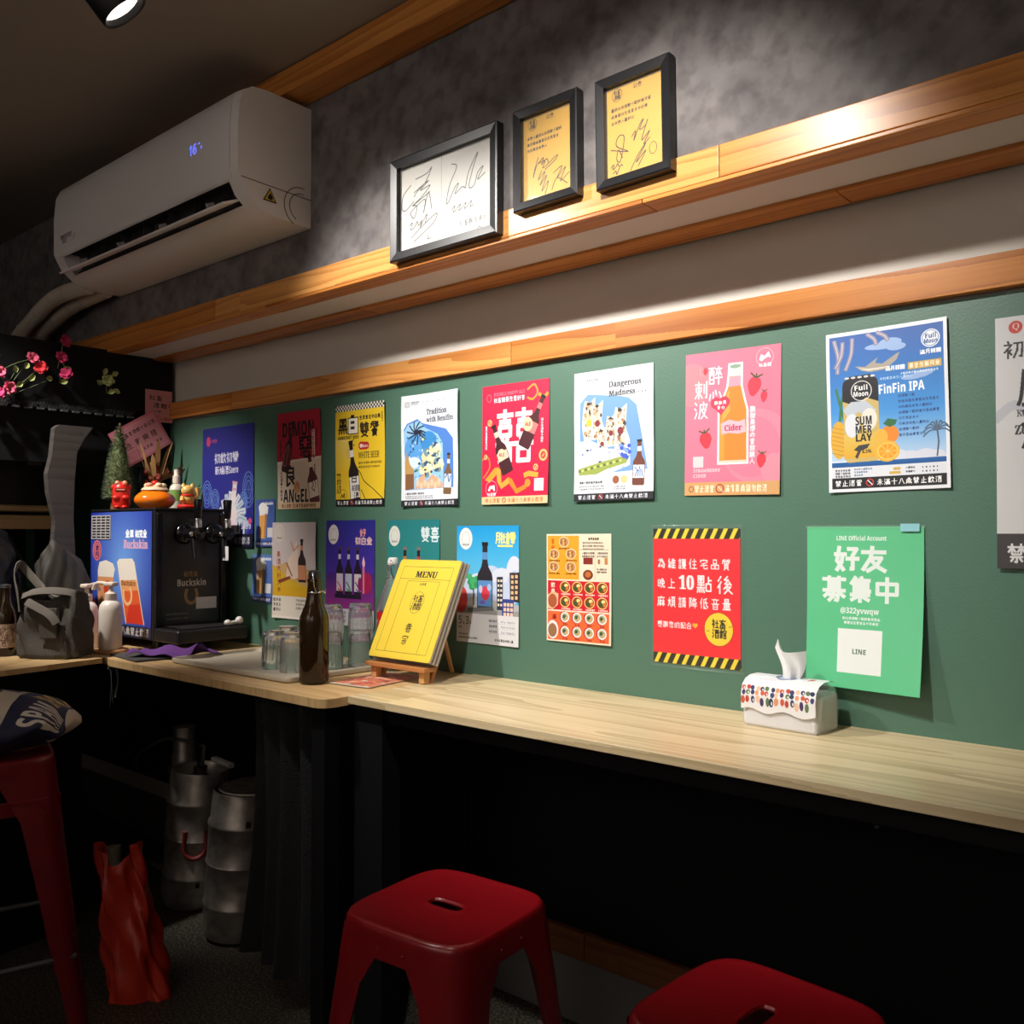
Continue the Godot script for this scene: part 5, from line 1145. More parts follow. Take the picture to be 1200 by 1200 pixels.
func air_conditioner():
	var o := thing("air_conditioner", "white wall air conditioner with its louvre open, beside the framed pictures", "air conditioner", Vector3(-2.93, 1.885, 0.242))
	var L := 1.03
	# profile in (depth, height); x of the polygon = depth
	var front := [Vector2(0.207, 0.075), Vector2(0.214, 0.09), Vector2(0.215, 0.2), Vector2(0.21, 0.262), Vector2(0.198, 0.29), Vector2(0.176, 0.305), Vector2(0.14, 0.31), Vector2(0.0, 0.31)]
	var X := Transform3D(Basis(Vector3(0, 0, 1), Vector3(0, 1, 0), Vector3(-1, 0, 0)), Vector3.ZERO)   # depth to z, extrusion to -x
	var full := PackedVector2Array([Vector2(0, 0), Vector2(0.1, 0.002), Vector2(0.15, 0.012), Vector2(0.19, 0.045)])
	var cut := PackedVector2Array([Vector2(0, 0), Vector2(0.1, 0.002), Vector2(0.15, 0.012), Vector2(0.168, 0.026), Vector2(0.148, 0.05), Vector2(0.156, 0.088), Vector2(0.2, 0.09)])
	for f in front: full.append(f); cut.append(f)
	var mb := MB.new(); mb.X = X
	mb.prism(cut, -(L - 0.05), -0.05, true)
	part("casing", mb, M.ac_white, o)
	for e in [[0.0, 0.05], [L - 0.05, L]]:
		mb = MB.new(); mb.X = X
		mb.prism(full, -e[1], -e[0], true)
		part("end_cover", mb, M.ac_white, o)
	# front panel, slightly proud, following the front curve
	mb = MB.new(); mb.X = X
	var fp := PackedVector2Array([Vector2(0.2, 0.078)])
	for f in [Vector2(0.21, 0.078), Vector2(0.218, 0.092), Vector2(0.219, 0.2), Vector2(0.214, 0.264), Vector2(0.2, 0.293), Vector2(0.178, 0.3085), Vector2(0.14, 0.313), Vector2(0.14, 0.306)]: fp.append(f)
	mb.prism(fp, -(L - 0.032), -0.012, true)
	part("front_panel", mb, M.ac_white, o)
	# outlet: dark lining, vanes, louvre
	mb = MB.new(); mb.X = X
	mb.prism(PackedVector2Array([Vector2(0.168, 0.0265), Vector2(0.149, 0.05), Vector2(0.157, 0.0875), Vector2(0.199, 0.0895), Vector2(0.199, 0.0905), Vector2(0.154, 0.089), Vector2(0.146, 0.05), Vector2(0.166, 0.026)]), -(L - 0.051), -0.051)
	part("outlet_lining", mb, M.ac_dark, o)
	for k in 7:
		mb = MB.new()
		mb.X = Transform3D(Basis(), Vector3(0.12 + k * 0.132, 0.066, 0.17))
		mb.box(Vector3.ZERO, Vector3(0.003, 0.036, 0.03))
		part("vane", mb, M.ac_dark, o)
	mb = MB.new()
	mb.X = Transform3D(Basis(Vector3.RIGHT, 0.42), Vector3(L / 2, 0.03, 0.197))
	mb.rbox(Vector3.ZERO, Vector3(L - 0.11, 0.006, 0.05), 0.0028, 2)
	part("louvre", mb, M.ac_white, o)
	for k in 4:
		mb = MB.new()
		mb.X = Transform3D(Basis(Vector3.RIGHT, 0.42), Vector3(0.16 + k * 0.237, 0.042, 0.19))
		mb.box(Vector3.ZERO, Vector3(0.008, 0.02, 0.02))
		part("louvre_arm", mb, M.ac_vane, o)
	mb = MB.new(); mb.X = X
	mb.prism(PackedVector2Array([Vector2(0.0, 0.072), Vector2(0.205, 0.0755), Vector2(0.205, 0.0775), Vector2(0.0, 0.074)]), -L - 0.0004, -L + 0.02)
	part("seam", mb, M.ac_dark, o)
	# display: a lit figure and dots
	var t := TextMesh.new()
	t.text = "16"; t.font_size = 16; t.pixel_size = 0.0022; t.depth = 0.0006
	var f := SystemFont.new(); f.font_names = PackedStringArray(["Droid Sans"]); t.font = f
	var d := MeshInstance3D.new()
	d.name = "display_digits"; d.mesh = t; d.material_override = M.display_blue; d.position = Vector3(0.832, 0.188, 0.2195)
	o.add_child(d)
	mb = MB.new(); mb.box(Vector3(0.862, 0.198, 0.2193), Vector3(0.004, 0.004, 0.001)); mb.box(Vector3(0.872, 0.186, 0.2193), Vector3(0.003, 0.006, 0.001))
	part("display_dot", mb, M.display_blue, o)
	for q in [["INVERTER", 0.098, 0.128, 0.0011], ["Air", 0.145, 0.118, 0.0022], ["R32", 0.088, 0.114, 0.0011]]:
		var tm := TextMesh.new()
		tm.text = q[0]; tm.font_size = 16; tm.pixel_size = q[3]; tm.depth = 0.0004; tm.font = f
		var l := MeshInstance3D.new()
		l.name = "lettering"; l.mesh = tm; l.material_override = M.ac_dark if q[0] != "Air" else M.ac_white; l.position = Vector3(q[1], q[2], 0.2192)
		o.add_child(l, true)
	# right end: warning triangle, round knock-out
	var Y := Transform3D(Basis(Vector3(0, 0, -1), Vector3(0, 1, 0), Vector3(1, 0, 0)), Vector3(L, 0, 0))   # x to -z, faces +x
	mb = MB.new(); mb.X = Y
	mb.prism(PackedVector2Array([Vector2(-0.144, 0.036), Vector2(-0.104, 0.036), Vector2(-0.124, 0.07)]), 0.0, 0.0008)
	var st := part("warning_sticker", mb, M.black_plastic, o)
	mb = MB.new(); mb.X = Y
	mb.prism(PackedVector2Array([Vector2(-0.139, 0.039), Vector2(-0.109, 0.039), Vector2(-0.124, 0.065)]), 0.0008, 0.0012)
	part("yellow_field", mb, M.sticker_yellow, st)
	mb = MB.new(); mb.X = Y
	mb.prism(PackedVector2Array([Vector2(-0.13, 0.041), Vector2(-0.118, 0.041), Vector2(-0.116, 0.047), Vector2(-0.123, 0.058), Vector2(-0.131, 0.047)]), 0.0012, 0.0016)
	part("flame_symbol", mb, M.black_plastic, st)
	for r in [0.052, 0.036]:
		var arc := []
		for i in 13: arc.append(Y * Vector3(-0.03 + cos(PI * 0.45 + PI * 0.9 * i / 12) * r, 0.045 + sin(PI * 0.45 + PI * 0.9 * i / 12) * r, 0.0))
		part("knockout_line", tb(arc, 0.0012, 5), M.ac_dark, o)
	# wrapped pipes leaving the lower left corner
	for k in 2:
		var p := curve([Vector3(-2.935, 1.9, 0.285 + k * 0.058), Vector3(-3.05, 1.893 + 0.012 * k, 0.29 + k * 0.058), Vector3(-3.2, 1.878 + 0.014 * k, 0.296 + k * 0.058), Vector3(-3.4, 1.826, 0.3 + k * 0.058), Vector3(-3.47, 1.788, 0.302 + k * 0.058), Vector3(-3.49, 1.752, 0.302 + k * 0.058)], 5)
		var pp := thing("wrapped_pipe", ["beige wrapped pipe nearer the wall, leaving the air conditioner", "beige wrapped pipe nearer the room, leaving the air conditioner"][k], "pipe", Vector3.ZERO, 0.0, "air conditioner pipes")
		part("sleeve", tb(p, 0.026, 12), M.pipe_wrap, pp)
		for i in [6, 9, 12, 15, 18]: part("tape_turn", tb([p[i], p[i] + (p[i + 1] - p[i]).normalized() * 0.014], 0.0272, 12), M.pipe_wrap, pp)

func flat_poly(p: Array, y0: float, y1: float) -> MB:
	# polygon in (x, z), extruded upward
	var mb := MB.new()
	mb.X = Transform3D(Basis(Vector3(1, 0, 0), Vector3(0, 0, 1), Vector3(0, -1, 0)), Vector3.ZERO)   # (x, y, z) -> (x, -z, y)
	mb.prism(PackedVector2Array(p), -y1, -y0, true)
	return mb

func counters():
	var o := thing("worktop", "pale oak laminate bar top running along the green wall", "counter", Vector3.ZERO)
	part("board", rb(Vector3(0.075, 0.7415, 0.2), Vector3(3.25, 0.017, 0.4), 0.0015, 1), M.oak_laminate, o)
	part("leg_panel", bx(Vector3(-1.505, 0.366, 0.355), Vector3(0.09, 0.732, 0.05)), M.black_panel, o)
	part("leg_panel", bx(Vector3(1.5, 0.366, 0.355), Vector3(0.09, 0.732, 0.05)), M.black_panel, o)
	part("front_rail", bx(Vector3(0.0, 0.715, 0.36), Vector3(2.91, 0.034, 0.02)), M.black_panel, o)
	part("screw", la([Vector2(0.0, 0.003), Vector2(0.003, 0.002), Vector2(0.004, 0.0)], 8, Vector3(-0.44, 0.694, 0.371)), M.metal_grey, o)
	# bamboo sink counter with a rounded front corner
	var p := [Vector2(-3.3, 0.004), Vector2(-1.552, 0.004), Vector2(-1.552, 0.43)]
	for i in 6: p.append(Vector2(-1.585 + cos(PI / 2 * i / 5) * 0.032, 0.432 + sin(PI / 2 * i / 5) * 0.032))
	p.append(Vector2(-2.505, 0.466)); p.append(Vector2(-2.545, 0.455)); p.append(Vector2(-3.3, 0.455))
	var q := thing("worktop", "bamboo worktop under the beer dispenser and the glasses", "counter", Vector3.ZERO)
	part("board", flat_poly(p, 0.729, 0.748), M.bamboo_board, q)
	part("leg_post", bx(Vector3(-1.6, 0.364, 0.42), Vector3(0.045, 0.728, 0.04)), M.black_panel, q)
	part("rear_panel", bx(Vector3(-2.2, 0.364, 0.01), Vector3(1.28, 0.728, 0.012)), M.black_panel, q)
	var r := thing("worktop", "bamboo worktop on the left that carries the grey tote bag", "counter", Vector3.ZERO)
	part("board", flat_poly([Vector2(-3.3, 0.458), Vector2(-2.556, 0.47), Vector2(-2.535, 0.475), Vector2(-2.33, 1.9), Vector2(-3.3, 1.9)], 0.736, 0.75), M.bamboo_turned, r)
	part("front_panel", flat_poly([Vector2(-2.62, 0.5), Vector2(-2.6, 0.5), Vector2(-2.4, 1.9), Vector2(-2.42, 1.9)], 0.0, 0.735), M.black_panel, r)

func pr_dispenser_front() -> Image:
	var im := img(300, 480, c3(40, 40, 43))
	RG(im, 40, 30, 20, 16, 2, c3(70, 80, 90)); LN(im, [34, 36, 40, 22, 46, 36], 3, c3(70, 80, 90)); FZ(im, 130, 22, 4, 8, 1.4, c3(90, 90, 90)); R(im, 210, 20, 70, 14, c3(40, 40, 42))
	CJ(im, "柏克金", 108, 254, 22, 24, 3, c3(150, 116, 70), 25); TX(im, "Buckskin", 76, 288, 146, 32, c3(196, 190, 184))
	CV(im, [124, 336, 118, 360, 126, 386, 146, 396, 168, 386, 176, 360, 170, 336], 15, c3(150, 116, 70))
	for k in 2: FZ(im, 20, 436 + k * 20, 11, 9, 1.4, c3(120, 116, 110))
	return im

func dispenser():
	var o := thing("beer_dispenser", "black and blue countertop beer dispenser with two taps in the corner", "beer dispenser", Vector3(-2.59, 0.748, 0.06))
	# local: x to the right (front at x = 0), z 0 .. 0.236
	var y0 := 0.028; var y1 := 0.424
	part("cabinet", rb(Vector3(-0.213, (y0 + y1) / 2, 0.117), Vector3(0.426, y1 - y0, 0.234), 0.006), M.black_plastic, o)
	var m := mat("dispenser_side", Color.WHITE, 0.4, 0.0, tex(pr_dispenser_side()))
	m.texture_repeat = false
	var mb := MB.new()
	mb.box(Vector3(-0.22, (y0 + y1) / 2 - 0.002, 0.2345), Vector3(0.412, y1 - y0 - 0.008, 0.001))
	part("side_panel", mb, M.black_plastic, o)
	mb = MB.new()
	mb.face(Vector3(-0.425, y0 + 0.004, 0.2354), Vector3(-0.015, y0 + 0.004, 0.2354), Vector3(-0.015, y1 - 0.004, 0.2354), Vector3(-0.425, y1 - 0.004, 0.2354))
	part("side_print", mb, m, o).set_meta("label", "blue printed side panel with two beer glasses")
	var v := part("vent", bx(Vector3(-0.343, 0.372, 0.2356), Vector3(0.128, 0.076, 0.0008)), M.black_cloth, o)
	for k in 9: part("slat", bx(Vector3(-0.343, 0.335 + k * 0.00925, 0.2366), Vector3(0.13, 0.0036, 0.002)), M.ac_vane, v)
	for k in 5: part("slat", bx(Vector3(-0.343 - 0.064 + k * 0.032, 0.372, 0.2367), Vector3(0.005, 0.077, 0.002)), M.ac_vane, v)
	mb = MB.new()
	var fm := mat("dispenser_front", Color.WHITE, 0.3, 0.0, tex(pr_dispenser_front()))
	fm.texture_repeat = false
	mb.face(Vector3(0.0012, y0 + 0.05, 0.21), Vector3(0.0012, y0 + 0.05, 0.012), Vector3(0.0012, y1 - 0.012, 0.012), Vector3(0.0012, y1 - 0.012, 0.21))
	part("front_print", mb, fm, o)
	for z in [0.222, 0.006]: part("front_edge", rb(Vector3(0.004, 0.23, z), Vector3(0.012, 0.37, 0.02), 0.004), M.black_gloss, o)
	part("spec_label", bx(Vector3(0.0018, 0.135, 0.062), Vector3(0.001, 0.036, 0.07)), M.ac_white, o)
	part("top_rim", rb(Vector3(-0.213, y1 + 0.002, 0.117), Vector3(0.43, 0.008, 0.238), 0.003), M.black_plastic, o)
	for z in [0.14, 0.04]:
		var t := Node3D.new()
		t.name = "tap"; o.add_child(t, true); t.position = Vector3(0.0, 0.352, z)
		mb = MB.new(); mb.X = Transform3D(Basis(Vector3.BACK, -PI / 2), Vector3.ZERO)
		mb.lathe([Vector2(0.033, 0.0), Vector2(0.033, 0.012), Vector2(0.028, 0.02), Vector2(0.016, 0.024), Vector2(0.016, 0.07), Vector2(0.019, 0.074), Vector2(0.019, 0.094), Vector2(0.0, 0.098)], 20)
		part("shank", mb, M.black_gloss, t)
		part("spout", tb([Vector3(0.06, -0.008, 0), Vector3(0.062, -0.03, 0), Vector3(0.068, -0.075, 0)], [0.011, 0.009, 0.007], 10), M.black_gloss, t)
		part("collar", la([Vector2(0.011, 0.014), Vector2(0.011, 0.04), Vector2(0.008, 0.046)], 14, Vector3(0.083, 0, 0)), M.chrome, t)
		part("handle", la([Vector2(0.008, 0.044), Vector2(0.0105, 0.05), Vector2(0.0135, 0.1), Vector2(0.0125, 0.104), Vector2(0.0, 0.104)], 14, Vector3(0.083, 0, 0)), M.black_gloss, t)
		mb = MB.new(); mb.ball(Vector3(0.084, -0.002, 0.022), Vector3(0.008, 0.008, 0.008), 10, 6)
		part("bolt", mb, M.chrome, t)
	part("paper_tag", bx(Vector3(0.075, 0.29, 0.04), Vector3(0.03, 0.044, 0.001)), M.ac_white, o)
	var dt := part("drip_tray", rb(Vector3(0.07, 0.048, 0.118), Vector3(0.142, 0.04, 0.234), 0.008), M.black_plastic, o)
	part("grate", rb(Vector3(0.07, 0.069, 0.118), Vector3(0.12, 0.004, 0.2), 0.0015, 1), M.black_gloss, dt)
	for k in 7: part("slot", bx(Vector3(0.02 + k * 0.0165, 0.0715, 0.118), Vector3(0.006, 0.001, 0.17)), M.ac_dark, dt)
	mb = MB.new()
	mb.tube([Vector3(0.118, 0.076, 0.055), Vector3(0.118, 0.08, 0.02)], 0.006, 10); mb.ball(Vector3(0.118, 0.079, 0.058), Vector3(0.011, 0.009, 0.011)); mb.ball(Vector3(0.118, 0.084, 0.018), Vector3(0.012, 0.012, 0.012))
	single("drain_plug", mb, M.white_plastic, "small white plastic valve lying on the drip tray", "valve", Vector3(-2.59, 0.748, 0.06))
	for x in [-0.04, -0.38]:
		for z in [0.03, 0.2]: part("foot", la([Vector2(0.0, 0.0), Vector2(0.014, 0.0), Vector2(0.014, 0.024), Vector2(0.018, 0.03)], 12, Vector3(x, 0, z)), M.black_plastic, o)

func on_dispenser():
	var Y := 1.1785
	# frosted bottle-brush tree
	var t := thing("christmas_tree", "small frosted artificial Christmas tree standing on the beer dispenser", "christmas tree", Vector3(-2.962, Y, 0.225))
	part("trunk_base", la([Vector2(0.0, 0.0), Vector2(0.026, 0.0), Vector2(0.024, 0.032), Vector2(0.0, 0.032)], 12), M.bark, t)
	part("stem", tb([Vector3(0, 0.03, 0), Vector3(0.004, 0.29, 0)], 0.003, 6), M.bark, t)
	var mb := MB.new(); var mf := MB.new()
	rng.seed = 77
	for k in 4200:
		var h := 1.0 - pow(rng.randf(), 0.62)
		var y := 0.035 + h * 0.255
		var r := 0.057 * pow(1.0 - h, 0.58) + 0.003
		var a := rng.randf() * TAU
		var d := Vector3(cos(a), rng.randf_range(-0.1, 0.5), sin(a)).normalized()
		var p := Vector3(0, y, 0) + d * r * rng.randf_range(0.25, 0.55)
		var q := Vector3(0, y, 0) + d * r * rng.randf_range(0.85, 1.08)
		var s := d.cross(Vector3(rng.randf() - 0.5, 1, rng.randf() - 0.5)).normalized() * 0.0016
		(mf if k % 3 == 0 else mb).tri(p - s, p + s, q, s.cross(d).normalized(), s.cross(d).normalized(), s.cross(d).normalized())
	part("core", la([Vector2(0.0, 0.035), Vector2(0.04, 0.04), Vector2(0.036, 0.1), Vector2(0.024, 0.19), Vector2(0.0, 0.285)], 14), M.stem_green, t)
	for e in [[mb, M.fir_green], [mf, M.fir_frost]]: part("needles", e[0], e[1], t).set_meta("kind", "stuff")
	# red figurine with open mouth
	var f := thing("figurine", "small red vinyl figurine in front of the little Christmas tree", "figurine", Vector3(-2.848, Y, 0.272), PI * 0.33)
	mb = MB.new()
	mb.lathe([Vector2(0.0, 0.0), Vector2(0.022, 0.002), Vector2(0.027, 0.015), Vector2(0.027, 0.05), Vector2(0.0265, 0.066), Vector2(0.021, 0.08), Vector2(0.01, 0.088), Vector2(0.0, 0.089)], 20, Vector3.ZERO, 1.0, 0.8)
	part("body", mb, M.vinyl_red, f)
	for s in [-1, 1]:
		mb = MB.new(); mb.ball(Vector3(s * 0.011, 0.0065, 0.016), Vector3(0.01, 0.006, 0.011), 10, 6); part("foot", mb, M.vinyl_red, f)
		mb = MB.new(); mb.ball(Vector3(s * 0.014, 0.036, 0.019), Vector3(0.012, 0.009, 0.008), 10, 6); part("hand", mb, M.vinyl_red, f)
		mb = MB.new(); mb.ball(Vector3(s * 0.011, 0.083, 0.012), Vector3(0.008, 0.008, 0.007), 10, 6); part("eye", mb, M.vinyl_pale, f)
		mb = MB.new(); mb.ball(Vector3(s * 0.024, 0.07, 0.004), Vector3(0.007, 0.009, 0.006), 10, 6); part("ear", mb, M.vinyl_red, f)
	part("mouth", rb(Vector3(0, 0.061, 0.0205), Vector3(0.032, 0.009, 0.006), 0.002), M.black_plastic, f); part("teeth", rb(Vector3(0, 0.061, 0.0228), Vector3(0.026, 0.004, 0.003), 0.001), M.vinyl_pale, f)
	# persimmon-shaped ceramic jar with small cream heads on its lid
	var j := thing("ceramic_jar", "glossy orange persimmon-shaped ceramic jar on the beer dispenser", "jar", Vector3(-2.74, Y, 0.215))
	mb = MB.new()
	var P := []
	for i in 13:
		var t2 := float(i) / 12
		var y := 0.058 * t2
		var r := 0.062 * pow(sin(PI * (0.16 + 0.7 * t2)), 0.7)
		var row := PackedVector3Array()
		for k in 37:
			var a := -TAU * k / 36
			var q := r * (1.0 + 0.04 * cos(4 * a))
			row.append(Vector3(cos(a) * q, y, sin(a) * q))
		P.append(row)
	mb.grid(P, true)
	mb.lathe([Vector2(0.04, 0.058), Vector2(0.034, 0.061), Vector2(0.0, 0.06)], 30)
	part("jar_body", mb, M.ceramic_orange, j)
	mb = MB.new(); mb.lathe([Vector2(0.042, 0.059), Vector2(0.038, 0.066), Vector2(0.02, 0.074), Vector2(0.0, 0.076)], 24)
	part("lid", mb, M.ceramic_cream, j)
	for k in 5:
		mb = MB.new(); mb.ball(Vector3(cos(k * 1.25) * 0.024, 0.074, sin(k * 1.25) * 0.024), Vector3(0.012, 0.009, 0.012), 10, 6); part("lid_knob", mb, M.ceramic_cream if k % 2 == 0 else M.vinyl_pale, j)
	mb = MB.new(); mb.ball(Vector3(0.0, 0.083, 0.0), Vector3(0.012, 0.008, 0.012), 10, 6); part("lid_knob", mb, M.vinyl_red, j)
	# dried bouquet
	var b := thing("dried_bouquet", "dried straw-coloured bouquet with red berries behind the orange jar", "dried flowers", Vector3(-2.95, Y, 0.105))
	part("vase", la([Vector2(0.0, 0.0), Vector2(0.034, 0.0), Vector2(0.042, 0.03), Vector2(0.036, 0.07), Vector2(0.04, 0.085), Vector2(0.036, 0.085), Vector2(0.0, 0.06)], 18), M.bark, b)
	rng.seed = 12
	for k in 16:
		var a := rng.randf() * TAU
		var sp := rng.randf_range(0.03, 0.11) + (0.05 if k < 3 else 0.0)
		var h := rng.randf_range(0.14, 0.25)
		var d := Vector3(cos(a), 0, sin(a) * 0.6)
		if k < 3: d = Vector3(0.9, 0, -0.35 + k * 0.2)
		if d.x < 0: d.x *= 0.25
		var p := curve([Vector3(0, 0.07, 0), Vector3(0, 0.11, 0) + d * sp * 0.35, Vector3(0, h * 0.8, 0) + d * sp * 0.8, Vector3(0, h, 0) + d * sp * 1.15], 4)
		mb = MB.new()
		for i in p.size() - 1:
			var w0 := 0.0022 + 0.007 * sin(PI * pow(float(i) / (p.size() - 1), 1.4)); var w1 := 0.0022 + 0.007 * sin(PI * pow(float(i + 1) / (p.size() - 1), 1.4))
			var s := Vector3(-d.z, 0.3, d.x).normalized()
			mb.face(p[i] - s * w0, p[i] + s * w0, p[i + 1] + s * w1, p[i + 1] - s * w1)
		part("dried_leaf", mb, M.straw, b)
	for k in 12:
		mb = MB.new(); mb.ball(Vector3(rng.randf_range(-0.03, 0.05), rng.randf_range(0.09, 0.15), rng.randf_range(-0.02, 0.03)), Vector3(0.011, 0.01, 0.011), 8, 5); part("berry", mb, M.dried_red, b)
	# spray bottle
	var s := thing("spray_bottle", "clear spray bottle with a green label behind the lucky cat", "spray bottle", Vector3(-2.815, Y, 0.1))
	part("bottle_body", la([Vector2(0.0, 0.0), Vector2(0.022, 0.0), Vector2(0.023, 0.005), Vector2(0.023, 0.066), Vector2(0.019, 0.08), Vector2(0.01, 0.088), Vector2(0.0, 0.088)], 18), M.pale_cap, s)
	part("label", la([Vector2(0.0234, 0.03), Vector2(0.0234, 0.066)], 18), M.label_green, s)
	part("cap", la([Vector2(0.012, 0.088), Vector2(0.0125, 0.112), Vector2(0.0085, 0.116), Vector2(0.0085, 0.134), Vector2(0.0, 0.136)], 16), M.soap_cap, s)
	# beckoning cat
	var c := thing("lucky_cat", "small golden beckoning cat figurine on a red cushion", "figurine", Vector3(-2.628, Y, 0.165), PI * 0.36)
	part("cushion", la([Vector2(0.0, 0.0), Vector2(0.03, 0.001), Vector2(0.033, 0.006), Vector2(0.028, 0.012), Vector2(0.0, 0.013)], 18), M.vinyl_red, c)
	mb = MB.new(); mb.ball(Vector3(0, 0.03, 0), Vector3(0.024, 0.022, 0.02), 14, 10); part("body", mb, M.gold_figure, c)
	mb = MB.new(); mb.ball(Vector3(0, 0.056, 0.004), Vector3(0.021, 0.018, 0.018), 14, 10); part("head", mb, M.gold_figure, c)
	for q in [-1, 1]:
		mb = MB.new(); mb.lathe([Vector2(0.008, 0.0), Vector2(0.006, 0.007), Vector2(0.0, 0.013)], 8, Vector3(q * 0.013, 0.068, 0.002)); part("ear", mb, M.gold_figure, c)
	part("raised_paw", tb([Vector3(0.02, 0.03, 0.006), Vector3(0.029, 0.044, 0.008), Vector3(0.028, 0.066, 0.01)], [0.008, 0.0075, 0.007], 8), M.gold_figure, c)
	part("lowered_paw", tb([Vector3(-0.017, 0.035, 0.01), Vector3(-0.018, 0.022, 0.02)], 0.007, 8), M.gold_figure, c)
	part("red_bib", la([Vector2(0.02, 0.037), Vector2(0.022, 0.041), Vector2(0.019, 0.045)], 16), M.vinyl_red, c)

func tumbler() -> MB:
	# upside-down ribbed glass; y = 0 is the rim
	var mb := MB.new()
	var P := []
	var prof := [[0.0305, 0.0, 0], [0.0318, 0.004, 0], [0.0316, 0.02, 0], [0.031, 0.026, 1], [0.03, 0.05, 1], [0.0288, 0.074, 1], [0.028, 0.08, 0], [0.027, 0.092, 0], [0.024, 0.097, 0], [0.012, 0.0975, 0], [0.0002, 0.0975, 0]]
	for r in prof:
		var row := PackedVector3Array()
		for k in 73:
			var a := -TAU * k / 72
			var q: float = r[0] * (1.0 + 0.028 * r[2] * cos(18 * a))
			row.append(Vector3(cos(a) * q, r[1], sin(a) * q))
		P.append(row)
	mb.grid(P, true)
	mb.lathe([Vector2(0.0002, 0.086), Vector2(0.02, 0.086), Vector2(0.0252, 0.08), Vector2(0.0275, 0.05), Vector2(0.0295, 0.004), Vector2(0.0305, 0.0)], 36)
	return mb

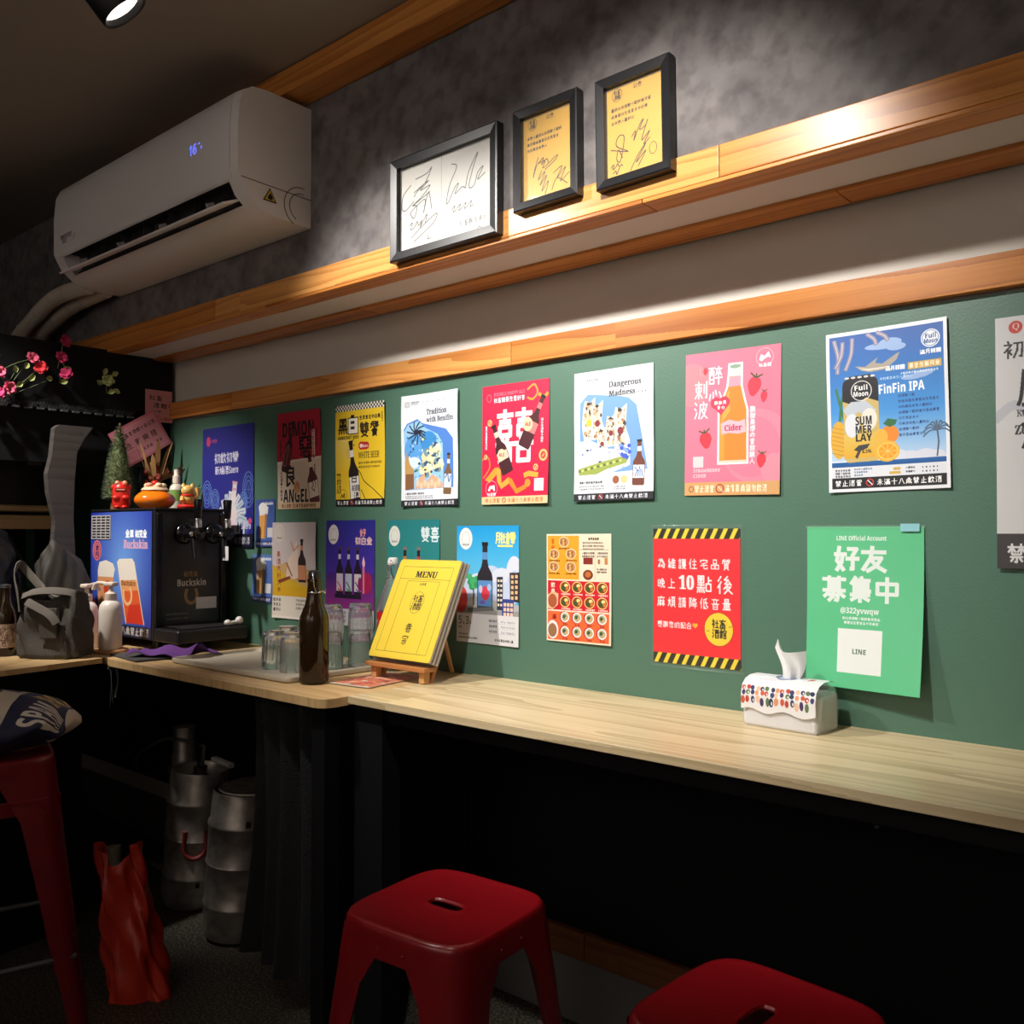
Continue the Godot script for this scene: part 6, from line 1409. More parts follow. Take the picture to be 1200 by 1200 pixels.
func on_counter():
	var Y := 0.748
	# beige tray
	var t := thing("serving_tray", "beige plastic drainer tray under the upside-down glasses", "tray", Vector3(-2.055, Y, 0.246))
	var mb := MB.new()
	var P := []
	for r in [[0.0, 0.001], [0.985, 0.001], [1.0, 0.003], [1.0, 0.013], [0.985, 0.0145], [0.97, 0.013], [0.965, 0.006], [0.95, 0.005], [0.5, 0.005], [0.0, 0.005]]:
		var row := PackedVector3Array()
		for q in rpoly(0.54 - (1.0 - maxf(r[0], 0.9)) * 0.4, 0.285 - (1.0 - maxf(r[0], 0.9)) * 0.4, 0.02, 4):
			var w: Vector2 = q * (1.0 if r[0] > 0.9 else r[0] + 0.0001)
			row.append(Vector3(w.x, r[1], w.y))
		row.reverse(); P.append(row)
	mb.grid(P, true)
	part("tray_body", mb, M.tray_beige, t)
	for k in 30: part("rim_notch", bx(Vector3(-0.25 + k * 0.0172, 0.0102, -0.137), Vector3(0.008, 0.006, 0.002)), M.tray_beige, t)
	# upside-down glasses
	var g0: MeshInstance3D = null
	var spots := [[-1.988, 0.0055, 0.285, "upside-down ribbed glass at the left front of the tray"], [-1.905, 0.0055, 0.288, "upside-down ribbed glass half behind the brown bottle, front row"], [-2.05, 0.0055, 0.2, "upside-down ribbed glass in the back row, leftmost"], [-1.962, 0.0055, 0.2, "upside-down ribbed glass in the back row, behind the brown bottle"],
		[-1.874, 0.0055, 0.192, "upside-down ribbed glass, lower of the left stack right of the brown bottle"], [-1.874, 0.0735, 0.192, "upside-down ribbed glass, upper of the left stack right of the brown bottle"], [-1.846, 0.0055, 0.118, "upside-down ribbed glass, lower of the stack beside the clear swing-top bottle"], [-1.846, 0.0735, 0.118, "upside-down ribbed glass, upper of the stack beside the clear swing-top bottle"]]
	for s in spots:
		var o: MeshInstance3D
		if g0 == null:
			o = single("drinking_glass", tumbler(), M.clear_glass, s[3], "glass", Vector3.ZERO, "upside-down ribbed glasses on the tray"); g0 = o
		else:
			o = g0.duplicate(); o.name = numbered("drinking_glass"); add_child(o); o.set_meta("label", s[3])
		o.position = Vector3(s[0], Y + s[1], s[2])
		o.rotation.y = s[0] * 7.0
		if s[1] > 0.05: o.scale = Vector3(1.06, 1.0, 1.06)
	# brown swing-top bottle
	var b := thing("swing_top_bottle", "brown glass swing-top beer bottle standing in front of the glasses", "bottle", Vector3(-1.748, Y, 0.34), 0.6)
	part("bottle_body", la([Vector2(0.0, 0.003), Vector2(0.026, 0.0), Vector2(0.033, 0.004), Vector2(0.0345, 0.01), Vector2(0.0345, 0.146), Vector2(0.0335, 0.156), Vector2(0.029, 0.168), Vector2(0.0225, 0.184), Vector2(0.018, 0.204), Vector2(0.0155, 0.235), Vector2(0.0165, 0.238), Vector2(0.0165, 0.245), Vector2(0.0135, 0.248), Vector2(0.0, 0.248)], 32), M.brown_glass, b)
	swing_top(b, 0.248, M.black_plastic)
	# clear swing-top bottle with a red printed band
	var c := thing("swing_top_bottle", "clear glass swing-top bottle with a red floral band beside the menu", "bottle", Vector3(-1.768, Y, 0.075), 0.4)
	part("bottle_body", la([Vector2(0.0, 0.006), Vector2(0.03, 0.0), Vector2(0.039, 0.004), Vector2(0.041, 0.012), Vector2(0.041, 0.155), Vector2(0.038, 0.172), Vector2(0.03, 0.195), Vector2(0.021, 0.22), Vector2(0.0155, 0.245), Vector2(0.0145, 0.26), Vector2(0.017, 0.263), Vector2(0.017, 0.27), Vector2(0.0125, 0.272), Vector2(0.0115, 0.25), Vector2(0.018, 0.22), Vector2(0.035, 0.172), Vector2(0.038, 0.155), Vector2(0.038, 0.014), Vector2(0.0, 0.012)], 32), M.clear_glass, c)
	var rm := mat("bottle_band", Color.WHITE, 0.4, 0.0, tex(pr_bottle_red()))
	rm.uv1_scale = Vector3(2, 14, 1)
	part("printed_band", la([Vector2(0.0414, 0.085), Vector2(0.0414, 0.152)], 32), rm, c)
	swing_top(c, 0.272, M.white_plastic)
	# easel with menus
	var e := thing("table_easel", "small wooden easel holding the yellow menu", "easel", Vector3(-1.617, 0.75, 0.0))
	var tilt := atan2(0.11, 0.234)
	for x in [-0.085, 0.083]:
		mb = MB.new(); mb.X = Transform3D(Basis(Vector3.RIGHT, -tilt), Vector3(x, 0.0, 0.178))
		mb.rbox(Vector3(0, 0.11, -0.006), Vector3(0.016, 0.215, 0.011), 0.002, 1)
		part("upright", mb, M.easel_wood, e)
		part("foot_block", rb(Vector3(x, 0.014, 0.187), Vector3(0.018, 0.026, 0.02), 0.002, 1), M.easel_wood_pale, e)
	part("ledge", rb(Vector3(0, 0.034, 0.188), Vector3(0.21, 0.011, 0.04), 0.002, 1), M.easel_wood, e)
	part("cross_bar", rb(Vector3(0, 0.14, 0.112), Vector3(0.19, 0.014, 0.008), 0.002, 1), M.easel_wood, e)
	part("rear_leg", tb([Vector3(0.015, 0.19, 0.085), Vector3(0.02, 0.004, 0.03)], 0.0075, 4), M.easel_wood_pale, e)
	var mm := mat("menu_cover", Color.WHITE, 0.6, 0.0, tex(pr_menu_cover()))
	mm.texture_repeat = false
	for k in 3:
		var o := thing("menu_booklet", ["yellow menu booklet at the front of the small easel", "grey-edged menu booklet second from the front on the easel", "menu booklet at the back of the easel stack"][k], "menu", Vector3(-1.61, 0.7915, 0.178), 0.0, "menus on the easel")
		o.rotation.x = -tilt
		o.position += Basis(Vector3.RIGHT, -tilt) * Vector3(0.003 * k, 0.0, 0.022 - 0.0085 * k)
		var w := 0.214; var h := 0.257
		part("pages", bx(Vector3(0, h / 2, 0.0), Vector3(w - 0.002, h - 0.002, 0.0055)), M.paper_edge, o)
		part("back_cover", bx(Vector3(0, h / 2, -0.0032), Vector3(w, h, 0.0008)), M.cover_grey, o)
		mb = MB.new(); mb.prism(rpoly(w, h, 0.008, 3, 0, h / 2), 0.0028, 0.0035)
		part("front_cover", mb, mat("cover_yellow", c3(216, 186, 50), 0.6) if k == 0 else M.cover_grey, o)
		if k == 0:
			mb = MB.new(); mb.face(Vector3(-w / 2 + 0.003, 0.003, 0.0037), Vector3(w / 2 - 0.003, 0.003, 0.0037), Vector3(w / 2 - 0.003, h - 0.003, 0.0037), Vector3(-w / 2 + 0.003, h - 0.003, 0.0037))
			part("cover_print", mb, mm, o)
	# flyer under the easel
	var fm := mat("flyer_print", Color.WHITE, 0.4, 0.0, tex(pr_flyer()))
	mb = MB.new(); mb.box(Vector3(0, 0.0006, 0), Vector3(0.125, 0.0012, 0.2))
	var fl := thing("flyer", "folded reddish picture flyer lying under the easel", "flyer", Vector3(-1.662, 0.75, 0.217), 0.12)
	part("sheet", mb, M.paper_edge, fl)
	mb = MB.new(); mb.face(Vector3(-0.062, 0.0014, 0.099), Vector3(0.062, 0.0014, 0.099), Vector3(0.062, 0.0014, -0.099), Vector3(-0.062, 0.0014, -0.099))
	part("picture_side", mb, fm, fl)
	# tissue pack
	var ti := thing("tissue_pack", "soft plastic pack of white tissues with coloured dots on the bar", "tissue pack", Vector3(-0.695, 0.75, 0.072), -0.06)
	var tm := mat("tissue_film", Color.WHITE, 0.35, 0.0, tex(pr_tissue()))
	part("tissue_stack", rb(Vector3(0, 0.033, 0), Vector3(0.142, 0.066, 0.086), 0.006), M.tissue_white, ti)
	P = []
	var rows := [[0.076, 0.046, 0.0], [0.0765, 0.0468, 0.004], [0.076, 0.046, 0.03], [0.0765, 0.0465, 0.055], [0.072, 0.042, 0.072], [0.058, 0.03, 0.083], [0.03, 0.014, 0.088], [0.012, 0.006, 0.087]]
	for ri in rows.size():
		var r: Array = rows[ri]
		var row := PackedVector3Array()
		for k in 49:
			var a := -TAU * k / 48
			var ca := cos(a); var sa := sin(a)
			var q := 1.0 + 0.012 * sin(a * 9 + ri * 2.0) + 0.01 * sin(a * 17.0 + ri)
			row.append(Vector3(signf(ca) * pow(absf(ca), 0.3) * r[0] * q, r[2] + 0.002 * sin(a * 5 + ri), signf(sa) * pow(absf(sa), 0.3) * r[1] * q))
		P.append(row)
	mb = MB.new(); mb.grid(P, true)
	part("film_wrap", mb, M.clear_film, ti)
	# printed band: upper front and top of the wrap
	mb = MB.new()
	var F := [[0.03, 0.0478], [0.058, 0.0482], [0.074, 0.0435], [0.0835, 0.032], [0.0885, 0.014], [0.0885, -0.014], [0.0835, -0.032]]
	for i in F.size() - 1:
		for j in 12:
			var xa := -0.072 + 0.144 * j / 12; var xb := -0.072 + 0.144 * (j + 1) / 12
			var ya := 0.004 * sin(j * 1.1) * (1.0 if i == 0 else 0.0); var yb := 0.004 * sin((j + 1) * 1.1) * (1.0 if i == 0 else 0.0)
			var va := 1.0 - float(i) / (F.size() - 1); var vb := 1.0 - float(i + 1) / (F.size() - 1)
			mb.face(Vector3(xa, F[i][0] + ya, F[i][1]), Vector3(xb, F[i][0] + yb, F[i][1]), Vector3(xb, F[i + 1][0], F[i + 1][1]), Vector3(xa, F[i + 1][0], F[i + 1][1]), Vector2(j / 12.0, va), Vector2((j + 1) / 12.0, va), Vector2((j + 1) / 12.0, vb), Vector2(j / 12.0, vb))
	part("printed_film", mb, tm, ti)
	P = []
	for i in 9:
		var v := i / 8.0
		var row := PackedVector3Array()
		for k in 17:
			var u := k / 16.0
			var fold := sin(u * PI)
			row.append(Vector3((u - 0.5) * (0.03 + 0.03 * v) + 0.002 + 0.006 * sin(v * 4), 0.08 + v * (0.05 + 0.026 * exp(-(u - 0.18) * (u - 0.18) * 30.0) + 0.008 * u), 0.004 + 0.016 * fold * (0.4 + v) - 0.012 * v + 0.003 * sin(u * 14 + v * 3)))
		P.append(row)
	mb = MB.new(); mb.grid(P)
	part("pulled_tissue", mb, M.tissue_white, ti)
	# purple cloth on a dark mat
	single("bar_mat", rb(Vector3.ZERO, Vector3(0.2, 0.006, 0.13), 0.002), M.rubber_mat, "dark rubber mat under the purple cloth", "mat", Vector3(-2.48, Y + 0.0032, 0.375)).rotation.y = -0.12
	P = []
	rng.seed = 5
	for i in 25:
		var row := PackedVector3Array()
		for k in 17:
			var u := i / 24.0; var v := k / 16.0
			var x := -2.47 + u * 0.16 - 0.06 * v * (1.0 - u)
			var z := 0.44 - v * 0.1 - 0.11 * u
			var h := 0.012 + 0.02 * sin(PI * v) * (0.35 + 0.65 * u) + 0.007 * sin(v * 9 + u * 6) + 0.006 * sin(u * 13 + v * 4) + 0.012 * pow(u, 3.0) * sin(v * 5 + 1.0)
			if z > 0.461: h = minf(h, 0.008)
			row.append(Vector3(x, Y + maxf(h, 0.0075), z))
		P.append(row)
	mb = MB.new(); mb.grid(P)
	var Q := []
	for r in P:
		var row := PackedVector3Array()
		for k in r.size(): row.append(r[r.size() - 1 - k] + Vector3(0, -0.0016, 0))
		Q.append(row)
	mb.grid(Q)
	single("cleaning_cloth", mb, M.purple_cloth, "crumpled purple cleaning cloth in front of the beer dispenser", "cloth")
	# soap pumps on a round coaster
	single("coaster", la([Vector2(0.0, 0.0), Vector2(0.05, 0.0), Vector2(0.053, 0.003), Vector2(0.053, 0.007), Vector2(0.05, 0.01), Vector2(0.0, 0.01)], 28), M.cork_wood, "round wooden coaster under the white soap pump", "coaster", Vector3(-2.66, Y, 0.395))
	for k in 2:
		var o := thing("soap_dispenser", ["white pump soap bottle on the wooden coaster beside the tote bag", "white pump soap bottle behind the other, its spout over the tote bag"][k], "soap dispenser", [Vector3(-2.655, Y + 0.01, 0.395), Vector3(-2.79, Y, 0.405)][k], [0.4, -1.0][k], "white pump bottles")
		part("bottle_body", la([Vector2(0.0, 0.0), Vector2(0.03, 0.0), Vector2(0.0325, 0.004), Vector2(0.0325, 0.115), Vector2(0.03, 0.13), Vector2(0.022, 0.141), Vector2(0.014, 0.145), Vector2(0.0, 0.145)], 28), M.soap_white, o)
		part("collar", la([Vector2(0.0155, 0.143), Vector2(0.0165, 0.146), Vector2(0.0165, 0.164), Vector2(0.012, 0.168), Vector2(0.007, 0.17), Vector2(0.006, 0.188)], 20), M.soap_cap, o)
		part("pump_head", rb(Vector3(0.0, 0.192, 0.0), Vector3(0.036, 0.013, 0.026), 0.005), M.soap_cap, o)
		part("spout", tb(curve([Vector3(-0.006, 0.192, 0), Vector3(-0.042, 0.195, 0), Vector3(-0.056, 0.19, 0), Vector3(-0.064, 0.174, 0)], 4), 0.0056, 8), M.soap_cap, o)

func swing_top(o: Node3D, y: float, stopper: Material):
	part("stopper", la([Vector2(0.0, -0.006), Vector2(0.0125, -0.004), Vector2(0.0145, 0.0), Vector2(0.0145, 0.006), Vector2(0.0125, 0.014), Vector2(0.009, 0.016), Vector2(0.0, 0.016)], 16, Vector3(0, y + 0.002, 0)), stopper, o)
	for s in [-1, 1]:
		part("wire_bail", tb(curve([Vector3(0, y + 0.012, s * 0.014), Vector3(0.004, y + 0.002, s * 0.021), Vector3(0.006, y - 0.02, s * 0.021), Vector3(0.012, y - 0.034, s * 0.0175), Vector3(0.022, y - 0.03, s * 0.012), Vector3(0.026, y - 0.036, 0)], 4), 0.0017, 6), M.chrome, o)
	var ring := []
	for i in 17: ring.append(Vector3(cos(TAU * i / 16) * 0.0172, y - 0.034, sin(TAU * i / 16) * 0.0172))
	part("wire_collar", tb(ring, 0.0017, 6), M.chrome, o)

func left_side():
	# black canopy over the hatch, with a scalloped valance
	var o := thing("canopy", "black canopy box over the serving hatch on the left", "canopy", Vector3(-3.02, 0, 0))
	part("box", bx(Vector3(-0.3, 1.62, 0.75), Vector3(0.6, 0.2, 1.49)), M.black_panel, o)
	part("lower_band", bx(Vector3(-0.035, 1.425, 0.75), Vector3(0.03, 0.19, 1.49)), M.black_panel, o)
	for k in 22: part("edge_clip", rb(Vector3(0.004, 1.498 - 0.0, 0.16 + k * 0.037), Vector3(0.01, 0.006, 0.024), 0.002, 1), M.metal_grey, o)
	for k in 22:
		var mb := MB.new()
		mb.X = Transform3D(Basis(Vector3(0, 0, -1), Vector3(0, 1, 0), Vector3(1, 0, 0)), Vector3(0.0, 1.52, 0.16 + k * 0.037))
		mb.prism(PackedVector2Array([Vector2(-0.0175, 0.0), Vector2(-0.0175, -0.016), Vector2(-0.01, -0.024), Vector2(0.0, -0.027), Vector2(0.01, -0.024), Vector2(0.0175, -0.016), Vector2(0.0175, 0.0)]), 0.0, 0.003)
		part("scallop", mb, M.black_cloth, o)
	part("post", bx(Vector3(-0.03, 0.75 + 0.29, 0.06), Vector3(0.02, 0.58, 0.1)), M.black_panel, o)
	single("small_black_box", rb(Vector3.ZERO, Vector3(0.1, 0.06, 0.12), 0.006), M.black_plastic, "small black box lying on top of the canopy", "box", Vector3(-3.09, 1.751, 0.7))
	# pink notes
	var nm := []
	for k in 2:
		nm.append(mat("note_%d" % k, Color.WHITE, 0.75, 0.0, tex(pr_note(k)))); nm[k].texture_repeat = false
	var a := single("paper_note", sheet(0.1, 0.112, 0.003, 1), nm[0], "small upright pink handwritten note in the corner, above the larger one", "note", Vector3(-3.017, 1.548, 0.058), "pink notes under the canopy")
	a.rotation.y = PI / 2
	var b := single("paper_note", sheet(0.19, 0.132, 0.004, 3), nm[1], "larger pink card pinned at a slant behind the dried bouquet", "note", Vector3(-3.006, 1.427, 0.13), "pink notes under the canopy")
	b.rotation = Vector3(0, PI / 2, 0.56)
	# artificial flower sprays
	spray(Vector3(-3.004, 1.55, 0.56), [[Vector3(0.0, -0.02, 0.03), 0], [Vector3(0, 0.0, 0.0), 1], [Vector3(0.0, 0.045, 0.03), 1], [Vector3(-0.005, 0.1, -0.07), 1], [Vector3(0, 0.075, -0.095), 2], [Vector3(-0.01, -0.075, 0.04), 0]], [Vector3(0, 0.05, -0.02), Vector3(0, 0.02, -0.04), Vector3(0, 0.03, -0.06), Vector3(0, 0.085, -0.055), Vector3(0, 0.045, -0.13), Vector3(0, -0.02, 0.04), Vector3(0, 0.1, 0.05)], "spray of magenta and red artificial flowers hanging from the canopy")
	spray(Vector3(-3.004, 1.635, 0.405), [[Vector3(0.0, 0.085, -0.01), 0], [Vector3(0, 0.03, 0.0), 0], [Vector3(0, -0.02, -0.02), 0]], [Vector3(0, -0.05, 0.0), Vector3(0, 0.0, -0.01)], "thin sprig of purple flowers climbing over the canopy edge")
	spray(Vector3(-3.004, 1.6, 0.25), [[Vector3(0.0, 0.01, 0.0), 3]], [Vector3(0, 0.03, 0.015), Vector3(0, 0.03, -0.012), Vector3(0, -0.005, 0.022), Vector3(0, -0.03, 0.0), Vector3(0, -0.015, -0.018)], "single pale leafy sprig on the dark canopy front")
	# grey curved wooden bracket
	var br := thing("wooden_bracket", "curved grey plank bracket below the canopy", "bracket", Vector3(-2.985, 0, 0))
	for k in 3:
		var mb := MB.new()
		mb.X = Transform3D(Basis(Vector3(0, 0, -1), Vector3(0, 1, 0), Vector3(1, 0, 0)), Vector3(0.01 * k - 0.03, 0, 0))
		var p := PackedVector2Array()
		for q in [[-0.302, 1.449], [-0.33, 1.41], [-0.353, 1.364], [-0.36, 1.267], [-0.362, 1.142], [-0.35, 0.95], [-0.345, 0.752], [-0.44, 0.752], [-0.43, 0.95], [-0.419, 1.141], [-0.44, 1.229], [-0.445, 1.29], [-0.432, 1.346], [-0.424, 1.438], [-0.41, 1.449]]: p.append(Vector2(q[0], q[1]))
		mb.prism(p, 0.0, 0.0098)
		part("plank", mb, M.grey_wood, br)
	# shelf in the hatch
	var sh := thing("wall_shelf", "pale plank shelf deep in the dark hatch", "shelf", Vector3(-3.5, 1.14, 0.56))
	part("board", rb(Vector3(0, 0.05, 0), Vector3(0.16, 0.022, 0.7), 0.003, 1), M.bamboo_board, sh); part("board", rb(Vector3(0.06, 0.0, 0.0), Vector3(0.03, 0.05, 0.7), 0.003, 1), M.bamboo_board, sh)
	part("upright", bx(Vector3(0.0, -0.19, -0.32), Vector3(0.14, 0.43, 0.02)), M.black_panel, sh); part("upright", bx(Vector3(0.0, -0.19, 0.32), Vector3(0.14, 0.43, 0.02)), M.black_panel, sh)
	for k in 2: part("bolt", bx(Vector3(0.078, 0.05 - k * 0.06, -0.335), Vector3(0.006, 0.02, 0.02)), M.metal_grey, sh)
	var cb := thing("cabinet", "dark cabinet with two pale stickers on the hatch shelf", "cabinet", Vector3(-3.5, 1.202, 0.55))
	part("body", bx(Vector3(0, 0.11, 0), Vector3(0.15, 0.219, 0.66)), M.black_plastic, cb)
	for z in [-0.24, -0.06]: part("sticker", bx(Vector3(0.0755, 0.16, z), Vector3(0.001, 0.035, 0.05)), M.cover_grey, cb)
	# bin bags
	for k in 2:
		var c: Vector3 = [Vector3(-3.06, 0.751, 0.64), Vector3(-2.9, 0.751, 0.418)][k]
		var r: Vector3 = [Vector3(0.13, 0.4, 0.17), Vector3(0.06, 0.31, 0.095)][k]
		var P := []
		for i in 19:
			var t := i / 18.0
			var row := PackedVector3Array()
			var rad := pow(cos(t * PI / 2 * 0.985), 0.62) * (0.9 + 0.1 * minf(1.0, t * 8.0))
			for j in 41:
				var an := -TAU * j / 40
				var w := 1.0 + 0.08 * sin(an * 4 + t * 7 + k) + 0.07 * sin(an * 7 - t * 12 + k) + 0.05 * sin(an * 13 + t * 19)
				row.append(c + Vector3(cos(an) * r.x * rad * w - 0.02 * t * k, r.y * sin(t * PI / 2) * (1.0 + 0.08 * sin(an * 2 + 0.7) * t), sin(an) * r.z * rad * w + 0.035 * t * t * k))
			P.append(row)
		var mb := MB.new(); mb.grid(P, true)
		single("plastic_bag", mb, [M.bag_black_film, M.bag_brown][k], ["bulging black bin bag behind the tote bag", "dull brown bag leaning between the black bin bag and the beer dispenser"][k], "bag")
	# beer bottles on the left worktop
	var lm := mat("beer_label", Color.WHITE, 0.6, 0.0, tex(pr_beer_label()))
	lm.uv1_scale = Vector3(3, 15, 1)
	for k in 3:
		var bo := thing("beer_bottle", ["dark beer bottle with a patterned label, nearest the tote bag", "dark beer bottle cut off by the left edge of the photo", "dark beer bottle standing behind the other two"][k], "bottle", [Vector3(-2.8, 0.75, 0.632), Vector3(-2.8, 0.75, 0.705), Vector3(-2.87, 0.75, 0.668)][k], 0.5 * k, "beer bottles on the left worktop")
		part("glass", la([Vector2(0.0, 0.003), Vector2(0.028, 0.0), Vector2(0.0305, 0.006), Vector2(0.0305, 0.11), Vector2(0.027, 0.128), Vector2(0.016, 0.15), Vector2(0.0128, 0.19), Vector2(0.0135, 0.2), Vector2(0.0, 0.2)], 24), M.brown_glass, bo)
		part("label", la([Vector2(0.0309, 0.025), Vector2(0.0309, 0.092)], 24), lm, bo)
		part("crown_cap", la([Vector2(0.0142, 0.194), Vector2(0.0142, 0.203), Vector2(0.0, 0.205)], 16), M.metal_grey, bo)
	# grey canvas tote
	var t := thing("tote_bag", "slouching grey canvas tote bag on the left worktop", "bag", Vector3(-2.668, 0.7505, 0.545), 0.55)
	var P := []
	for i in 25:
		var v := i / 24.0
		var row := PackedVector3Array()
		for j in 65:
			var an := -TAU * j / 64
			var ca := cos(an); var sa := sin(an)
			var e := 0.42
			var w := 0.088 + 0.006 * sin(v * 3.0) - 0.012 * v * v; var dd := 0.06 - 0.012 * v
			if i == 0: w -= 0.006; dd -= 0.006
			var fold := 0.006 * sin(an * 5 + v * 7) * v + 0.004 * sin(an * 9 - v * 11) + 0.006 * v * sin(an * 3 + 1.0)
			row.append(Vector3(signf(ca) * pow(absf(ca), e) * (w + fold), v * (0.176 + 0.012 * sin(an * 2 + 0.6) * v + 0.006 * sin(an * 7) * v), signf(sa) * pow(absf(sa), e) * (dd + fold)))
		P.append(row)
	# inner wall down from the mouth
	for i in range(6, -1, -1):
		var v := i / 6.0
		var row := PackedVector3Array()
		for q in P[24]:
			var s := Vector3(q.x * 0.96, q.y - (1.0 - v) * 0.07 - 0.002, q.z * 0.94)
			row.append(s)
		P.append(row)
	var mb := MB.new(); mb.grid(P, true)
	mb.face(Vector3(-0.076, 0.003, 0.048), Vector3(-0.076, 0.003, -0.048), Vector3(0.076, 0.003, -0.048), Vector3(0.076, 0.003, 0.048))
	part("canvas_body", mb, M.grey_canvas, t)
	part("pocket_flap", rb(Vector3(0.02, 0.1, 0.062), Vector3(0.055, 0.085, 0.006), 0.003), M.grey_canvas, t)
	strap(t, [Vector3(-0.075, 0.13, 0.054), Vector3(-0.085, 0.18, 0.05), Vector3(-0.108, 0.235, 0.034), Vector3(-0.118, 0.262, 0.0), Vector3(-0.1, 0.23, -0.02), Vector3(-0.06, 0.185, -0.03), Vector3(-0.01, 0.165, -0.02)])
	strap(t, [Vector3(-0.08, 0.17, 0.04), Vector3(-0.03, 0.186, 0.055), Vector3(0.03, 0.19, 0.052), Vector3(0.075, 0.182, 0.03), Vector3(0.08, 0.165, 0.0)])
	strap(t, [Vector3(-0.05, 0.16, 0.058), Vector3(-0.02, 0.15, 0.069), Vector3(0.03, 0.125, 0.07), Vector3(0.05, 0.1, 0.069)])

func strap(t: Node3D, p: Array):
	var q := curve(p, 5)
	var mb := MB.new()
	var P := []
	for i in q.size():
		var d: Vector3 = (q[mini(i + 1, q.size() - 1)] - q[maxi(i - 1, 0)]).normalized()
		var s := d.cross(Vector3(q[i].x * 3.0, 0.15, q[i].z * 3.0 + 0.02)).normalized() * 0.011
		var n := s.cross(d).normalized() * 0.002
		P.append(PackedVector3Array([q[i] - s + n, q[i] + s + n, q[i] + s - n, q[i] - s - n, q[i] - s + n]))
	mb.grid(P, false)
	part("strap", mb, M.canvas_strap, t)

func spray(at: Vector3, blooms: Array, leaves: Array, label: String):
	var o := thing("artificial_flowers", label, "flowers", at)
	rng.seed = int(at.z * 1000)
	var prev := Vector3(-0.012, 0.0, 0.0)
	for f in blooms:
		var c: Vector3 = f[0]
		part("stem", tb(curve([prev, (prev + c) / 2 + Vector3(0.01, 0.006, 0), c], 4), 0.0014, 5), M.stem_green, o)
		prev = c
		var m: Material = [M.petal_magenta, M.petal_pink, M.petal_red, M.leaf_pale][f[1]]
		var bl := Node3D.new()
		bl.name = "bloom"; o.add_child(bl, true); bl.position = c + Vector3(0.01, 0, 0)
		bl.rotation = Vector3(rng.randf() * 0.8, rng.randf() - 0.5, rng.randf() * 0.8)
		for ring in 2:
			for k in 5:
				var a := TAU * (k + ring * 0.5) / 5
				var r := 0.021 - ring * 0.006
				var P := []
				for i in 4:
					var row := PackedVector3Array()
					for j in 5:
						var s := (j - 2) / 2.0; var v := i / 3.0
						var wd := 0.0105 * sin(PI * (0.2 + 0.62 * v))
						row.append(Vector3(0.004 + 0.006 * v * (1 + ring) - 0.003 * s * s, cos(a) * r * v - sin(a) * s * wd, sin(a) * r * v + cos(a) * s * wd))
					P.append(row)
				var mb := MB.new(); mb.grid(P)
				part("petal", mb, m, bl)
	for c in leaves:
		part("leaf_stalk", tb([prev * 0.4 + c * 0.2, c], 0.001, 4), M.stem_green, o)
		var a := rng.randf() * TAU
		var P := []
		for i in 5:
			var row := PackedVector3Array()
			for j in 5:
				var v := i / 4.0; var s := (j - 2) / 2.0
				var w := 0.009 * sin(PI * (0.1 + 0.85 * v))
				row.append(c + Vector3(0.01 + 0.004 * s * s + 0.006 * v, cos(a) * 0.022 * v - sin(a) * s * w, sin(a) * 0.022 * v + cos(a) * s * w))
			P.append(row)
		var mb := MB.new(); mb.grid(P)
		part("leaf", mb, M.leaf_pale, o)

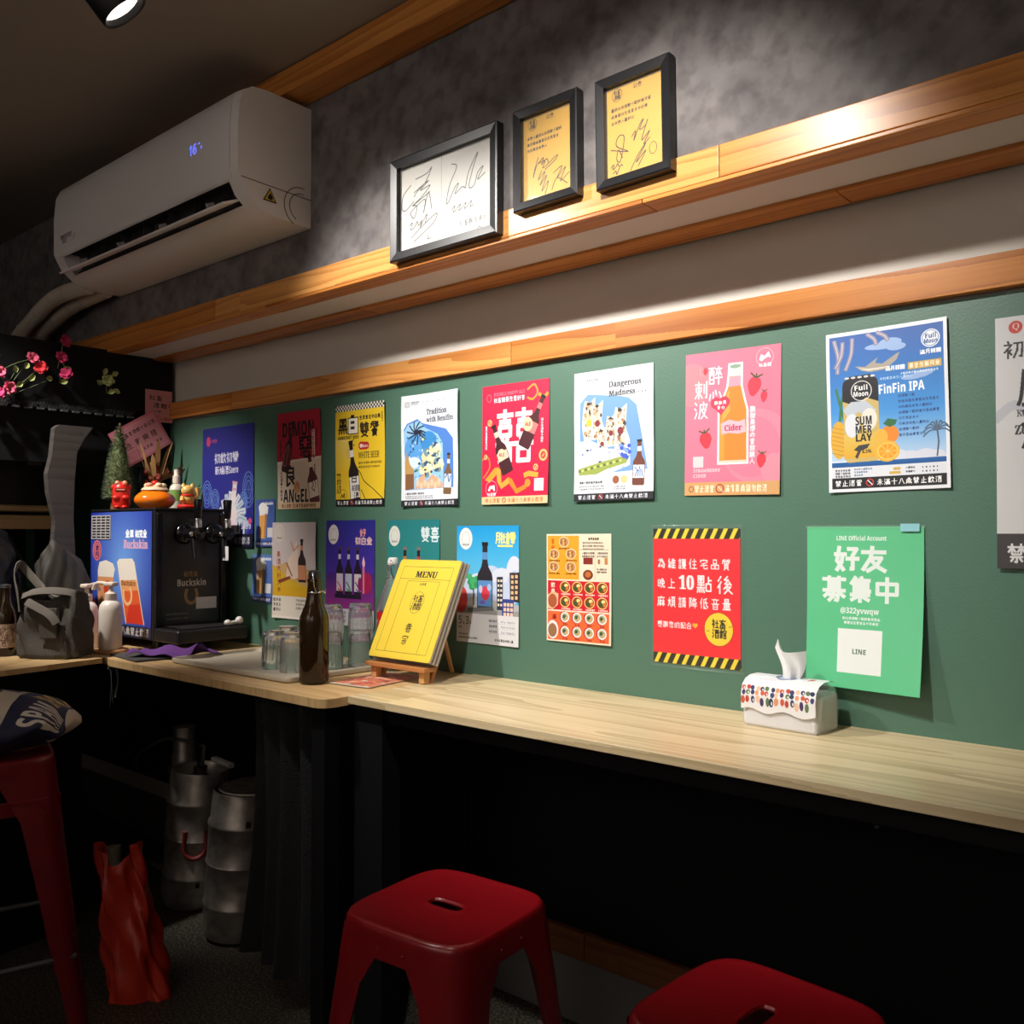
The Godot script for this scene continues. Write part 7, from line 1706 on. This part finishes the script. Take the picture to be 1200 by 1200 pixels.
func under_counter():
	# kegs
	for k in 2:
		var o := thing("beer_keg", ["slim steel keg with a red horseshoe mark under the counter", "slim steel keg in front, half hidden by the black curtain"][k], "keg", [Vector3(-2.5, 0.0, 0.215), Vector3(-2.215, 0.0, 0.25)][k], 0.0, "steel kegs under the counter")
		o.rotation = Vector3(-0.03, 0, -0.06)
		o.position.y = 0.006
		var r := 0.088
		part("shell", la([Vector2(0.0, 0.0), Vector2(r - 0.012, 0.0), Vector2(r - 0.004, 0.01), Vector2(r, 0.03), Vector2(r, 0.085), Vector2(r + 0.002, 0.088), Vector2(r + 0.002, 0.094), Vector2(r - 0.001, 0.097), Vector2(r - 0.001, 0.198), Vector2(r + 0.002, 0.202), Vector2(r - 0.001, 0.206), Vector2(r - 0.001, 0.3), Vector2(r + 0.002, 0.303), Vector2(r + 0.002, 0.31), Vector2(r - 0.004, 0.318), Vector2(r - 0.006, 0.39), Vector2(r - 0.009, 0.396), Vector2(r - 0.014, 0.39), Vector2(r - 0.016, 0.345), Vector2(0.03, 0.352), Vector2(0.0, 0.352)], 36), M.keg_steel, o)
		part("valve", la([Vector2(0.026, 0.35), Vector2(0.026, 0.375), Vector2(0.018, 0.38), Vector2(0.0, 0.38)], 18), M.chrome, o)
		var view := Vector3(0.83, 0, 0.56)
		for q in 2:
			var an := 0.4 + q * 2.2
			var d := Vector3(cos(an), 0, sin(an))
			var hole := MB.new()
			hole.X = Transform3D(Basis(Vector3.UP, -an), d * (r - 0.001) + Vector3(0, [0.078, 0.322][k], 0))
			hole.rbox(Vector3.ZERO, Vector3(0.008, 0.016, 0.012), 0.003)
			part("drain_hole", hole, M.black_cloth, o)
		if k == 0:
			var u := []
			for i in 17:
				var dx := 0.0; var dy := 0.0
				if i < 4: dx = -0.031; dy = 0.045 - 0.015 * i
				elif i > 12: dx = 0.031; dy = 0.045 - 0.015 * (16 - i)
				else:
					var w := PI * (i - 3) / 10.0
					dx = -cos(w) * 0.031; dy = -sin(w) * 0.034
				var an := 0.56 - dx / r
				u.append(Vector3(cos(an) * (r + 0.0005), 0.19 + dy, sin(an) * (r + 0.0005)))
			var mb := MB.new(); mb.tube(u, 0.0075, 6)
			part("horseshoe_mark", mb, M.keg_red, o)
			# coupler with lever
			part("coupler", la([Vector2(0.02, 0.38), Vector2(0.02, 0.4), Vector2(0.011, 0.404), Vector2(0.011, 0.45), Vector2(0.016, 0.455), Vector2(0.016, 0.47), Vector2(0.0, 0.474)], 16), M.chrome, o)
			part("lever", rb(Vector3(0.06, 0.42, -0.035), Vector3(0.1, 0.014, 0.02), 0.004), M.ac_vane, o)
	var hp := curve([Vector3(-2.485, 0.475, 0.215), Vector3(-2.62, 0.47, 0.24), Vector3(-2.75, 0.4, 0.26), Vector3(-2.86, 0.33, 0.2)], 6)
	single("beer_hose", tb(hp, 0.006, 8), M.metal_grey, "thin grey beer hose arching from the keg coupler", "hose")
	single("metal_disc", la([Vector2(0.0, 0.0), Vector2(0.085, 0.001), Vector2(0.092, 0.006), Vector2(0.09, 0.009), Vector2(0.0, 0.006)], 32), M.keg_steel, "round steel lid lying on top of the front keg", "lid", Vector3(-2.14, 0.409, 0.24))
	# water filter
	var f := thing("water_filter", "upright water filter cartridge on the wall under the dispenser", "water filter", Vector3(-2.75, 0.04, 0.1))
	part("housing", la([Vector2(0.0, 0.0), Vector2(0.034, 0.004), Vector2(0.042, 0.02), Vector2(0.047, 0.25), Vector2(0.052, 0.26), Vector2(0.052, 0.3), Vector2(0.04, 0.31), Vector2(0.0, 0.31)], 24), M.filter_clear, f)
	part("head", la([Vector2(0.04, 0.31), Vector2(0.04, 0.34), Vector2(0.036, 0.345), Vector2(0.036, 0.43), Vector2(0.0, 0.435)], 24), M.keg_steel, f)
	part("wall_bracket", bx(Vector3(0, 0.33, -0.058), Vector3(0.09, 0.06, 0.05)), M.black_plastic, f)
	for s in [-0.015, 0.015]: part("rib", tb([Vector3(0.03, 0.03, 0.03 + s), Vector3(0.035, 0.25, 0.033 + s)], 0.003, 6), M.keg_steel, f)
	# black curtain
	var P := []
	for i in 13:
		var v := i / 12.0
		var row := PackedVector3Array()
		for j in 61:
			var u := j / 60.0
			row.append(Vector3(-1.625 - u * (0.27 - 0.03 * sin(v * 3)) - 0.04 * v * u, 0.725 - v * 0.66 + 0.03 * u * v, 0.4 + 0.016 * sin(u * 26 + v) + 0.01 * sin(u * 11 + v * 2)))
		P.append(row)
	var mb := MB.new(); mb.grid(P)
	single("curtain", mb, M.black_cloth, "black cloth hanging under the worktop beside the kegs", "curtain")
	# red-orange carrier bag on the floor
	P = []
	for i in 21:
		var v := i / 20.0
		var row := PackedVector3Array()
		for j in 49:
			var an := -TAU * j / 48
			var ca := cos(an); var sa := sin(an)
			var w := lerpf(0.07, 0.045, v); var d := lerpf(0.05, 0.022, v)
			var fo := 0.008 * sin(an * 4 + v * 9) + 0.005 * sin(an * 9 - v * 13)
			var top := 0.33 + (0.05 * absf(ca) * signf(1.0) - 0.02) * pow(v, 3.0)
			row.append(Vector3(signf(ca) * pow(absf(ca), 0.6) * (w + fo) - 0.06 * v, maxf(0.001, v * top), signf(sa) * pow(absf(sa), 0.7) * (d + fo)))
		P.append(row)
	mb = MB.new(); mb.grid(P, true)
	var rbg := thing("carrier_bag", "orange-red plastic carrier bag standing on the floor", "bag", Vector3(-2.1, 0.0, 0.575), 0.7)
	part("film", mb, M.bag_red_film, rbg)
	part("contents", tb([Vector3(-0.05, 0.02, 0), Vector3(-0.07, 0.35, 0)], [0.018, 0.016], 10), M.canvas_strap, rbg)
	# a bunch of cable ties / greenery hanging under the corner
	var cl := thing("hanging_cord", "bunch of thin cords hanging under the worktop corner", "cord", Vector3(-2.52, 0.727, 0.45))
	for k in 6: part("strand", tb(curve([Vector3(0, 0, 0.004 * k - 0.01), Vector3(0.012 * (k % 3 - 1), -0.04, 0.006 * k - 0.02), Vector3(0.006 * (k % 2), -0.08 - 0.008 * k, 0.004 * k - 0.008)], 4), 0.0016, 5), M.leaf_pale if k < 2 else M.metal_grey, cl)
	part("hook", bx(Vector3(0, -0.004, 0), Vector3(0.012, 0.008, 0.03)), M.metal_grey, cl)

func sq(a: float, h: float, e: float) -> Vector2:
	var ca := cos(a); var sa := sin(a)
	return Vector2(signf(ca) * pow(absf(ca), e), signf(sa) * pow(absf(sa), e)) * h

func stool(at: Vector3, turn: float, H: float, label: String, m: Material, tall: bool):
	var o := thing("metal_stool", label, "stool", at, turn, "red metal stools")
	var hs := 0.142
	var mb := MB.new()
	var P := []
	# from the slot outwards over the seat to the bottom of the skirt
	for r in [[0, 0.0, -0.005], [0, 0.0, -0.001], [0.03, 0, -0.002], [0.1, 0, -0.004], [0.4, 0, -0.0045], [0.75, 0, -0.004], [0.88, 0, -0.001], [0.93, 0, 0.0], [0.97, 0, -0.002], [0.995, 0, -0.008], [1.0, 0, -0.016], [1.012, 0, -0.05]]:
		var row := PackedVector3Array()
		for k in 65:
			var a := -TAU * k / 64
			var slot := sq(a, 1.0, 0.55) * Vector2(0.036, 0.0145)
			var out := sq(a, hs, 0.42)
			var q: Vector2 = slot.lerp(out, minf(r[0], 1.0)) * (1.0 if r[0] <= 1.0 else r[0])
			row.append(Vector3(q.x, H + r[2], q.y))
		P.append(row)
	P.reverse()
	mb.grid(P, true)
	# underside, so that the sheet has thickness
	var Q := []
	for r in P:
		var row := PackedVector3Array()
		for k in r.size(): row.append(Vector3(r[k].x * 0.985, r[k].y - 0.002, r[k].z * 0.985))
		row.reverse(); Q.append(row)
	mb.grid(Q, true)
	part("seat", mb, m, o)
	for s in 4:
		var leg := MB.new()
		leg.X = Transform3D(Basis(Vector3.UP, PI / 2 * s), Vector3.ZERO)
		var rows := []
		for i in 6:
			var t := i / 5.0
			var y := (H - 0.012) * (1.0 - t)
			var c := lerpf(hs * 0.985, hs + 0.035 + (0.03 if tall else 0.0), t)
			var w := lerpf(0.1 if i > 0 else 0.12, 0.034, pow(t, 0.8))
			if i == 0: w = 0.13
			var th := 0.004
			var rc := lerpf(0.052, 0.022, t)
			var row := PackedVector3Array()
			# outer L with a rounded corner, then back along the inside
			var pts := [Vector2(c - w, c), Vector2(c - rc, c), Vector2(c - 0.56 * rc, c - 0.09 * rc), Vector2(c - 0.3 * rc, c - 0.3 * rc), Vector2(c - 0.09 * rc, c - 0.56 * rc), Vector2(c, c - rc), Vector2(c, c - w), Vector2(c - th, c - w), Vector2(c - th, c - rc), Vector2(c - 0.3 * rc - th, c - 0.3 * rc - th), Vector2(c - rc, c - th), Vector2(c - w, c - th), Vector2(c - w, c)]
			for p in pts: row.append(Vector3(p.x, maxf(y, 0.0), p.y))
			rows.append(row)
		leg.grid(rows, false)
		part("leg", leg, m, o)
		var ft := MB.new()
		ft.X = leg.X
		var cf := hs + 0.035 + (0.03 if tall else 0.0)
		ft.rbox(Vector3(cf - 0.014, 0.005, cf - 0.014), Vector3(0.034, 0.01, 0.034), 0.004, 1)
		part("foot_cap", ft, M.black_plastic, o)
		for q in [[-0.055, 0], [0.055, 0]]:
			var rv := MB.new(); rv.X = leg.X
			rv.ball(Vector3(q[0] * 0.5, H - 0.033, hs * 1.006), Vector3(0.003, 0.003, 0.002), 8, 5)
			part("rivet", rv, m, o)
	if tall:
		for s in 4:
			var br := MB.new(); br.X = Transform3D(Basis(Vector3.UP, PI / 2 * s), Vector3.ZERO)
			br.rbox(Vector3(0, H - 0.1, hs + 0.004), Vector3(hs * 1.75, 0.032, 0.006), 0.002, 1)
			part("apron_band", br, m, o)
			for y in [0.17, 0.24]:
				var rod := MB.new(); rod.X = br.X
				var cf := lerpf(hs + 0.065, hs, y / H) - 0.012
				rod.tube([Vector3(-cf, y + (0.03 if s % 2 else 0.0), cf), Vector3(cf, y + (0.03 if s % 2 else 0.0), cf)], 0.006, 8)
				if y == 0.17 or s % 2 == 0: part("foot_rest", rod, M.metal_grey, o)
	else:
		for s in 2:
			var br := MB.new(); br.X = Transform3D(Basis(Vector3.UP, PI / 4 + PI / 2 * s), Vector3.ZERO)
			br.rbox(Vector3(0, H - 0.075 - s * 0.006, 0), Vector3(hs * 2.6, 0.006, 0.02), 0.002, 1)
			part("cross_brace", br, m, o)

func stools():
	stool(Vector3(-1.135, 0, 0.515), 0.08, 0.45, "red metal stool standing in front of the bar, fully in view on top", M.paint_red, false)
	stool(Vector3(-0.555, 0, 0.505), -0.08 + PI / 2, 0.45, "red metal stool cut off by the bottom edge of the photo", M.paint_red, false)
	stool(Vector3(-2.2, 0, 0.9), -0.3, 0.62, "tall dark red metal bar stool carrying the printed bag", M.paint_dark_red, true)
	var P := []
	for i in 25:
		var v := i / 24.0
		var row := PackedVector3Array()
		for j in 65:
			var an := -TAU * j / 64
			var rad := pow(sin(PI * (0.13 + 0.85 * v)), 0.6)
			var w := 1.0 + 0.045 * sin(an * 5 + v * 8) + 0.03 * sin(an * 9 - v * 5) + 0.012 * sin(an * 17 + v * 19)
			row.append(Vector3(cos(an) * 0.185 * rad * w, maxf(0.0, 0.003 + 0.125 * v), sin(an) * 0.16 * rad * w))
		P.append(row)
	var mb := MB.new(); mb.grid(P, true)
	for i in mb.v.size(): mb.uv[i] = Vector2(0.78 - mb.v[i].x / 0.4, atan2(mb.v[i].y - 0.03, mb.v[i].z) / PI)
	var m := mat("printed_bag", Color.WHITE, 0.6, 0.0, tex(pr_bag()))
	var o := single("printed_bag", mb, m, "stuffed navy and cream printed bag lying on the tall stool", "bag", Vector3(-2.205, 0.621, 0.89))
	o.rotation.y = 0.75
